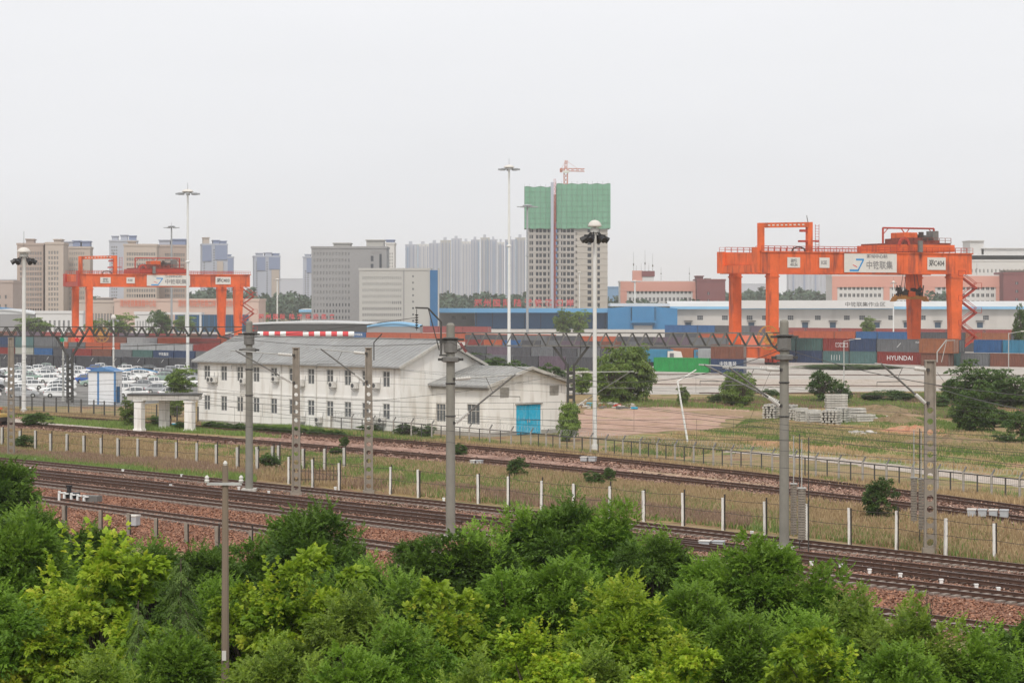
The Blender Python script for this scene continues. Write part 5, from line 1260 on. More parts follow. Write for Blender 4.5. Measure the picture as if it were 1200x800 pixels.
    for i in range(6): a0, a1 = math.pi * (1 - i / 6), math.pi * (1 - (i + 1) / 6); m_.bar((tx0 + .9 * k + math.cos(a0) * 1.2 * k, -.8, tz + 1.4 * k + math.sin(a0) * 1.4 * k), (tx0 + .9 * k + math.cos(a1) * 1.2 * k, -.8, tz + 1.4 * k + math.sin(a1) * 1.4 * k), .5 * k)
    m_.build('cable_guard', RD, t)
    if spreader:
        K0 = k; sx = xm + .3 * k; zt = z0 - 5.4 * k; sp = MB(); yy0, yy1 = 5.5, Wb - 1.5; k = .62 * k
        sp.b6(sx - 6.2 * k, sx + 6.2 * k, yy0, yy0 + 1.6, zt, zt + 1.0 * k); sp.b6(sx - 4 * k, sx + 4 * k, yy0 + .2, yy0 + 3, zt + 1.0 * k, zt + 1.7 * k)
        for q in (-1, 1): sp.add([(sx + q * 6.2 * k, yy0, zt + 1 * k), (sx + q * 7.4 * k, yy0, zt - .8 * k), (sx + q * 6.7 * k, yy0, zt - .8 * k), (sx + q * 5.6 * k, yy0, zt), (sx + q * 6.2 * k, yy0 + 1.5, zt + 1 * k), (sx + q * 7.4 * k, yy0 + 1.5, zt - .8 * k), (sx + q * 6.7 * k, yy0 + 1.5, zt - .8 * k), (sx + q * 5.6 * k, yy0 + 1.5, zt)], [(0, 1, 2, 3), (4, 7, 6, 5), (0, 4, 5, 1), (1, 5, 6, 2), (2, 6, 7, 3)])
        sp.build('spreader', M['spreader'], t)
        sp = MB(); r = random.Random(3)
        for i in range(34):
            x = sx + r.uniform(-4.5, 4.5) * k; z = zt + r.uniform(1.5, 3.6) * k; sp.box((x, yy0 + r.uniform(0, 2), z), (r.uniform(.3, 1.1) * k, r.uniform(.3, 1), r.uniform(.3, 1.3) * k), rot=Matrix.Rotation(r.uniform(-.5, .5), 3, 'Y'))
        sp.b6(sx - 3.6 * k, sx + 3.4 * k, yy0 + .1, yy0 + 2.2, zt + 1.4 * k, zt + 2.6 * k)
        for q in (-5.5, -4.3, 4.2, 5.6): sp.bar((sx + q * .9 * k, yy0 + .5, zt + 1.0 * k), (sx + q * k, yy0 + .5, zt + 4.8 * k), .3 * k)
        sp.build('spreader_gear', M['crane_dark'], t)
        sp = MB()
        for q in (-5, -3, 3, 5): sp.bar((sx + q * .8 * k, yy0 + .6, zt + 2.5 * k), (sx + q * .55 * k, yy0 + .6, z0 + .2), .09)
        sp.build('hoist_ropes', M['wire'], t)
        sp = MB(); sp.b6(sx - 1.5 * k, sx + 1.2 * k, yy0 - .4, yy0 - .05, zt + .9 * k, zt + 2.6 * k); sp.build('spreader_motor', O, t); k = K0
    # stair tower on the right leg
    xs_ = Sp + lw * .55 + .2; nfl = 6; s_ = MB(); zstep = (z0 - 3) / nfl
    for i in range(nfl):
        za, zb = 2.6 + i * zstep, 2.6 + (i + 1) * zstep; a_, b_ = (xs_, xs_ + 4.2 * k); 
        if i % 2: a_, b_ = b_, a_
        for yv in (-.45, .35):
            s_.bar((a_, yv, za), (b_, yv, zb), .22 * k)
            s_.bar((a_, yv, za + 1.05), (b_, yv, zb + 1.05), .09)
        for j in range(9): f_ = (j + .5) / 9; s_.b6(a_ + (b_ - a_) * f_ - .12, a_ + (b_ - a_) * f_ + .12, -.4, .3, za + (zb - za) * f_ - .03, za + (zb - za) * f_ + .03)
        x_ = b_; s_.b6(x_ - .9 * k, x_ + .9 * k, -.9, .6, zb - .1, zb)
        for q in (-.9, .9): s_.bar((x_ + q * k, -.9, zb), (x_ + q * k, -.9, zb + 1.1), .07)
        s_.bar((x_ - .9 * k, -.9, zb + 1.1), (x_ + .9 * k, -.9, zb + 1.1), .07)
    s_.build('staircase', RD, t)
    # cable reel and machine houses on the left sill
    m_ = MB(); m_.b6(lw * .3, lw * .3 + 3.4 * k, -1.2, 3.4, 3.4 * k + .01, 6.6 * k) if 0 else m_.b6(-1.3 * k, 1.3 * k, 4.2 * k, Wb - 4.6 * k, 3.5 * k, 5.9 * k)
    m_.build('machine_house', mat('crane_pale', (0.80, 0.22, 0.13), .55, .05), t)
    rr_ = MB(); cx_, cz_, cy_ = reel; 
    for yv in (-.25, .25):
        for i in range(20):
            a0, a1 = 2 * math.pi * i / 20, 2 * math.pi * (i + 1) / 20
            rr_.bar((cx_ + math.cos(a0) * 2.4 * k, cy_ + yv, cz_ + math.sin(a0) * 2.4 * k), (cx_ + math.cos(a1) * 2.4 * k, cy_ + yv, cz_ + math.sin(a1) * 2.4 * k), .12)
            if i % 2 == 0: rr_.bar((cx_, cy_ + yv, cz_), (cx_ + math.cos(a0) * 2.4 * k, cy_ + yv, cz_ + math.sin(a0) * 2.4 * k), .08)
    rr_.tube((cx_, cy_ - .4, cz_), (cx_, cy_ + .4, cz_), .5, n=10); rr_.build('cable_reel', M['spreader'], t)
    rr_ = MB(); rr_.tube((cx_, cy_ - .12, cz_), (cx_, cy_ + .12, cz_), 1.3 * k, n=18); rr_.build('cable_drum', mat('reel_yellow', (.60, .30, .08), .6, .1), t)
    # signs on the near girder
    yf = -gw / 2 - .10; 
    def sign(x0, x1, f0, f1, content, nm='sign_board'):
        za, zb = z0 + (z1 - z0) * f0, z0 + (z1 - z0) * f1
        b_ = MB(); b_.b6(x0, x1, yf - .06, yf, za, zb); so = b_.build(nm, M['sign_white'], t)
        for (s, sz, fx, fz, mm, wf) in content: text(s, sz * (zb - za), M[mm], (x0 + (x1 - x0) * fx, yf - .075, za + (zb - za) * fz), so, width=wf * (x1 - x0) if wf else None, bold=.03)
        return so, za, zb
    L = Sp + 4
    sign(L * .062, L * .124, .24, .72, [('荷载', .38, .5, .64, 'ink_gray', .5), ('40.5t', .38, .5, .28, 'ink_gray', .6)])
    sign(L * .219, L * .269, .24, .72, [('KSE', .5, .45, .5, 'ink_gray', .55)])
    so, za, zb = sign(L * .342, L * .607, .04, .93, [('中铁联集', .46, .67, .36, 'ink_gray', .50), ('郑州中心站', .22, .62, .84, 'ink_gray', .40)], 'banner')
    hz_ = zb - za; x0 = L * .342; bw = L * .265; yq = yf - .08
    lg = MB()
    def P(fx, fz): return (x0 + bw * fx, yq, za + hz_ * fz)
    lg.bar(P(.10, .10), P(.27, .10), .02, .10 * hz_, up=(0, 0, 1)); lg.bar(P(.26, .10), P(.36, .66), .02, .08 * hz_); lg.bar(P(.22, .68), P(.37, .68), .02, .09 * hz_)
    lg.build('emblem', M['ink_blue'], so)
    lg = MB(); lg.bar(P(.16, .40), P(.24, .28), .02, .04 * hz_); lg.build('emblem', M['stripe_red'], so)
    sign(L * .765, L * .860, .18, .78, [(number, .58, .5, .5, 'ink', .84)])
    return t
gantry_crane(G(905, 427.5) , math.atan2(2600, 5500), 45.4, 14.6, 18.8, 23.2, 1.0, '郑C404', 'large orange rail gantry crane numbered 404 at the right', (-2.2, 5.6, -2.0), (31.0, 45.0))
gantry_crane(G(104.5, 410), math.atan2(2600, 5500), 41.0, 14.6, 16.8, 20.1, .80, '郑C403', 'smaller looking orange rail gantry crane numbered 403 at the left', (3.0, 4.0, -1.5), (13.5, 26.5), spreader=False, full=False)

# ================================================================== CARS
CARM = {}
def car_meshes(col):
    if 'geo' not in CARM:
        def loft(secs, mb, m=0):
            """secs: list of (x, [(y, z) ...]) closed rings"""
            base = len(mb.v); n = len(secs[0][1])
            for x, ring in secs: mb.v += [(x, y, z) for y, z in ring]
            for i in range(len(secs) - 1):
                for k in range(n): a = base + i * n + k; b = base + i * n + (k + 1) % n; mb.f.append((a, b, b + n, a + n)); mb.m.append(m)
            mb.f.append(tuple(base + k for k in range(n - 1, -1, -1))); mb.f.append(tuple(base + (len(secs) - 1) * n + k for k in range(n))); mb.m += [m, m]
        def ring(w, z0, z1, r=.12): return [(-w, z0 + .1), (-w + .06, z0), (w - .06, z0), (w, z0 + .1), (w, z1 - r), (w - r, z1), (-w + r, z1), (-w, z1 - r)]
        b = MB(); loft([(-2.2, ring(.78, .32, .78)), (-2.1, ring(.86, .24, .92)), (-1.3, ring(.9, .2, .98)), (0, ring(.9, .2, .97)), (1.0, ring(.9, .2, .96)), (1.9, ring(.84, .22, .82)), (2.2, ring(.74, .3, .66))], b)
        g = MB(); 
        def rg(w0, z0, w1, z1): return [(-w0, z0), (w0, z0), (w1, z1), (-w1, z1)]
        loft([(-1.85, rg(.78, .9, .76, .93)), (-1.25, rg(.84, .9, .68, 1.36)), (-.3, rg(.85, .9, .68, 1.45)), (.35, rg(.84, .9, .66, 1.40)), (1.2, rg(.80, .88, .76, .92))], g)
        r = MB(); loft([(-1.3, rg(.69, 1.34, .64, 1.40)), (-.3, rg(.69, 1.43, .64, 1.49)), (.3, rg(.68, 1.38, .62, 1.44))], r)
        for x in (-1.28, -.3, .36):
            for s in (-1, 1): r.bar((x, s * .85, .93), (x + (.0 if x > -1 else .0), s * .69, 1.42), .07)
        w = MB(); w.tube((0, -.1, 0), (0, .1, 0), .32, n=12); w.tube((0, -.105, 0), (0, .105, 0), .18, n=8, m=1)
        h = MB(); h.b6(2.02, 2.16, .45, .74, .56, .68); h2 = MB(); h2.b6(2.02, 2.16, -.74, -.45, .56, .68)
        tl = MB(); tl.b6(-2.2, -2.08, .5, .8, .68, .82); tl2 = MB(); tl2.b6(-2.2, -2.08, -.8, -.5, .68, .82)
        CARM['geo'] = (b, g, r); CARM['glass'] = g.mesh('windows', M['glass']); CARM['wheel'] = w.mesh('wheel', [M['tyre'], M['galv']])
        CARM['hl'] = (h.mesh('headlight', M['sign_white']), h2.mesh('headlight', M['sign_white'])); CARM['tl'] = (tl.mesh('tail_light', M['stripe_red']), tl2.mesh('tail_light', M['stripe_red']))
        CARM['paint'] = {k: mat('paint_' + k, v, .25, 0, spec=.5) for k, v in {'white': (.80, .80, .79), 'silver': (.42, .43, .44), 'black': (.03, .03, .035), 'blue': (.05, .12, .35), 'red': (.5, .03, .03), 'green': (.30, .40, .34)}.items()}
    if col not in CARM:
        b, g, r = CARM['geo']; CARM[col] = (b.mesh('body', CARM['paint'][col]), r.mesh('roof', CARM['paint'][col]))
    return CARM[col]
def make_car(col, p, a, label, group=None):
    t = empty('parked_car', label, 'car', p, a, group); bm_, rm_ = car_meshes(col)
    obj('body', bm_, t); obj('windows', CARM['glass'], t); obj('roof', rm_, t)
    for x in (-1.35, 1.35):
        for y in (-.8, .8): obj('wheel', CARM['wheel'], t, (x, y, .32))
    for m_ in CARM['hl']: obj('headlight', m_, t)
    for m_ in CARM['tl']: obj('tail_light', m_, t)
    return t
reds = 0; blues = 0
rc = random.Random(21)
ys_ = [434.5, 436.5, 438.5, 440.8, 443.2, 446, 449, 452.5, 456.5, 461, 466]
for ri, y in enumerate(ys_):
    base = G(0, y); s = F / base.y; step = 4.9 if ri % 2 else 5.0; x = -18 + rc.uniform(0, 20)
    pxx = x
    while pxx < 226:
        if not (98 < pxx < 140 and y > 455) and not (150 < pxx < 176 and 446 < y < 455):
            p = G(pxx, y) ; p.y += rc.uniform(-1.0, 1.0); 
            q = rc.random(); col = 'white' if q < .66 else 'silver' if q < .80 else 'black' if q < .90 else 'green' if q < .95 else 'blue'
            if ri == 6 and 175 < pxx < 205 and reds == 0: col = 'red'; reds = 1
            lab = {'red': 'red car among the white cars right of the blue roofed booth'}.get(col, '%s car parked in the crowded storage lot left of the white building' % ('pale green' if col == 'green' else col))
            make_car(col, p, R(12) + rc.uniform(-.05, .05) + (math.pi if rc.random() < .3 else 0), lab, None if col == 'red' else '%s cars in the storage lot' % col)
        pxx += step * s * rc.choice([1, 1, 1, 1.15])

# ================================================================== LAMP MASTS
def mast(px, py, ytop, rb, rt, mp, label, style, n=8, capr=1.5):
    p = G(px, py); h = CH - (ytop - HY) / F * p.y
    t = empty('light_mast', label, 'light mast', p)
    m_ = MB(); m_.tube((0, 0, 0), (0, 0, h), rb, rt, 12); m_.tube((0, 0, 0), (0, 0, .5), rb * 1.5, rb * 1.4, 12); m_.build('pole', mp, t, smooth=False)
    if style == 'dome':
        m_ = MB(); m_.lathe((0, 0, h), [(capr, -.3), (capr * .96, -.12), (capr * .78, .1), (capr * .45, .26), (.05, .32)], 18); m_.build('cap', M['sign_white'], t, smooth=True)
        m_ = MB(); m_.lathe((0, 0, h), [(capr * .65, -.8), (capr * .65, -.38)], 14); m_.build('lamp_ring', M['galv'], t)
        for i in range(n):
            a = 2 * math.pi * i / n + .2; l = MB(); c = Vector((math.cos(a) * capr * 1.25, math.sin(a) * capr * 1.25, h - 1.25)); l.bar((math.cos(a) * .3, math.sin(a) * .3, h - .7), c, .1)
            l.tube(c, c + Vector((math.cos(a) * .45, math.sin(a) * .45, -.28)), .24, .30, 8); l.b6(c.x - .2, c.x + .2, c.y - .2, c.y + .2, h - 1.3, h - 1.0); l.build('floodlight', M['lamp_black'], t)
        m_ = MB(); m_.bar((0, 0, h + .3), (0, 0, h + (2.2 if px < 100 else .5)), .04); m_.build('lightning_rod', M['gray_steel'], t)
    else:
        m_ = MB(); m_.lathe((0, 0, h), [(.5 * capr, -.4), (.8 * capr, -.15), (.6 * capr, .1), (.1, .3)], 12); m_.build('cap', mp if style == 'flat_dark' else M['sign_white'], t)
        for i in range(n):
            a = 2 * math.pi * i / n + .1; l = MB(); r1 = capr; c = Vector((math.cos(a) * r1, math.sin(a) * r1, h - .45)); l.bar((0, 0, h - .3), c, .12); l.box(c + Vector((math.cos(a) * .25 * capr, math.sin(a) * .25 * capr, -.1)), (.7 * capr, .45 * capr, .28), a); l.build('floodlight', M['mast_gray'], t)
        m_ = MB(); hh = h * .62; m_.lathe((0, 0, hh), [(rb * .7, -.2), (rb * 1.35, -.08), (rb * 1.35, .08), (rb * .7, .2)], 10); m_.build('collar', mp, t)
        m_ = MB(); m_.bar((0, 0, h + .3), (0, 0, h + 1.4), .05); m_.build('lightning_rod', M['gray_steel'], t)
    return t
mast(28, 484, 293, .26, .2, M['mast_white'], 'white light mast with domed cap at the far left behind the tapered pole', 'dome', 6, .80)
mast(697, 527, 262, .195, .16, M['mast_white'], 'white light mast with domed cap and black floodlights standing beside the annex', 'dome', 6, .62)
mast(220, 442, 223.5, .30, .16, M['mast_white'], 'tall pale mast with flat lamp ring left of the white building', 'flat', 8, 1.3)
mast(201, 396, 265, .40, .25, M['mast_gray'], 'thin dark gray mast seen through the left crane', 'flat_dark', 6, 1.7)
mast(596.5, 440, 195, .31, .17, M['mast_white'], 'tallest white mast with flat lamp ring left of the netted tower', 'flat', 8, 1.2)
mast(618, 397, 240.5, .45, .3, M['mast_gray'], 'gray mast with flat lamps in front of the netted tower edge', 'flat_dark', 6, 2.2)
mast(325, 384, 327, .42, .3, M['mast_white'], 'short white mast between the lilac tower and gray office slab', 'flat', 4, 1.2)
mast(679, 383, 319, .3, .22, M['mast_white'], 'short white mast in front of the netted tower windows', 'flat', 3, 1.0)
mast(744, 384, 329, .45, .35, M['mast_white'], 'short white mast left of the pink office', 'flat', 3, 1.6)
mast(133, 470, 371, .13, .1, M['mast_white'], 'slim white mast with small dark lamps right behind the booth', 'flat', 4, .45)
mast(74, 470, 391, .15, .12, M['galv'], 'slim gray mast beside the steel portal column at left', 'flat', 3, .4)
mast(1047, 402, 330, .22, .16, M['mast_white'], 'slim pale pole in front of the warehouse under the right crane', 'flat', 2, .6)
# leaning white pole
p = G(806, 519); t = empty('leaning_pole', 'slender leaning white pole with a bent arm standing on the dirt field', 'pole', p)
m_ = MB(); s_ = F / p.y; m_.tube((0, 0, 0), (-12 / s_, 0, 72 / s_), .10, .08, 8); m_.build('pole', M['stripe_white'], t); m_ = MB(); m_.tube((-12 / s_, 0, 72 / s_), (10 / s_, 0, 86 / s_), .07, .05, 6); m_.build('arm', M['stripe_white'], t)
def lamp_post(px, py, ytop, label, arm=1.8):
    p = G(px, py); h = CH - (ytop - HY) / F * p.y; t = empty('street_lamp', label, 'street lamp', p)
    m_ = MB(); m_.tube((0, 0, 0), (0, 0, h), .09, .06, 8); m_.build('pole', M['galv'], t); m_ = MB(); m_.tube((0, 0, h - .1), (arm, 0, h + .25), .05, .04, 6); m_.build('arm', M['galv'], t); m_ = MB(); m_.box((arm + .3, 0, h + .27), (.8, .3, .14)); m_.build('lamp_head', M['sign_white'], t)
lamp_post(989, 456, 399, 'thin gray street lamp before the container wall right of the tall catenary pole')
lamp_post(1182, 452, 390, 'thin gray street lamp at the right edge in front of blue containers', 2)

# ================================================================== CATENARY POLES
PN = Vector((math.cos(R(41.5)), math.sin(R(41.5)), 0))     # across the tracks, away from camera
PT = Vector((math.sin(R(41.5)), -math.cos(R(41.5)), 0))    # along the tracks, towards the right
def round_pole(px, py, ytop, label, clamps=True):
    p = G(px, py); h = CH - (ytop - HY) / F * p.y
    t = empty('catenary_pole', label, 'pole', p)
    m_ = MB(); m_.tube((0, 0, 0), (0, 0, h), .27, .235, 16); m_.lathe((0, 0, h), [(.235, 0), (.2, .08), (.08, .13)], 16); m_.build('shaft', M['concrete_pole'], t, smooth=False)
    m_ = MB(); m_.b6(-.5, .5, -.5, .5, 0, .3); m_.build('footing', M['concrete_light'], t)
    if clamps:
        for z, r, hh in ((h - .80, .46, .12), (h - 1.55, .37, .72), (h - 2.05, .50, .30), (h - 3.3, .30, .12), (h - 5.1, .31, .1)):
            m_ = MB(); m_.lathe((0, 0, z), [(r * .8, 0), (r, .05), (r, hh - .05), (r * .8, hh)], 10); m_.build('clamp', M['dark_steel'] if hh < .3 else M['gray_steel'], t)
        m_ = MB(); m_.bar((-.75, -.1, h - .8), (.75, -.1, h - .8), .08, .12); m_.bar((-.7, -.12, h - 1.9), (.72, -.12, h - 1.9), .1, .14); m_.build('cross_bar', M['dark_steel'], t)
    return t, p, h
def perforated_pole(px, py, ytop, label, w0=.62, w1=.46, rz=0.0):
    p = G(px, py); h = CH - (ytop - HY) / F * p.y
    t = empty('tapered_pole', label, 'pole', p, rz)
    # concrete ladder column: two flanges, web with round holes
    m_ = MB(); n = 17; z0 = .3; seg = (h - z0) / n; th = .16
    def W_(z): return (w0 + (w1 - w0) * z / h) / 2
    def slab(x0a, x1a, x0b, x1b, y, za, zb): m_.add([(x0a, -y, za), (x1a, -y, za), (x1a, y, za), (x0a, y, za), (x0b, -y, zb), (x1b, -y, zb), (x1b, y, zb), (x0b, y, zb)], [(0, 3, 2, 1), (4, 5, 6, 7), (0, 1, 5, 4), (1, 2, 6, 5), (2, 3, 7, 6), (3, 0, 4, 7)])
    fl = .085
    for s in (-1, 1):
        a, b = W_(0), W_(h); x = sorted((s * a, s * (a - fl))); y = sorted((s * b, s * (b - fl))); slab(x[0], x[1], y[0], y[1], .15, 0, h)
    for i in range(n):
        za, zb = z0 + i * seg, z0 + (i + 1) * seg; zm = (za + zb) / 2; wa = W_(zm) - fl - .004; r = min(wa * .82, seg * .40)
        if i >= n - 4: m_.b6(-wa, wa, -.05, .05, za, zb); continue
        K = 12; ring = [(math.cos(2 * math.pi * k / K + math.pi / K) * r, zm + math.sin(2 * math.pi * k / K + math.pi / K) * r) for k in range(K)]
        # outer square points matching each ring point
        outr = []
        for (x, z) in ring:
            dx, dz = x, z - zm; f = min(wa / abs(dx) if dx else 9e9, seg / 2 / abs(dz) if dz else 9e9); outr.append((dx * f, zm + dz * f))
        for yy, flip in ((-.05, 0), (.05, 1)):
            for k in range(K):
                a, b, c, d_ = ring[k], ring[(k + 1) % K], outr[(k + 1) % K], outr[k]
                q = [(a[0], yy, a[1]), (b[0], yy, b[1]), (c[0], yy, c[1]), (d_[0], yy, d_[1])]; m_.add(q if flip else q[::-1], [(0, 1, 2, 3)])
        for k in range(K): a, b = ring[k], ring[(k + 1) % K]; m_.quad((a[0], -.05, a[1]), (b[0], -.05, b[1]), (b[0], .05, b[1]), (a[0], .05, a[1]))
        for (a, b) in (((-wa, za), (wa, za)), ((-wa, zb), (wa, zb))): pass
        # corners of the square panel
        for sx in (-1, 1):
            for sz in (-1, 1):
                cand = [o_ for o_ in outr]; cx_, cz_ = sx * wa, zm + sz * seg / 2
                on_side = [o_ for o_ in cand if abs(abs(o_[0]) - wa) < 1e-6 and o_[0] * sx > 0 and (o_[1] - zm) * sz > 0]; on_top = [o_ for o_ in cand if abs(abs(o_[1] - zm) - seg / 2) < 1e-6 and (o_[1] - zm) * sz > 0 and o_[0] * sx > 0]
                if on_side and on_top:
                    a = max(on_side, key=lambda o_: (o_[1] - zm) * sz); b = max(on_top, key=lambda o_: o_[0] * sx)
                    for yy in (-.05, .05): m_.add([(a[0], yy, a[1]), (cx_, yy, cz_), (b[0], yy, b[1])], [(0, 1, 2)])
    m_.b6(-W_(h) - .03, W_(h) + .03, -.17, .17, h, h + .06); m_.b6(-W_(0) - .08, W_(0) + .08, -.22, .22, 0, .295)
    m_.build('shaft', M['concrete'], t)
    return t, p, h
def cantilever(px_pole, base_y, z_top, z_low, vec, reach, label, drop=0.3, dist_ref=None, off=.3):
    """insulated swivel bracket: top tube, raked strut, registration arm"""
    p = G(px_pole, base_y); t = empty('cantilever_bracket', label, 'bracket', (p.x, p.y, 0)); v = Vector(vec).normalized()
    a = v * off + Vector((0, 0, z_top)); b = v * off + Vector((0, 0, z_low)); tip = v * reach + Vector((0, 0, z_top + drop))
    m_ = MB(); m_.tube(a.lerp(tip, .25), tip + v * .35 , .045, n=6); m_.build('top_tube', M['galv'], t)
    m_ = MB(); m_.tube(b.lerp(tip, .22), tip, .055, n=6); m_.build('strut', M['gray_steel'], t)
    for q0, q1 in ((a, a.lerp(tip, .25)), (b, b.lerp(tip, .22))):
        m_ = MB(); L = (q1 - q0).length; n = 9
        m_.tube(q0, q1, .03, n=6)
        for i in range(n): c0 = q0.lerp(q1, (i + .15) / n); c1 = q0.lerp(q1, (i + .75) / n); m_.tube(c0, c1, .11, .095, 8)
        m_.build('insulator', M['insulator'], t)
    mid = b.lerp(tip, .55); ra = MB(); e_ = mid + v * (reach * .48) + Vector((0, 0, -.02)); ra.tube(mid + Vector((0, 0, 0)), e_, .025, n=5); ra.tube(e_, e_ + Vector((0, 0, -.25)), .015, n=4)
    ra.tube(a.lerp(tip, .5), b.lerp(tip, .62), .022, n=5); ra.build('steady_arm', M['gray_steel'], t)
    c = MB(); c.box(a - v * off * .4, (.14, .34, .16), math.atan2(v.y, v.x)); c.box(b - v * off * .4, (.14, .34, .16), math.atan2(v.y, v.x)); c.build('pole_clamp', M['dark_steel'], t)
    return t
P1 = round_pole(292, 577, 378, 'round concrete catenary pole left, in front of the white building')
P4 = round_pole(528, 634, 381, 'round concrete catenary pole in the middle, standing in front of the white gable')
P5 = round_pole(919, 646, 377, 'round concrete catenary pole right, in front of the right crane leg')
P2 = perforated_pole(347, 581, 408, 'tapered concrete pole with round holes, left one of two before the white building')
P3 = perforated_pole(432, 579, 408, 'tapered concrete pole with round holes, right one of two before the white building')
P7 = perforated_pole(13, 536, 396, 'tapered concrete pole with round holes at the far left edge')
P6 = perforated_pole(1090, 648, 423, 'tapered concrete pole with round holes at the right, beside hanging weights', .66, .56)
Zt = lambda P_, y: CH - (y - HY) / F * P_[1].y
LV = (-.95, -.30, 0)
cantilever(347, 581, Zt(P2, 416), Zt(P2, 448), LV, 4.2, 'cantilever bracket on the left tapered pole before the white building', .35)
cantilever(432, 579, Zt(P3, 414), Zt(P3, 447), LV, 3.4, 'cantilever bracket on the right tapered pole before the white building', .35)
cantilever(528, 634, Zt(P4, 444), Zt(P4, 495), (.97, -.2, 0), 3.7, 'cantilever bracket on the middle round pole reaching right', .3)
cantilever(919, 646, Zt(P5, 433), Zt(P5, 475), LV, 3.2, 'cantilever bracket on the right round pole reaching left', .15)
cantilever(919, 646, Zt(P5, 433) + .02, Zt(P5, 475) + .15, (-.80, .6, 0), 5.0, 'longer cantilever bracket on the right round pole reaching back over the tracks', .15)
cantilever(1090, 648, Zt(P6, 433), Zt(P6, 472), LV, 2.9, 'cantilever bracket on the right tapered pole beside hanging weights', .35)
cantilever(669, 508, 13.5 - 86 / 11.7, 13.5 - 127 / 11.7, (.98, -.15, 0), 6.0, 'long cantilever bracket on the steel column beside the annex', .1, off=.4)
# curved horn on P4 with hanging insulator
t = empty('feeder_horn', 'black bent feeder horn with hanging insulator on top of the middle round pole', 'bracket', P4[1])
z = Zt(P4, 415); s4 = F / P4[1].y
X4 = lambda px, py: Vector(((px - 528) / s4, -.25, CH - (py - HY) / s4))
m_ = MB(); m_.path([X4(517, 415), X4(517, 377), X4(502, 361), X4(487, 360.5)], .055, 6); m_.path([X4(502, 361), X4(515, 410)], .03, 5); m_.bar(X4(515, 400), X4(524, 400), .1); m_.bar(X4(515, 416), X4(524, 416), .1); m_.build('horn', M['dark_steel'], t)
m_ = MB(); a = X4(488.5, 362)
for i in range(6): m_.tube(a + Vector((0, 0, -.3 - i * .14)), a + Vector((0, 0, -.38 - i * .14)), .11, .05, 8)
m_.tube(a, a + Vector((0, 0, -1.2)), .02, n=4); m_.build('insulator', M['dark_steel'], t)
t = empty('feeder_horn', 'thin bent feeder rod on top of the right tapered pole before the white building', 'bracket', P3[1]); s3 = F / P3[1].y
X3 = lambda px, py: Vector(((px - 432) / s3, -.3, CH - (py - HY) / s3))
m_ = MB(); m_.path([X3(438.5, 422), X3(438.5, 401), X3(448, 391)], .04, 5); m_.build('rod', M['dark_steel'], t)
t = empty('feeder_horn', 'pale bent rods on top of the right tapered pole', 'bracket', P6[1]); s6 = F / P6[1].y
X6 = lambda px, py: Vector(((px - 1090) / s6, -.3, CH - (py - HY) / s6))
m_ = MB(); m_.path([X6(1097, 424), X6(1097, 412), X6(1108, 398)], .035, 5); m_.build('rod', M['galv'], t); m_ = MB(); m_.path([X6(1102, 424), X6(1108, 399), X6(1118, 398.5)], .02, 5); m_.build('rod', M['galv'], t)
t = empty('red_marker_plate', 'small dark red plate tilted beside the middle round pole head', 'plate', P4[1]); m_ = MB(); m_.box(X4(543, 407), (.16, .05, .62), rot=Matrix.Rotation(R(-35), 3, 'Y')); m_.build('plate', M['brick_red'], t)
# tension weights
def weights(px, ytop, ybot, py, n, label, w=.42):
    p = G(px, py); t = empty('tension_weights', label, 'weights', p); z0, z1 = Zt((0, p, 0), ybot), Zt((0, p, 0), ytop); st = (z1 - z0) / n
    m_ = MB()
    for i in range(n): m_.lathe((0, 0, z0 + i * st), [(w, .01), (w, st * .8), (w * .92, st * .82)], 10)
    m_.build('weight_discs', M['concrete'], t); m_ = MB(); m_.tube((0, 0, z0 - .1), (0, 0, z1 + 2.6), .03, n=5); m_.box((0, 0, z1 + .02), (w * 2.1, w * 2.1, .05)); m_.build('rod', M['galv'], t)
    m_ = MB(); m_.tube((w + .14, 0, 0), (w + .14, 0, z1 + 2.7), .03, n=5); m_.build('guide_rod', M['dark_steel'], t)
weights(930, 567, 626, 644, 20, 'left stack of pale tension weights hanging beside the right round pole', .18)
weights(939.5, 572, 632, 650, 20, 'right stack of pale tension weights hanging beside the right round pole', .22)
weights(1071, 560, 610, 640, 17, 'left stack of tension weights beside the right tapered pole', .18)
weights(1079.5, 561, 620, 642, 17, 'right stack of tension weights beside the right tapered pole', .15)

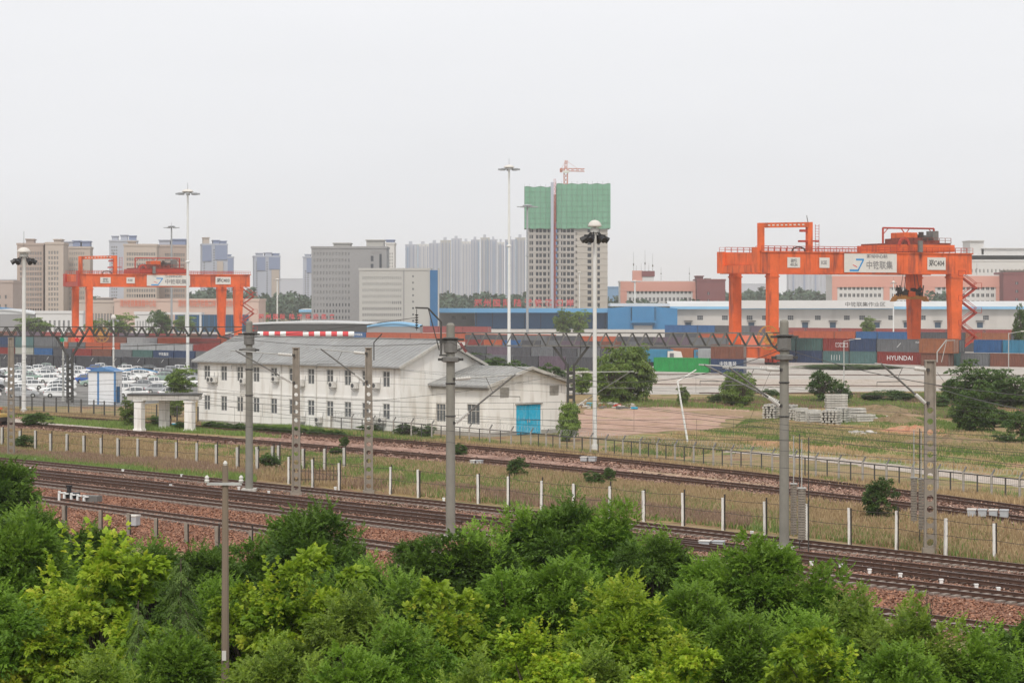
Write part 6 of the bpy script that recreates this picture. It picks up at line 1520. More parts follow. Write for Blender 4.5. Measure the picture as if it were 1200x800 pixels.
# ================================================================== STEEL PORTALS
def portal(x0, x1, ybase, xc, label, ytop, ybot, step=11.5):
    p = G(xc, ybase); d = p.y; s = F / d; X = lambda px: (px - xc) / s; zt = CH - (ytop - HY) / s; zb = CH - (ybot - HY) / s
    t = empty('steel_portal', label, 'portal', p)
    m_ = MB(); w = .5
    # stem: two channels with gap and battens
    st = CH - (ybot + 21 - HY) / s
    for q in (-.30, .30): m_.b6(q - .13, q + .13, -.28, .28, 0, st)
    for i in range(int(st / .8)): m_.b6(-.165, .165, -.2, -.15, .3 + i * .8, .65 + i * .8)
    m_.build('column', M['dark_steel'], t)
    m_ = MB()
    for sg in (-1, 1):
        for yy in (-.2, .2): m_.bar((sg * .25, yy, st - .3), (sg * 1.75, yy, zb - .08), .24, .24)
        m_.bar((sg * .9, 0, st + .7), (sg * 1.0, 0, zb - .1), .09)
    m_.bar((-1.9, 0, zb - .06), (1.9, 0, zb - .06), .5, .12)
    m_.build('y_bracket', M['dark_steel'], t)
    a, b = X(x0), X(x1); dw = .45
    m_ = MB()
    for yy in (-dw, dw): m_.bar((a, yy, zt), (b, yy, zt), .09, .11); m_.bar((a, yy, zb), (b, yy, zb), .11, .13)
    m_.build('chords', M['gray_steel'] if ybase > 490 else M['dark_steel'], t)
    m_ = MB(); n = max(4, int((b - a) / (step / 11.7 * 1.35)))
    for i in range(n):
        u0, u1, um = a + (b - a) * i / n, a + (b - a) * (i + 1) / n, a + (b - a) * (i + .5) / n
        for yy in (-dw, dw): m_.bar((u0, yy, zb), (um, yy, zt), .09, .11, 1); m_.bar((um, yy, zt), (u1, yy, zb), .11, .13, 0)
        m_.bar((u0, -dw, zb), (u0, dw, zb), .06); m_.bar((um, -dw, zt), (um, dw, zt), .06)
    m_.build('lacing', [M['dark_steel'], M['gray_steel'] if ybase > 490 else M['dark_steel']], t)
    # black knee ends
    return t, X, zt, zb, s
pt, X, zt, zb, s_ = portal(546, 905, 508, 669, 'gray lattice portal beam on a dark Y shaped column beside the annex', 390, 405)
for (px, sg) in ((527, 1), (921, -1)):
    m_ = MB(); m_.b6(X(px) - .14, X(px) + .14, -.14, .14, 0, zt); m_.build('end_post', M['gray_steel'], pt)
    m_ = MB(); xa = X(px); xe = X(546) if sg > 0 else X(905)
    for yy in (-.45, .45): m_.bar((xa, yy, zb - .95), (xe, yy, zb), .16, .18); m_.bar((xa, yy, zt), (xe, yy, zt), .1, .1); m_.bar((xa, yy, zt - .1), (xe + sg * -.3, yy, zb - .1), .1)
    m_.b6(xa - .35, xa + .35, -.5, .5, zb - 1.1, zb - .6); m_.build('haunch', M['dark_steel'], pt)
pt, X, zt, zb, s_ = portal(-60, 258, 472, 82, 'dark lattice portal beam on a Y shaped column in front of the left crane', 383, 394)
for (px, sg) in ((291, -1), (-78, 1)):
    m_ = MB(); m_.b6(X(px) - .16, X(px) + .16, -.16, .16, 0, zt); m_.build('end_post', M['gray_steel'], pt)
    m_ = MB(); xa = X(px); xe = X(-60) if sg > 0 else X(258)
    for yy in (-.45, .45): m_.bar((xa, yy, zb - 1.0), (xe, yy, zb), .18, .2); m_.bar((xa, yy, zt), (xe, yy, zt), .1, .1); m_.bar((xa, yy, zt - .1), (xe, yy, zb - .1), .1)
    m_.build('haunch', M['dark_steel'], pt)
# hanging discs on the beam
t = empty('signal_lamp', 'round green lamp and red lamp hanging from the left portal column arms', 'lamp', G(82, 472)); 
m_ = MB(); m_.tube((-.9, -.5, 8.2), (-.9, -.62, 8.2), .3, n=12); m_.build('green_lamp', mat('lamp_green', (.02, .25, .12), .4, 0), t)
m_ = MB(); m_.tube((1.0, -.5, 8.2), (1.0, -.62, 8.2), .25, n=12); m_.build('red_lamp', M['stripe_red'], t)

# ================================================================== WIRES
def wire(name, label, pts, r, group, parts=None):
    o = pts[0]; t = empty(name, label, 'wire', o, 0, group); m_ = MB(); m_.path([Vector(p) - o for p in pts], r, 4); m_.build('strand', M['wire'], t)
    if parts: parts(t, o)
    return t
def catenary(P, side, zc, label, zm=1.35, span=50, r=.011):
    L = arc(P); n = int(L[-1] / 2.5); N = normals(P)
    con, mes = [], []
    for i in range(0, len(P)):
        s = L[i]; f = (s % span) / span; sag = -4 * .75 * f * (1 - f)
        q = P[i] + N[i] * side; con.append(q + Vector((0, 0, zc))); mes.append(q + Vector((0, 0, zc + zm + sag)))
    def dr(t, o):
        m_ = MB()
        for i in range(1, len(P), 3): m_.tube(con[i] - o, mes[i] - o, .008, n=3, cap=False)
        m_.path([v - o for v in mes], r, 4); m_.build('messenger', M['wire'], t)
    wire('contact_wire', label, con, r * .9, None, dr)
catenary(T['T1'], 0.1, 6.0, 'contact wire with messenger above the first main track')
catenary(T['T2'], 0.1, 6.05, 'contact wire with messenger above the second main track')
catenary(T['T3'], 0.1, 6.0, 'contact wire with messenger above the third main track')
catenary(T['T4'], 0.1, 6.0, 'contact wire with messenger above the track nearest the trees')
catenary(T['F1'], 0.1, 6.1, 'contact wire with messenger above the siding by the razor wire fence')
catenary(T['F2'], 0.1, 6.1, 'contact wire with messenger above the siding by the dry field')
def span_wire(name_, label, A, B, r=.014, sag=.6, group=None, ext=True):
    A, B = Vector(A), Vector(B); pts = []
    for i in range(25): f = i / 24; pts.append(A.lerp(B, f) + Vector((0, 0, -4 * sag * f * (1 - f))))
    wire(name_, label, pts, r, group)
def at(px, py, d): return D(px, py, d)
span_wire('feeder_wire', 'thin feeder line crossing from the left pole head to the middle pole head', at(292, 398, 155), at(528, 401, 122), .018, .3)
span_wire('feeder_wire', 'thin feeder line crossing from the middle pole to the right pole head', at(528, 401, 122), at(919, 408, 118), .018, 2.0)
span_wire('feeder_wire', 'thin feeder line leaving the right pole head to the right edge', at(919, 408, 118), at(1330, 470, 80), .018, .6)
span_wire('feeder_wire', 'thin feeder line from the left edge to the left pole head', at(-120, 392, 215), at(292, 398, 155), .02, .8)
span_wire('feeder_wire', 'slanting line falling across the shrubs at the far right', at(1100, 455, 116), at(1330, 500, 70), .018, .2)
span_wire('feeder_wire', 'line from the middle horn running left over the gray roof', at(488, 372, 122), at(-60, 402, 190), .016, .9)
span_wire('feeder_wire', 'steep stay wire falling from the right tapered pole to the ground', at(1098, 436, 115), at(1180, 545, 130), .012, 0)
span_wire('feeder_wire', 'thin stay wire falling behind the right round pole left side', at(905, 430, 170), at(860, 535, 190), .012, 0)
span_wire('feeder_wire', 'line crossing the annex roof towards the steel column', at(432, 470, 140), at(669, 436, 222), .014, .3)
span_wire('feeder_wire', 'line crossing the dirt field from the steel column to the right', at(669, 483, 200), at(1000, 500, 165), .014, .5)

# utility pole in the trees
p = Vector(((264 - CX) / F * 43, 43, 0)); h = CH - (545 - HY) / F * 43; q = .63
t = empty('utility_pole', 'brown utility pole with one crossarm rising out of the foreground trees', 'pole', p)
m_ = MB(); m_.tube((0, 0, 0), (0, 0, h), .11, .058, 10); m_.build('shaft', M['wood_pole'], t)
m_ = MB(); m_.bar((-.55 * q, -.07, h - .56 * q), (.52 * q, -.07, h - .56 * q), .045, .05); m_.build('crossarm', M['galv'], t)
for x in (-.55 * q, .5 * q):
    m_ = MB(); m_.lathe((x, -.07, h - .52 * q), [(.06 * q, 0), (.08 * q, .06 * q), (.05 * q, .1 * q), (.07 * q, .15 * q), (.03 * q, .22 * q)], 8); m_.build('insulator', M['insulator'], t)
m_ = MB(); m_.lathe((0, 0, h), [(.05 * q, 0), (.07 * q, .06 * q), (.03 * q, .14 * q)], 8); m_.build('top_insulator', M['insulator'], t)
z = CH - (767 - HY) / F * 43; m_ = MB(); m_.b6(-.05, .03, -.115, -.10, z - .09, z + .10); m_.build('tag', M['sign_white'], t)

# ================================================================== TRACKSIDE THINGS
def cabinet(px, py, n, label, w=.55, h=.6, m=None, gap=.15, rz=-.3):
    p = G(px, py); t = empty('trackside_box', label, 'relay box', p, rz)
    for i in range(n):
        x = i * (w + gap); b = MB(); b.b6(x, x + w, -.3, .3, .15, .15 + h * .7); b.build('box', m or M['box_gray'], t, bevel=.02)
        b = MB(); b.b6(x - .03, x + w + .03, -.33, .33, .15 + h * .7, .15 + h * .82); b.build('lid', M['sign_white'] if i % 2 == 0 else M['box_gray'], t)
        b = MB(); b.b6(x + .1, x + .2, -.1, .1, 0, .149); b.b6(x + w - .2, x + w - .1, -.1, .1, 0, .149); b.build('foot', M['concrete'], t)
cabinet(1134, 607, 4, 'row of four gray relay boxes beside the siding at far right', .5, .55)
cabinet(681, 542, 2, 'two gray relay boxes between the sidings beside the white mast', .55, .45)
cabinet(552, 545, 2, 'pair of small pale boxes behind the middle round pole', .4, .35)
cabinet(151, 618, 1, 'pale box on the ballast by the nearest track at left', .6, .75)
cabinet(820, 641, 2, 'flat gray box between main tracks in the gap of the trees', .6, .3)
p = G(84, 588); t = empty('points_machine', 'black and white points machine with small white stands beside the third track', 'points machine', p, -.4)
b = MB(); b.b6(-.5, .5, -.3, .3, .25, .65); b.build('motor_case', M['lamp_black'], t, bevel=.05); b = MB(); b.tube((-.2, 0, .66), (-.2, 0, 1.0), .16, n=10); b.b6(-.4, .0, -.08, .08, 1.0, 1.12); b.build('lever', M['lamp_black'], t)
for i, x in enumerate((-.75, -.35, .2, .7, 1.2)): b = MB(); b.b6(x, x + .14, -.5, -.36, 0, .75 - .05 * i); b.b6(x, x + .4, -.5, -.37, .6 - .05 * i, .68 - .05 * i); b.build('stand', M['stripe_white'], t)
b = MB(); b.b6(1.0, 2.2, -.3, .3, .1, .5); b.build('throw_box', M['gray_steel'], t)
mk = MB(); mk.b6(-.08, .08, -.08, .08, 0, .24); mk.b6(-.10, .10, -.10, .10, .24, .29); MK = mk.mesh('kilometre_stone', M['stripe_white'])
for i, (x, y) in enumerate([(35, 552), (41, 541), (144, 554), (200, 572), (213, 560), (280, 575), (315, 580), (393, 575), (520, 588), (650, 607), (664, 604), (881, 628), (951, 664), (985, 667), (1019, 673), (1055, 678), (1103, 685), (1144, 691), (1170, 695)]):
    tag(obj('kilometre_stone', MK, None, G(x, y)), 'small white marker stone beside the main tracks', 'marker', 'white marker stones')
# orange track trolley at left edge
p = G(-6, 499); t = empty('track_machine', 'orange and yellow maintenance trolley cut off by the left photo edge', 'rail vehicle', p, -.35)
b = MB(); b.b6(-3, 1.3, -1, 1, .55, .95); b.build('chassis', M['crane_dark'], t); b = MB(); b.b6(-2.8, .2, -.9, .9, .95, 1.75); b.build('body', M['rust'] if 'rust' in M else M['spreader'], t, bevel=.06); b = MB(); b.b6(.2, 1.1, -.8, .8, .95, 1.35); b.build('engine_hood', mat('trolley_yellow', (.55, .38, .12), .6, .1), t, bevel=.05)
b = MB(); b.b6(-.2, .5, -.7, .7, 1.76, 1.95); b.build('roof', mat('trolley_orange', (.75, .18, .06), .6, .1), t)
for x in (-2.2, .7): 
    for y in (-.75, .75): b = MB(); b.tube((x, y - .08, .32), (x, y + .08, .32), .32, n=12); b.build('wheel', M['crane_dark'], t)
# teal trough by gateway
p = G(205, 499.5); t = empty('water_trough', 'small bright teal trough lying under the gateway', 'trough', p); b = MB(); b.b6(-.3, .45, -.3, .3, 0, .35); b.build('shell', M['teal'], t, bevel=.05); b = MB(); b.b6(-.32, .47, -.32, .32, .351, .4); b.build('rim', M['stripe_white'], t)

# sleeper stacks
slm = MB(); slm.add([(-1.25, -.14, 0), (1.25, -.14, 0), (1.25, .14, 0), (-1.25, .14, 0), (-1.25, -.09, .2), (1.25, -.09, .2), (1.25, .09, .2), (-1.25, .09, .2)], [(0, 3, 2, 1), (4, 5, 6, 7), (0, 1, 5, 4), (1, 2, 6, 5), (2, 3, 7, 6), (3, 0, 4, 7)])
SLM = slm.mesh('concrete_sleeper', mat('sleeper_pale', (.44, .42, .38), .9, .2, 2, dirt=(.2, .18, .15), dirt_amt=.5))
rs = random.Random(8)
def stack(px, py, layers, per, ang, label, group, jit=.06):
    p = G(px, py)
    for L_ in range(layers):
        for k in range(per):
            a = ang + rs.uniform(-.05, .05); off = Vector((math.cos(ang + math.pi / 2), math.sin(ang + math.pi / 2), 0)) * ((k - (per - 1) / 2) * .38)
            q = p + off + Vector((rs.uniform(-jit, jit), rs.uniform(-jit, jit), L_ * .27 + .06))
            tag(obj('concrete_sleeper', SLM, None, q, a), label, 'concrete sleeper', group)
for i, (x, y, ly, pr, a) in enumerate([(904, 490, 6, 4, 1.2), (925, 491, 6, 4, 1.2), (936, 492, 5, 3, .9), (947, 494, 5, 4, .3), (959, 497, 5, 4, .25), (974, 498, 6, 5, 1.25), (987, 495, 6, 4, 1.2), (1000, 492, 5, 4, .2), (980, 483, 8, 4, .05), (1012, 494, 3, 3, .5)]):
    stack(x, y, ly, pr, a, 'pale concrete sleeper lying in the stacks on the grass behind the right round pole', 'stacked concrete sleepers')
# rubble and earth mounds
def mound(px, py, w, dpt, h, m, label, cat='earth mound', seed=1, name='earth_mound'):
    p = G(px, py); r = random.Random(seed); n = 26; nr = 7; mb = MB(); vs = [(0, 0, h * .8)]; ph = [r.uniform(0, 6.28) for _ in range(6)]
    for k in range(1, nr + 1):
        f = k / nr
        for i in range(n):
            a = 2 * math.pi * i / n; rad = 1 + .22 * math.sin(2 * a + ph[0]) + .14 * math.sin(5 * a + ph[1]); z = h * (1 - f ** 1.5) * (.75 + .3 * math.sin(2 * a + ph[2] + f * 3) + .22 * math.sin(5 * a + ph[3] + f * 6)) * (1 if k < nr else 0) + (r.uniform(-.08, .14) * h if k < nr else -.05)
            vs.append((math.cos(a) * w * f * rad, math.sin(a) * dpt * f * rad, z))
    fs = [(0, 1 + i, 1 + (i + 1) % n) for i in range(n)]
    for k in range(nr - 1):
        for i in range(n): a = 1 + k * n + i; b = 1 + k * n + (i + 1) % n; fs.append((a, a + n, b + n, b))
    mb.add(vs, fs); o = mb.build(name, m, None, p); return tag(o, label, cat)
M['earth'] = ground_mat('earth', [(0.36, (.14, .11, .055)), (.5, (.26, .18, .11)), (.64, (.17, .17, .07))], .8, 2, 6, .3, bump=.8)
mound(1066, 507, 3.6, 5.5, .7, M['red_earth'], 'heap of red earth in front of the brown mound left of the right tapered pole', seed=2)
mound(1034, 482, 4.4, 10, .75, M['earth'], 'brown grassy mound right of the sleeper stacks', seed=3)
mound(1052, 494, 3.0, 6, .9, M['earth'], 'low earthy bank joining the brown mound and red heap', seed=5)
mound(1110, 520, 5, 5, .8, M['earth'], 'low dry bank right of the right tapered pole', seed=7)
def debris(px, py, n, w, label, m, seed=1):
    r = random.Random(seed); p = G(px, py)
    for i in range(n):
        b = MB(); s1, s2, s3 = r.uniform(.3, 1.1), r.uniform(.2, .5), r.uniform(.08, .25); b.box((0, 0, 0), (s1, s2, s3), rot=Matrix.Rotation(r.uniform(0, 3), 3, 'Z') @ Matrix.Rotation(r.uniform(-.4, .4), 3, 'X'))
        tag(b.build('rubble_piece', m, None, p + Vector((r.uniform(-w, w), r.uniform(-w * 1.6, w * 1.6), r.uniform(.06, .3)))), label, 'rubble', label.replace('broken', 'pieces of'))
debris(1012, 510, 16, 1.3, 'broken pale slab lying left of the red earth heap', M['rubble'], 2)
debris(1022, 492, 14, 2.6, 'broken pale slab lying right of the sleeper stacks', M['rubble'], 3)
for mm, sd, col in ((M['rubble'], 4, 'white'), (M['teal'], 5, 'blue'), (M['stripe_red'], 6, 'red'), (M['gray_steel'], 7, 'gray')):
    debris(712, 477, {'white': 22, 'blue': 4, 'red': 2, 'gray': 10}[col], 3.6, 'broken %s scrap piece dumped under the big bush' % col, mm, sd)
# truck-like vehicles behind the green container
def truck(px, py, label, cabcol, boxcol, L=7.5, rz=None):
    p = G(px, py); t = empty('truck', label, 'truck', p, RA if rz is None else rz)
    b = MB(); b.b6(0, L, 0, 2.4, .9, 3.4); b.build('cargo_box', boxcol, t); b = MB(); b.add([(L + .2, 0, .6), (L + 2.2, 0, .6), (L + 2.2, 0, 1.9), (L + 1.8, 0, 3.0), (L + .2, 0, 3.1), (L + .2, 2.4, .6), (L + 2.2, 2.4, .6), (L + 2.2, 2.4, 1.9), (L + 1.8, 2.4, 3.0), (L + .2, 2.4, 3.1)], [(0, 1, 2, 3, 4), (9, 8, 7, 6, 5), (0, 5, 6, 1), (1, 6, 7, 2), (2, 7, 8, 3), (3, 8, 9, 4), (4, 9, 5, 0)]); b.build('cab', cabcol, t)
    b = MB(); b.b6(L + .7, L + 1.7, -.01, -.005, 1.9, 2.7); b.build('cab_window', M['glass'], t)
    b = MB(); b.b6(0, L + 2, .3, 2.1, .55, .85); b.build('chassis', M['crane_dark'], t)
    for x in (1.2, 2.5, L + 1.1):
        for y in (.25, 2.15): b = MB(); b.tube((x, y - .2, .5), (x, y + .2, .5), .5, n=12); b.build('wheel', M['tyre'], t)
truck(757, 429, 'blue and white truck partly hidden behind the bright green container', M['sign_white'], CM['sky'], 5)
truck(786, 427, 'truck with rust brown cargo under a dark cover behind the green container', CM['sky'], CM['rust'], 5.5)
truck(818, 428, 'white truck with a pale blue box just left of the navy container', M['sign_white'], CM['lgray'], 3)
# dark covered freight wagon strips in the yard
# person by the gateway column
def person(px, py, h, label, cloth, face=0.0):
    p = G(px, py); t = empty('person', label, 'person', p, face)
    k = h / 1.75; J = [(0, 0, .98), (0, 0, 1.2), (0, 0, 1.42), (0, 0, 1.52), (0, -.02, 1.66), (.1, 0, .92), (.12, -.02, .5), (.12, 0, .08), (.13, -.16, .04), (-.1, 0, .92), (-.12, .04, .5), (-.12, .05, .08), (-.13, -.11, .04), (.2, 0, 1.4), (.27, .02, 1.14), (.26, -.1, .88), (.26, -.13, .8), (-.2, 0, 1.4), (-.27, .02, 1.14), (-.26, -.08, .88), (-.26, -.11, .8)]
    E = [(0, 1), (1, 2), (2, 3), (3, 4), (0, 5), (5, 6), (6, 7), (7, 8), (0, 9), (9, 10), (10, 11), (11, 12), (2, 13), (13, 14), (14, 15), (15, 16), (2, 17), (17, 18), (18, 19), (19, 20)]
    Rr = [.14, .13, .14, .055, .09, .09, .065, .045, .04, .09, .065, .045, .04, .06, .042, .033, .035, .06, .042, .033, .035]
    me = bpy.data.meshes.new('body'); me.from_pydata([tuple(c * k for c in j) for j in J], E, []); o = obj('body', me, t); o.modifiers.new('skin', 'SKIN'); sv = me.skin_vertices[0].data
    for i, r_ in enumerate(Rr): sv[i].radius = (r_ * k, r_ * k)
    sv[0].use_root = True; o.modifiers.new('sub', 'SUBSURF').levels = 1; me.materials.append(cloth)
    b = MB(); b.lathe((0, -.02, 1.66 * k), [(.02, -.11), (.08, -.07), (.10, .02), (.07, .10), (.02, .125)], 10); b.build('head', M['skin'], t, smooth=True)
    b = MB(); b.lathe((0, 0, 1.66 * k), [(.108, 0), (.106, .06), (.075, .12), (.02, .14)], 10); b.build('hair', M['lamp_black'], t, smooth=True)
person(198.2, 502.5, 1.72, 'person in dark clothes standing half behind the middle gateway column', M['cloth_dark'], R(50))

# ================================================================== VEGETATION
def mesh_np(name, verts, quads, tint, m):
    me = bpy.data.meshes.new(name); nv, nf = len(verts), len(quads)
    me.vertices.add(nv); me.vertices.foreach_set('co', verts.astype(np.float32).ravel())
    k = quads.shape[1]
    me.loops.add(nf * k); me.loops.foreach_set('vertex_index', quads.astype(np.int32).ravel())
    me.polygons.add(nf); me.polygons.foreach_set('loop_start', np.arange(0, nf * k, k, dtype=np.int32))
    try: me.polygons.foreach_set('loop_total', np.full(nf, k, dtype=np.int32))
    except Exception: pass
    me.update(calc_edges=True)
    at_ = me.attributes.new('tint', 'FLOAT', 'FACE'); at_.data.foreach_set('value', tint.astype(np.float32))
    me.materials.append(m); return me
def unit(v): return v / np.maximum(np.linalg.norm(v, axis=-1, keepdims=True), 1e-9)

def leaves(centers, dirs, ups, size, kind, rng, tint):
    """compound leaves (N) -> verts, quads, tint per face. size (N,)"""
    N = len(centers); d = unit(dirs); s = unit(np.cross(d, ups)); u = np.cross(s, d)
    if kind == 'pinnate':      # leaflets along a drooping stalk
        m = 5; items = []
        for i in range(m):
            t = .25 + .75 * i / (m - 1)
            if i == m - 1: items.append((t, 0.0, .44, .13))
            else:
                for sg in (-1, 1): items.append((t, sg, .42, .12))
        droop = .35
    elif kind == 'simple': items = [(0.0, 0, 1.0, .26)]; droop = 0.2
    elif kind == 'cluster': items = [(0.05, 0, .8, .24), (.0, -.7, .7, .22), (.0, .7, .7, .22), (.1, .3, .6, .2), (.1, -.35, .65, .2)]; droop = .25
    elif kind == 'needle': items = [(t, sg, .30, .045) for t in (.1, .3, .5, .7, .9) for sg in (-1, 1)] + [(.9, 0, .4, .05)]; droop = .25
    V_, F_, T_ = [], [], []
    for (t, sg, ln, wd) in items:
        base = centers + d * (size * t)[:, None] - u * (size * droop * t * t)[:, None]
        ang = sg * (1.0 if kind in ('pinnate', 'needle') else 1.2) + rng.normal(0, .18, N)
        dd = d * np.cos(ang)[:, None] + s * np.sin(ang)[:, None] - u * (rng.uniform(.05, .7, N) * (1.0 if kind != 'needle' else .5))[:, None]
        dd = unit(dd); ss = unit(np.cross(dd, u + rng.normal(0, .3, (N, 3))))
        L = size * ln * rng.uniform(.8, 1.2, N); Wd = size * wd * rng.uniform(.8, 1.2, N)
        nn = np.cross(ss, dd)
        tip = base + dd * L[:, None] - nn * (L * .12)[:, None]; mid = base + dd * (L * .45)[:, None]
        a = mid + ss * Wd[:, None] + nn * (Wd * .3)[:, None]; b = mid - ss * Wd[:, None] + nn * (Wd * .3)[:, None]
        V_.append(np.stack([base, a, tip, b], 1)); T_.append(np.clip(tint + rng.normal(0, .07, N), 0, 1))
    V_ = np.concatenate(V_).reshape(-1, 3); n = len(V_) // 4; F_ = np.arange(4 * n).reshape(n, 4)
    return V_, F_, np.concatenate(T_)

def crown(seed, n_clump, per, rx, rz, leaf, kind, m, clump_r=(.35, .75), shape='round', trunk=True, h0=None, name='crown', bias=1.0, droopy=0.35):
    """crown centred at origin. Returns (leaf mesh, branch mesh). Clumps fill an uneven ellipsoid"""
    rng = np.random.default_rng(seed)
    # clump centres
    C = []
    lob = rng.normal(size=(5, 3)); lob = unit(lob); la = rng.uniform(.1, .6, 5)
    while len(C) < n_clump:
        v = unit(rng.normal(size=3)); r = rng.uniform(.25, 1.0) ** .5
        f = 1 + sum(la[i] * max(0, v @ lob[i]) ** 3 for i in range(5)) - .2
        if shape == 'cone':
            z = rng.uniform(-1, 1); rad = (1 - (z + 1) / 2) ** .8 * rng.uniform(.5, 1.05) + .04; a = rng.uniform(0, 6.283)
            C.append((math.cos(a) * rad * rx, math.sin(a) * rad * rx, z * rz)); continue
        p = v * r * f * np.array([rx, rx, rz])
        if shape == 'round' and v[2] < -.75: continue
        C.append(tuple(p))
    C = np.array(C); R_ = rng.uniform(*clump_r, n_clump)
    cen, dr, up, tn = [], [], [], []
    for c, r in zip(C, R_):
        k = int(per * (r / np.mean(clump_r)) ** 2); v = unit(rng.normal(size=(k, 3))); v[:, 2] = np.where(v[:, 2] < -.3, -v[:, 2] * .6, v[:, 2])
        p = c + v * r * rng.uniform(.55, 1.05, (k, 1)) * np.array([1, 1, .72])
        outw = unit(c * np.array([1, 1, .6]) + 1e-3)
        dd = unit(v * .9 + outw * .7 + rng.normal(0, .35, (k, 3)) + np.array([0, 0, .1 - droopy]))
        cen.append(p); dr.append(dd); up.append(np.tile([0, 0, 1.], (k, 1)) + rng.normal(0, .35, (k, 3)))
        tn.append(np.clip(.45 * bias + rng.normal(0, .16) + rng.normal(0, .12, k) + .16 * (v[:, 2]) , 0, 1))  # upper leaves of a clump tinted lighter, light from above put into the colour
    cen, dr, up, tn = map(np.concatenate, (cen, dr, up, tn)); size = leaf * rng.uniform(.7, 1.25, len(cen))
    Vv, Ff, Tt = leaves(cen, dr, up, size, kind, rng, tn)
    lm = mesh_np(name, Vv, Ff, Tt, m)
    b = MB(); base = Vector((0, 0, -rz * (1.15 if shape != 'cone' else 1.0))); r0 = .05 * rx
    for c, r in list(zip(C, R_))[::max(1, n_clump // 60)]:
        c = Vector(c); st = base.lerp(Vector((0, 0, c.z * .6)), rng.uniform(.3, .8)) if shape != 'cone' else Vector((0, 0, c.z + .15 * rx))
        mid = st.lerp(c, .5) + Vector((rng.normal() * .1, rng.normal() * .1, .12 * rx if shape != 'cone' else 0)); b.tube(st, mid, r0 * .5, r0 * .32, 5, cap=False); b.tube(mid, c, r0 * .32, r0 * .1, 4, cap=False)
    b.tube(base, (0, 0, rz * (.45 if shape != 'cone' else .98)), r0 * 1.5, r0 * .4, 7)
    return lm, b.mesh('branches', M['bark']), base.z
def sprigs(seed, n, rx, rz, leaf, kind, m, name='shoots'):
    """single shoots sticking out of the crown's top"""
    rng = np.random.default_rng(seed); cen, dr, up = [], [], []
    for i in range(n):
        a = rng.uniform(0, 6.283); th = rng.uniform(0, .9); d = np.array([math.sin(th) * math.cos(a), math.sin(th) * math.sin(a), math.cos(th)]); p0 = d * np.array([rx, rx, rz]) * .9; L = rng.uniform(.25, 1.0); dd = unit(d + np.array([0, 0, .8]))
        for k in range(9):
            t = k / 8; a2 = k * 2.4 + rng.uniform(0, 1); side = np.array([math.cos(a2), math.sin(a2), .25]); cen.append(p0 + dd * L * t); dr.append(unit(side * (1.1 - .7 * t) + dd * (.2 + t))); up.append([0, 0, 1.])
    cen, dr, up = map(np.array, (cen, dr, up)); Vv, Ff, Tt = leaves(cen, dr, up, leaf * rng.uniform(.7, 1.1, len(cen)), kind, rng, rng.uniform(.55, .95, len(cen)))
    return mesh_np(name, Vv, Ff, Tt, m)

# crown library, unit: crown radius 2.2 m, half height 3.2 m
LIB = {}
def lib(key, *a, shoots=None, **k):
    LIB[key] = (*crown(*a, **k), a[3], a[4], sprigs(*shoots) if shoots else None)
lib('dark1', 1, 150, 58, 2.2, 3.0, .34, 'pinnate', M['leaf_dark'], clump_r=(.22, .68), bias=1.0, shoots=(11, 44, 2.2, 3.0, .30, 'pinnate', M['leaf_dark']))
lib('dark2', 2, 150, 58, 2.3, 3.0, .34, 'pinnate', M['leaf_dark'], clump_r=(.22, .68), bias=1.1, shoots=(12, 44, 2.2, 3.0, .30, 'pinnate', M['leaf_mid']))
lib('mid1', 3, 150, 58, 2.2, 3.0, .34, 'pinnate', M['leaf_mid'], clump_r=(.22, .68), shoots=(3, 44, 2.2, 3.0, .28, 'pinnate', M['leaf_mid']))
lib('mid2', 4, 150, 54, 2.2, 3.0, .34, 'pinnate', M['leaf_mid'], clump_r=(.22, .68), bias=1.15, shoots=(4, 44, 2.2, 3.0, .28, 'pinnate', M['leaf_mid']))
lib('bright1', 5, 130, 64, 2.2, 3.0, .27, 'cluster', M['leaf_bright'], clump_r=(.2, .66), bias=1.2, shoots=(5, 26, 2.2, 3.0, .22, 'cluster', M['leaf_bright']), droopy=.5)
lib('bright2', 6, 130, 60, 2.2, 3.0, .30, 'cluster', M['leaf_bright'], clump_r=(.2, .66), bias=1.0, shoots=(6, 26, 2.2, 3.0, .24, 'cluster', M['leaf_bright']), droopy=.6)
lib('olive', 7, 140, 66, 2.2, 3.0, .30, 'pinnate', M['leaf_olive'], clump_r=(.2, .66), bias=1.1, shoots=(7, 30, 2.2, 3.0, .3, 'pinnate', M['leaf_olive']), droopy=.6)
lib('big', 8, 120, 42, 2.2, 3.0, .34, 'pinnate', M['leaf_bright'], clump_r=(.3, .6), bias=.7, shoots=(8, 12, 2.2, 3.0, .34, 'pinnate', M['leaf_bright']), droopy=.6)

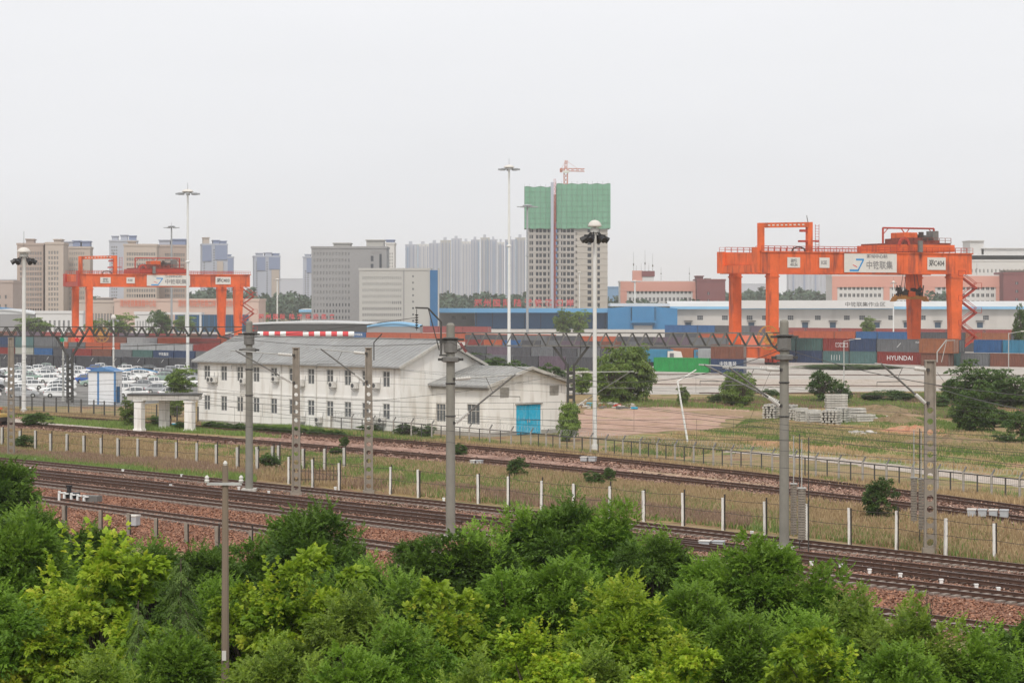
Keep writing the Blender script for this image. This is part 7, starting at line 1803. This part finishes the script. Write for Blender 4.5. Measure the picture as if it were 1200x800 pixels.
def cedar_crown(seed, nb, rx, rz, m):
    """tiers of drooping boughs with needle sprays along them"""
    rng = np.random.default_rng(seed); cen, dr, up, tn = [], [], [], []; b = MB()
    b.tube((0, 0, -rz), (0, 0, rz), .13, .02, 7)
    for i in range(nb):
        f = (i + rng.uniform(0, 1)) / nb; z0 = -rz + 2 * rz * f; L = rx * ((1 - f) ** .85 * rng.uniform(.75, 1.15) + .06); a = i * 2.4 + rng.uniform(-.3, .3)
        h = np.array([math.cos(a), math.sin(a), 0]); pts = [h * L * t + np.array([0, 0, z0 + L * (.35 * t - .75 * t * t)]) for t in np.linspace(0, 1, 7)]
        b.path([Vector(p) for p in pts], .025 * (1.2 - f), 4); tt = rng.normal(.5, .13)
        n = int(26 * L / rx * 3) + 8
        for k in range(n):
            t = rng.uniform(.12, 1) ** .8; p = h * L * t + np.array([0, 0, z0 + L * (.35 * t - .75 * t * t)]); s = np.array([-h[1], h[0], 0]) * rng.choice([-1, 1])
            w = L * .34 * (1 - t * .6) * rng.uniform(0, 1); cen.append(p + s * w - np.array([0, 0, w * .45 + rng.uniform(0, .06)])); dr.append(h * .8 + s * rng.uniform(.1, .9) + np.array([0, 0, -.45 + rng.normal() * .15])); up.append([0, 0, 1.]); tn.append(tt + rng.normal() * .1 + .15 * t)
    cen, dr, up = map(np.array, (cen, dr, up)); Vv, Ff, Tt = leaves(cen, dr, up, .30 * rng.uniform(.7, 1.2, len(cen)), 'needle', rng, np.clip(tn, 0, 1))
    return mesh_np('crown', Vv, Ff, Tt, m), b.mesh('branches', M['bark']), -rz
LIB['cedar'] = (*cedar_crown(31, 110, 2.2, 4.2, M['leaf_conifer']), 2.2, 4.2, None)
tree_no = 0
def tree(px, ytop, hw, d, kind, label, rzf=None, group=None, name='broadleaf_tree'):
    lm, bm_, bz, rx, rz, sp = LIB[kind]
    x = (px - CX) / F * d; ztop = CH - (ytop - HY) / F * d; w = hw / F * d * 1.22
    kx = w / rx; kz = rzf or kx * 1.12
    if kind == 'cedar': kz = ztop / (2 * rz) * .85
    t = empty(name, label, 'tree', (x, d, 0), rnd.uniform(0, 6.28), group)
    zc = ztop - rz * kz * (1.02)
    for nm, me in (('crown', lm), ('branches', bm_), ('shoots', sp)):
        if me is None: continue
        o = obj(nm, me, t, (0, 0, zc)); o.scale = (kx, kx, kz)
    b = MB(); zb = zc + bz * kz + .2
    if zb > .1: b.tube((0, 0, -.1), (0, 0, zb), .16 + .02 * w, .11, 8)
    else: b.tube((0, 0, -.1), (0, 0, .3), .16, .14, 8)
    b.build('trunk', M['bark'], t); return t
TR = [
 (-12, 552, 55, 100, 'dark1', 'dark green tree at the left edge just below the main tracks'),
 (-90, 575, 70, 95, 'dark2', 'dark green tree outside the left edge of the photo'),
 (36, 604, 46, 84, 'dark2', 'dark green tree left of the points machine'),
 (108, 628, 42, 78, 'dark1', 'dark green tree with its top just below the points machine'),
 (178, 645, 46, 72, 'dark2', 'dark green tree behind the bright yellow green tree at left'),
 (236, 655, 48, 69, 'dark1', 'dark green tree left of the brown utility pole'),
 (318, 640, 52, 74, 'dark2', 'dark green tree just right of the brown utility pole'),
 (372, 612, 62, 72, 'dark1', 'dark green tree rising below the right tapered pole'),
 (432, 668, 46, 64, 'dark2', 'dark green tree below the gap where ballast shows'),
 (500, 652, 44, 66, 'dark1', 'dark green tree left of the middle round pole foot'),
 (556, 632, 54, 66, 'dark2', 'dark green tree hiding the foot of the middle round pole'),
 (612, 607, 46, 70, 'mid1', 'mid green tree right of the middle round pole, reaching the tracks'),
 (668, 602, 52, 70, 'dark1', 'dark green tree reaching the white fence posts in the middle'),
 (720, 600, 48, 69, 'mid1', 'mid green tree reaching highest right of the middle'),
 (772, 634, 42, 66, 'dark2', 'dark green tree in front of the second main line right of middle'),
 (838, 668, 50, 60, 'mid2', 'mid green tree left of the tall bright green one at right'),
 (890, 650, 55, 58, 'mid2', 'lighter green feathery tree below the right round pole'),
 (965, 676, 58, 57, 'mid1', 'feathery green tree right of the one below the right round pole'),
 (18, 632, 62, 56, 'mid2', 'broad mid green tree filling the left edge'),
 (118, 634, 80, 50, 'bright1', 'bright yellow green tree, the brightest crown at left'),
 (68, 700, 60, 44, 'bright1', 'yellow green lower tree at the bottom left'),
 (-20, 690, 70, 44, 'mid1', 'green tree in the bottom left corner'),
 (340, 672, 66, 48, 'bright2', 'bright leafy tree right of the brown utility pole'),
 (290, 700, 40, 50, 'bright2', 'small bright leafy tree touching the brown utility pole'),
 (418, 706, 58, 45, 'olive', 'olive green drooping tree in the lower middle left'),
 (525, 712, 66, 44, 'bright2', 'yellow green tree in the lower middle with clustered leaves'),
 (468, 740, 50, 41, 'mid1', 'dark lower tree between olive and yellow green trees'),
 (602, 690, 56, 50, 'mid2', 'mid green tree behind the yellow green tree in the lower middle'),
 (668, 676, 60, 50, 'mid2', 'mid green tree in the centre of the wooded foreground'),
 (735, 690, 66, 44, 'big', 'tree with large drooping compound leaves right of centre'),
 (630, 735, 46, 33, 'bright1', 'near tree with large bright leaves at the bottom centre'),
 (790, 752, 52, 33, 'bright1', 'near bright young tree at the bottom right of centre'),
 (880, 742, 62, 44, 'mid2', 'green tree low in front of the feathery trees'),
 (1010, 712, 62, 50, 'olive', 'olive tree right of the feathery trees'),
 (1075, 724, 66, 48, 'olive', 'olive tree at lower right in front of the nearest track'),
 (960, 760, 60, 42, 'bright2', 'bright lower tree at the bottom right'),
 (1150, 752, 66, 48, 'mid1', 'dull green tree near the bottom right corner'),
 (1215, 742, 55, 52, 'dark1', 'dark tree at the right edge in the bottom corner'),
 (200, 765, 60, 40, 'mid2', 'low green tree under the cedar at the bottom'),
 (330, 768, 60, 38, 'olive', 'low olive tree at the bottom beside the utility pole'),
 (700, 772, 60, 36, 'olive', 'low drooping tree at the bottom right of centre'),
 (1060, 775, 60, 40, 'mid2', 'low green tree at the bottom right'),
 (420, 784, 60, 37, 'mid2', 'low green tree at the bottom left of centre'),
 (560, 785, 60, 36, 'olive', 'low tree at the bottom centre under the yellow green one'),
 (120, 780, 60, 38, 'olive', 'low tree at the bottom left below the brightest crown'),
 (255, 690, 50, 52, 'mid1', 'mid green tree filling the space behind the utility pole foot'),
 (380, 690, 56, 56, 'dark2', 'dark tree between the bright leafy tree and the olive one'),
 (480, 690, 56, 54, 'mid1', 'mid green tree behind the yellow green one in the lower middle'),
 (815, 705, 56, 50, 'mid2', 'mid green tree between the big leaved tree and the feathery ones'),
 (940, 730, 54, 48, 'mid1', 'green tree below the right feathery tree'),
 (60, 655, 50, 60, 'mid1', 'green tree behind the brightest crown at left'),
 (1300, 735, 80, 56, 'dark2', 'dark tree outside the right edge of the photo'),
 (1290, 790, 80, 44, 'mid1', 'green tree outside the bottom right corner'),
 (-110, 660, 90, 60, 'mid1', 'green tree outside the left edge near the bottom'),
]
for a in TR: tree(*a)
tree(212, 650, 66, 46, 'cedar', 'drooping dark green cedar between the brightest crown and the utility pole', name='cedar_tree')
tree(162, 700, 50, 42, 'cedar', 'smaller cedar leaning against the bright tree at lower left', name='cedar_tree')
# lower storey under the crowns: one mass nobody would count
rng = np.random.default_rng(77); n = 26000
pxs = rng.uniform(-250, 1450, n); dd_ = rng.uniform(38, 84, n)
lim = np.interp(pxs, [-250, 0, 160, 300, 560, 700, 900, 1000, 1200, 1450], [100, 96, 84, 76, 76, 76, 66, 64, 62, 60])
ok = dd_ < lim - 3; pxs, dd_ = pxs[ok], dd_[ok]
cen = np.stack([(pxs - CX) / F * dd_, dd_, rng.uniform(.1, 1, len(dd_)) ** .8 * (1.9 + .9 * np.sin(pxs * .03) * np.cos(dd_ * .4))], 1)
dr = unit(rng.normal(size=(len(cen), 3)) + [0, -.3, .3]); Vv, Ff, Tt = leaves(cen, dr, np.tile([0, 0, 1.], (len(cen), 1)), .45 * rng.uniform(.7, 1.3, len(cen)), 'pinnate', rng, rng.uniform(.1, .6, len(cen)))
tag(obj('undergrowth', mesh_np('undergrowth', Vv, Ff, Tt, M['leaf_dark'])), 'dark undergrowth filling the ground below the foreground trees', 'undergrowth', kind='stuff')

# bare shrub at the right
t = empty('bare_shrub', 'bare branched shrub sticking up before the nearest track at lower right', 'shrub', ((1098 - CX) / F * 56, 56, 0)); m_ = MB(); r = random.Random(5)
def twig(p, d_, L, r_, n_):
    q = p + d_ * L; m_.tube(p, q, r_, r_ * .6, 5, cap=False)
    if n_ > 0:
        for _ in range(3): twig(p.lerp(q, r.uniform(.45, 1)), (d_ + Vector((r.uniform(-.6, .6), r.uniform(-.6, .6), r.uniform(-.1, .4)))).normalized(), L * r.uniform(.45, .75), r_ * .5, n_ - 1)
for k in range(3): twig(Vector((r.uniform(-.2, .2), 0, 0)), Vector((r.uniform(-.12, .12), 0, 1)).normalized(), 4.0, .035, 0)
for k in range(4): twig(Vector((r.uniform(-.2, .2), 0, 3.6 + k * .3)), Vector((r.uniform(-.5, .5), 0, 1)).normalized(), 1.1, .022, 3)
m_.build('branches', M['bark'], t)

# bushes and mid-distance trees
BL = {}

def blib(key, seed, n_clump, per, kind, m, leaf, cr=(.22, .45), rx=1.0, rz=1.0, droopy=.1):
    BL[key] = crown(seed, n_clump, per, rx, rz, leaf, kind, m, clump_r=cr, shape='bush', droopy=droopy)
blib('willow', 21, 130, 60, 'simple', M['leaf_gray'], .13, (.12, .30), droopy=.8)
blib('bush', 22, 90, 55, 'simple', M['leaf_weed'], .15, (.14, .34))
blib('bushdark', 23, 90, 55, 'simple', M['leaf_bush'], .15, (.14, .34))
blib('treelet', 24, 100, 50, 'simple', M['leaf_gray'], .14, (.12, .30))
blib('shrub', 25, 130, 50, 'simple', M['leaf_bush'], .13, (.12, .30))
def bush(px, ybase, hw, ytop, kind, label, cat='bush', name='bush', stem=0.0, group=None):
    p = G(px, ybase); s = F / p.y; h = (ybase - ytop) / s; w = hw / s
    lm, bm_, bz = BL[kind]; t = empty(name, label, cat, p, rnd.uniform(0, 6), group)
    hz = h * (1 - stem) / 2
    for nm, me in (('foliage', lm), ('branches', bm_)):
        o = obj(nm, me, t, (0, 0, h - hz)); o.scale = (w, w, hz)
    if stem: b = MB(); b.tube((0, 0, -.05), (0, 0, h * stem + hz * .6), .05 * w, .03 * w, 6); b.build('trunk', M['bark'], t)
    return t
B = bush
B(738, 472, 31, 401, 'willow', 'large gray green willow like bush between the annex and the bright green container')
B(714, 474, 22, 428, 'treelet', 'lower part bush left of the large willow like bush')
B(560, 430, 24, 414, 'bushdark', 'dark bush top showing above the annex roof at left')
B(648, 456, 16, 428, 'bush', 'green bush behind the annex roof peak')
B(600, 450, 22, 424, 'bush', 'light green bush row behind the annex roof slope')
B(682, 462, 15, 432, 'treelet', 'pale green bush between annex roof and white mast')
B(578, 440, 18, 420, 'bushdark', 'dark bush behind the annex left roof slope')
B(667, 517, 14, 470, 'willow', 'bush growing at the foot of the steel column beside the annex')
B(210, 466, 19, 433, 'treelet', 'round green tree behind the gateway roof', 'tree', 'small_tree', .15)
B(190, 372, 14, 362, 'bushdark', 'small far bush by the canopy', 'bush')
B(190, 396, 12, 365, 'bushdark', 'dark conifer shaped tree behind the left crane beam', 'tree', 'small_tree', .1)
B(215, 391, 14, 371, 'treelet', 'light green tree under the white canopy', 'tree', 'small_tree', .1)
B(40, 396, 22, 373, 'treelet', 'light green tree beside the white mast at far left', 'tree', 'small_tree', .1)
B(110, 397, 14, 376, 'treelet', 'light green tree left of the crane leg', 'tree', 'small_tree', .1)
B(140, 397, 18, 370, 'treelet', 'light green tree between the two left crane legs', 'tree', 'small_tree', .1)
B(300, 386, 14, 366, 'treelet', 'light green tree right of the left crane', 'tree', 'small_tree', .1)
B(195, 432, 26, 422, 'treelet', 'wide low shrub at the foot of the dark container row', 'bush')
B(862, 475, 20, 434, 'willow', 'gray green bush in front of the right crane base')
B(870, 478, 14, 446, 'treelet', 'small pale bush beside the gray green bush by the right crane')
B(964, 472, 16, 436, 'bushdark', 'dark green bush left of the sleeper stacks')
B(988, 473, 10, 447, 'bush', 'small green bush right of the dark green bush by the stacks')
B(801, 476, 8, 454, 'treelet', 'small weed bush at the leaning white pole')
B(604, 559, 10, 537, 'bushdark', 'small round dark bush on the siding ballast right of the middle pole')
B(697, 569, 11, 553, 'bush', 'low green bush left one of the pair by the siding')
B(714, 566, 7, 548, 'bushdark', 'small green bush right one of the pair by the siding')
B(1027, 607, 17, 562, 'bushdark', 'round dark green bush beside the siding between two right poles')
B(404, 523, 6, 512, 'bushdark', 'tiny dark bush on the siding behind the right tapered pole')
B(394, 534, 9, 524, 'bush', 'tiny green bush below the siding between tapered poles')
B(316, 549, 13, 531, 'bush', 'low green bush in dry grass left of the left tapered pole')
B(40, 500, 15, 484, 'bushdark', 'dark green low bush right of the far left tapered pole')
B(27, 526, 12, 510, 'bushdark', 'dark green bush among the gray fence posts at left')
B(540, 533, 8, 520, 'bush', 'green weed bush right behind the middle round pole')
B(478, 512, 14, 497, 'bushdark', 'green shrub at the foot of the white gable')
B(500, 514, 10, 498, 'bush', 'green shrub below the annex side wall')
B(440, 509, 16, 498, 'bush', 'green weeds below the white building right end')
B(1150, 475, 32, 430, 'shrub', 'tall dark green shrub right of the right tapered pole', 'shrub', 'shrub')
B(1137, 506, 24, 455, 'shrub', 'dark green shrub in front of the tall one at right', 'shrub', 'shrub')
B(1190, 477, 36, 440, 'shrub', 'wide dark green shrub at the right edge', 'shrub', 'shrub')
B(1245, 486, 40, 430, 'shrub', 'dark shrub beyond the right edge', 'shrub', 'shrub')
B(1200, 520, 16, 484, 'bushdark', 'dark bush cut by the right edge above the fence')
B(1165, 500, 20, 478, 'bush', 'low light green scrub between the right shrubs')
B(1100, 478, 14, 462, 'bush', 'low scrub just right of the right tapered pole')
B(1178, 520, 12, 508, 'bush', 'small weed bush on the dry bank at right')
B(905, 466, 10, 456, 'bush', 'low weed bush beside the yard left of the stacks')
B(840, 472, 10, 462, 'bushdark', 'small weed bush beside the yard near the leaning pole')
B(1020, 470, 12, 460, 'bush', 'low weed bush on the brown mound')
B(1118, 470, 16, 446, 'shrub', 'small thin shrub left of the tall dark shrubs', 'shrub', 'shrub')
B(1195, 424, 8, 360, 'bush', 'tree top at the right edge in front of the pale warehouse', 'tree', 'small_tree', .3)
B(1017, 401, 9, 373, 'treelet', 'thin pale young tree before the warehouse right of the lettering', 'tree', 'small_tree', .3)
B(660, 398, 12, 365, 'treelet', 'pale leafy tree in the shade of the blue warehouse left one', 'tree', 'small_tree', .2)
B(678, 398, 12, 366, 'treelet', 'pale leafy tree in the shade of the blue warehouse right one', 'tree', 'small_tree', .2)
B(185, 500, 10, 487, 'bush', 'weeds between gateway columns', 'bush'); B(212, 505, 8, 494, 'bushdark', 'dark weeds inside the gateway right bay')
B(152, 500, 12, 470, 'treelet', 'straggly bush left of the gateway columns'); B(205, 488, 14, 462, 'treelet', 'straggly bush seen through the gateway right bay')
for i, x in enumerate(range(245, 400, 11)): B(x, 501 + (x - 245) * .065 + 1.0, 7, 494 + (x - 245) * .065, 'bush' if i % 3 else 'bushdark', 'low weed clump in the row along the foot of the white building', 'weeds', 'weed_clump', group='weed clumps along the white building')
B(1050, 470, 24, 430 + 28, 'bushdark', 'low dark bush on the yard left of the right tapered pole')

B(990, 431, 55, 427, 'bushdark', 'low clipped hedge at the foot of the right container wall', 'hedge', 'hedge')
# far tree belt: a distant wood read as one mass
def belt(px0, px1, d, ytop, n, seed, m, size, base=0.0):
    rng = np.random.default_rng(seed); px = rng.uniform(px0, px1, n); dist = d * rng.uniform(1, 1.12, n)
    prof = 1 + .35 * np.sin(px * .13 + seed) + .25 * np.sin(px * .41) + .2 * np.sin(px * 1.1); htop = CH - (ytop - HY) / F * d
    z = rng.uniform(0, 1, n) ** .7 * htop * (.78 + .22 * prof)
    c = np.stack([(px - CX) / F * dist, dist, z], 1); dr = unit(rng.normal(size=(n, 3)))
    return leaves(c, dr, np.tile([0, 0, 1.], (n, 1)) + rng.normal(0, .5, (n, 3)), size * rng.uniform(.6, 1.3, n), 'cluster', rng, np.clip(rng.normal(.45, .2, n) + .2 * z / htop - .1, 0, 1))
parts = [belt(-400, 1600, 1500, 349, 9000, 1, None, 4.2), belt(290, 470, 1250, 346, 2600, 2, None, 3.2), belt(500, 640, 1300, 346, 2000, 3, None, 3.2), belt(690, 830, 1080, 354, 2000, 4, None, 2.4), belt(845, 990, 1400, 342, 2600, 5, None, 3.4), belt(1085, 1110, 1100, 341, 500, 6, None, 2.4), belt(215, 300, 1350, 341, 1500, 7, None, 3.2)]
off = 0; VV, FF, TT = [], [], []
for v, f, t_ in parts: VV.append(v); FF.append(f + off); TT.append(t_); off += len(v)
tag(obj('distant_woods', mesh_np('distant_woods', np.concatenate(VV), np.concatenate(FF), np.concatenate(TT), M['leaf_far'])), 'hazy belt of trees between the warehouses and the city', 'woods', kind='stuff')

# grass: blades over the fields
def grass(name, label, pix, n, hgt, m, seed, wid=.035, clump=.35, mask=None):
    rng = np.random.default_rng(seed); P = np.array([G(x, y)[:2] for x, y in pix]); lo, hi = P.min(0), P.max(0)
    pts = []
    tot = 0
    while tot < n:
        q = rng.uniform(lo, hi, (n * 2, 2)); inside = np.zeros(len(q), bool); j = len(P) - 1
        for i in range(len(P)):
            xi, yi = P[i]; xj, yj = P[j]
            cond = ((yi > q[:, 1]) != (yj > q[:, 1])) & (q[:, 0] < (xj - xi) * (q[:, 1] - yi) / (yj - yi + 1e-12) + xi); inside ^= cond; j = i
        keep = (np.sin(q[:, 0] * .9 + seed) * np.cos(q[:, 1] * .35 + seed * 2) + np.sin(q[:, 0] * .23 + q[:, 1] * .11 + seed) + rng.normal(0, .6, len(q))) > clump * 2 - 1
        q = q[inside & keep]; pts.append(q); tot += len(q)
    q = np.concatenate(pts)[:n]; n = len(q); a = rng.uniform(0, 6.283, n); h = hgt * rng.uniform(.45, 1.2, n) * (1 + .3 * np.sin(q[:, 0] * .5) * np.sin(q[:, 1] * .2)); w = wid * rng.uniform(.7, 1.5, n)
    b = np.stack([q[:, 0], q[:, 1], np.full(n, -.02)], 1); s = np.stack([np.cos(a), np.sin(a) * .3, np.zeros(n)], 1) * w[:, None]; lean = np.stack([rng.normal(0, .25, n), rng.normal(0, .25, n), np.ones(n)], 1) * h[:, None]
    m1 = b + lean * .55 + s * .7; 
    Vv = np.stack([b - s, b + s, b + lean + s * .15, b + lean * .55 - s * .7], 1).reshape(-1, 3); Ff = np.arange(4 * n).reshape(n, 4)
    tag(obj(name, mesh_np(name, Vv, Ff, np.clip(rng.normal(.5, .22, n), 0, 1), m)), label, 'grass', kind='stuff')
DRY = [(-60, 508), (0, 504), (200, 518), (330, 528), (520, 544), (700, 560), (850, 576), (1000, 592), (1300, 630),  (1300, 680), (1100, 649), (900, 624), (700, 602), (500, 583), (300, 562), (0, 536), (-60, 530)]
grass('dry_grass', 'tall dry straw grass between the sidings and the main tracks', DRY, 130000, .40, M['blade_dry'], 1, clump=.35)
grass('brown_weeds', 'brown seeding weeds among the dry grass', [(-60, 526), (0, 528), (120, 536), (300, 549), (420, 558), (700, 588), (880, 608), (880, 620), (700, 601), (500, 582), (300, 561), (0, 536), (-60, 531)], 42000, .45, M['blade_brown'], 2, clump=.5)
grass('green_grass', 'green grass patches beside the main tracks', DRY, 70000, .34, M['blade_green'], 3, clump=.6)
grass('verge_grass', 'green grass at the edge of the first main track at left', [(-60, 531), (60, 537), (180, 549), (300, 560), (300, 565), (160, 554), (40, 542), (-60, 535)], 14000, .4, M['blade_green'], 4, clump=.1)
grass('siding_weeds', 'weeds around the razor wire fence and siding edge', [(380, 503), (550, 518), (680, 529), (900, 553), (1200, 583), (1300, 594), (1300, 605), (1200, 594), (1000, 571), (900, 558), (750, 541), (600, 527), (470, 515), (380, 508)], 36000, .45, M['blade_dry'], 5, clump=.35)
grass('siding_green_weeds', 'green weeds along the razor wire fence', [(235, 497), (400, 505), (550, 518), (700, 531), (900, 553), (1200, 583), (1300, 594), (1300, 600), (1100, 580), (900, 556), (600, 525), (400, 510), (240, 502)], 22000, .5, M['blade_green'], 6, clump=.6)
grass('field_grass', 'straw and green grass on the open field at right', [(700, 528), (790, 508), (860, 502), (900, 494), (1000, 500), (1090, 498), (1200, 512), (1330, 530), (1330, 575), (1150, 552), (1000, 536), (880, 524), (800, 536)], 70000, .35, M['blade_dry'], 7, clump=.45)
grass('field_green_grass', 'green grass patches on the open field at right', [(700, 528), (790, 508), (860, 502), (880, 488), (1000, 486), (1090, 492), (1200, 512), (1330, 530), (1330, 575), (1150, 552), (1000, 536), (880, 524), (800, 536)], 80000, .32, M['blade_green'], 8, clump=.5)
grass('left_grass', 'straw grass strip between the far left siding and mesh fence', [(-80, 474), (0, 481), (150, 491), (235, 497), (235, 499), (150, 495), (50, 487), (-80, 479)], 16000, .5, M['blade_dry'], 9, clump=.1)
grass('left_green_grass', 'green grass between the two sidings at left', [(-80, 478), (20, 487), (150, 497), (330, 511), (330, 514), (150, 503), (0, 492), (-80, 484)], 14000, .4, M['blade_green'], 10, clump=.5)
grass('yard_edge_grass', 'rough grass along the yard pavement edge', [(680, 478), (760, 470), (900, 466), (1100, 462), (1300, 466), (1300, 500), (1100, 490), (1010, 476), (900, 482), (800, 477)], 36000, .5, M['blade_green'], 11, clump=.4)
grass('yard_edge_straw', 'brown straw along the yard pavement edge', [(680, 478), (760, 470), (900, 466), (1100, 462), (1300, 466), (1300, 510), (1100, 490), (1010, 476), (900, 482), (800, 477)], 30000, .45, M['blade_brown'], 12, clump=.4)

M['stone'] = leaf_mat('stone', (0.12, 0.05, 0.03), (0.40, 0.19, 0.11), 0.0, yellow=(0.52, 0.36, 0.26))
M['stone_gray'] = leaf_mat('stone_gray', (0.12, 0.065, 0.045), (0.42, 0.25, 0.18), 0.0, yellow=(0.56, 0.43, 0.36))
def stones(name, label, P, lo, hi, n, m, seed, z=.06, size=(.03, .075)):
    rng = np.random.default_rng(seed); L = np.array(arc(P)); Pn = np.array([p[:] for p in P]); N = np.array([q[:] for q in normals(P)])
    s = rng.uniform(0, L[-1], n); f = np.interp(s, L, np.arange(len(L))); i = np.clip(f.astype(int), 0, len(P) - 2); t = (f - i)[:, None]
    c = Pn[i] * (1 - t) + Pn[i + 1] * t + N[i] * rng.uniform(lo, hi, n)[:, None]; c[:, 2] = z + rng.uniform(0, .05, n)
    ok = (c[:, 0] / c[:, 1] * F > -760) & (c[:, 0] / c[:, 1] * F < 760); c = c[ok]; n = len(c)
    a = rng.uniform(0, 6.283, n); r = rng.uniform(*size, n); tilt = rng.normal(0, .5, (n, 2)); vs = []
    for k in range(4):
        b = a + k * 1.571 + rng.normal(0, .2, n); dx, dy = np.cos(b) * r, np.sin(b) * r * rng.uniform(.6, 1, n); vs.append(c + np.stack([dx, dy, dx * tilt[:, 0] + dy * tilt[:, 1]], 1))
    tag(obj(name, mesh_np(name, np.stack(vs, 1).reshape(-1, 3), np.arange(4 * n).reshape(n, 4), np.clip(rng.beta(1.6, 2.2, n), 0, 1), m)), label, kind='stuff')
stones('ballast_stones', 'loose reddish stones between the main tracks and the trees', T['T3'], min(-17 * fs, -1.7 * fs), max(-17 * fs, -1.7 * fs), 150000, M['stone'], 1)
stones('ballast_stones', 'loose reddish stones between the main tracks', T['T2'], -4.5, 4.5, 60000, M['stone_gray'], 2)
stones('ballast_stones', 'loose pinkish stones along the siding by the razor wire fence', T['F1'], -4.0, 2.4, 46000, M['stone_gray'], 3, .05, (.05, .12))
stones('ballast_stones', 'loose pinkish stones along the siding by the dry field', T['F2'], -2.6, 2.4, 30000, M['stone_gray'], 4, .05, (.05, .12))

# ================================================================== HAZE
hz = MB(); hz.b6(-4300, 4300, -60, 6900, -1.0, 120.0)
hm = bpy.data.materials.new('haze'); hm.use_nodes = True; t = hm.node_tree; t.nodes.clear()
o_ = t.nodes.new('ShaderNodeOutputMaterial'); pv = t.nodes.new('ShaderNodeVolumePrincipled'); pv.inputs['Color'].default_value = (.93, .94, .96, 1); pv.inputs['Density'].default_value = HAZE; pv.inputs['Anisotropy'].default_value = 0.2
t.links.new(pv.outputs[0], o_.inputs['Volume'])
if HAZE: tag(hz.build('haze', hm), kind='stuff')
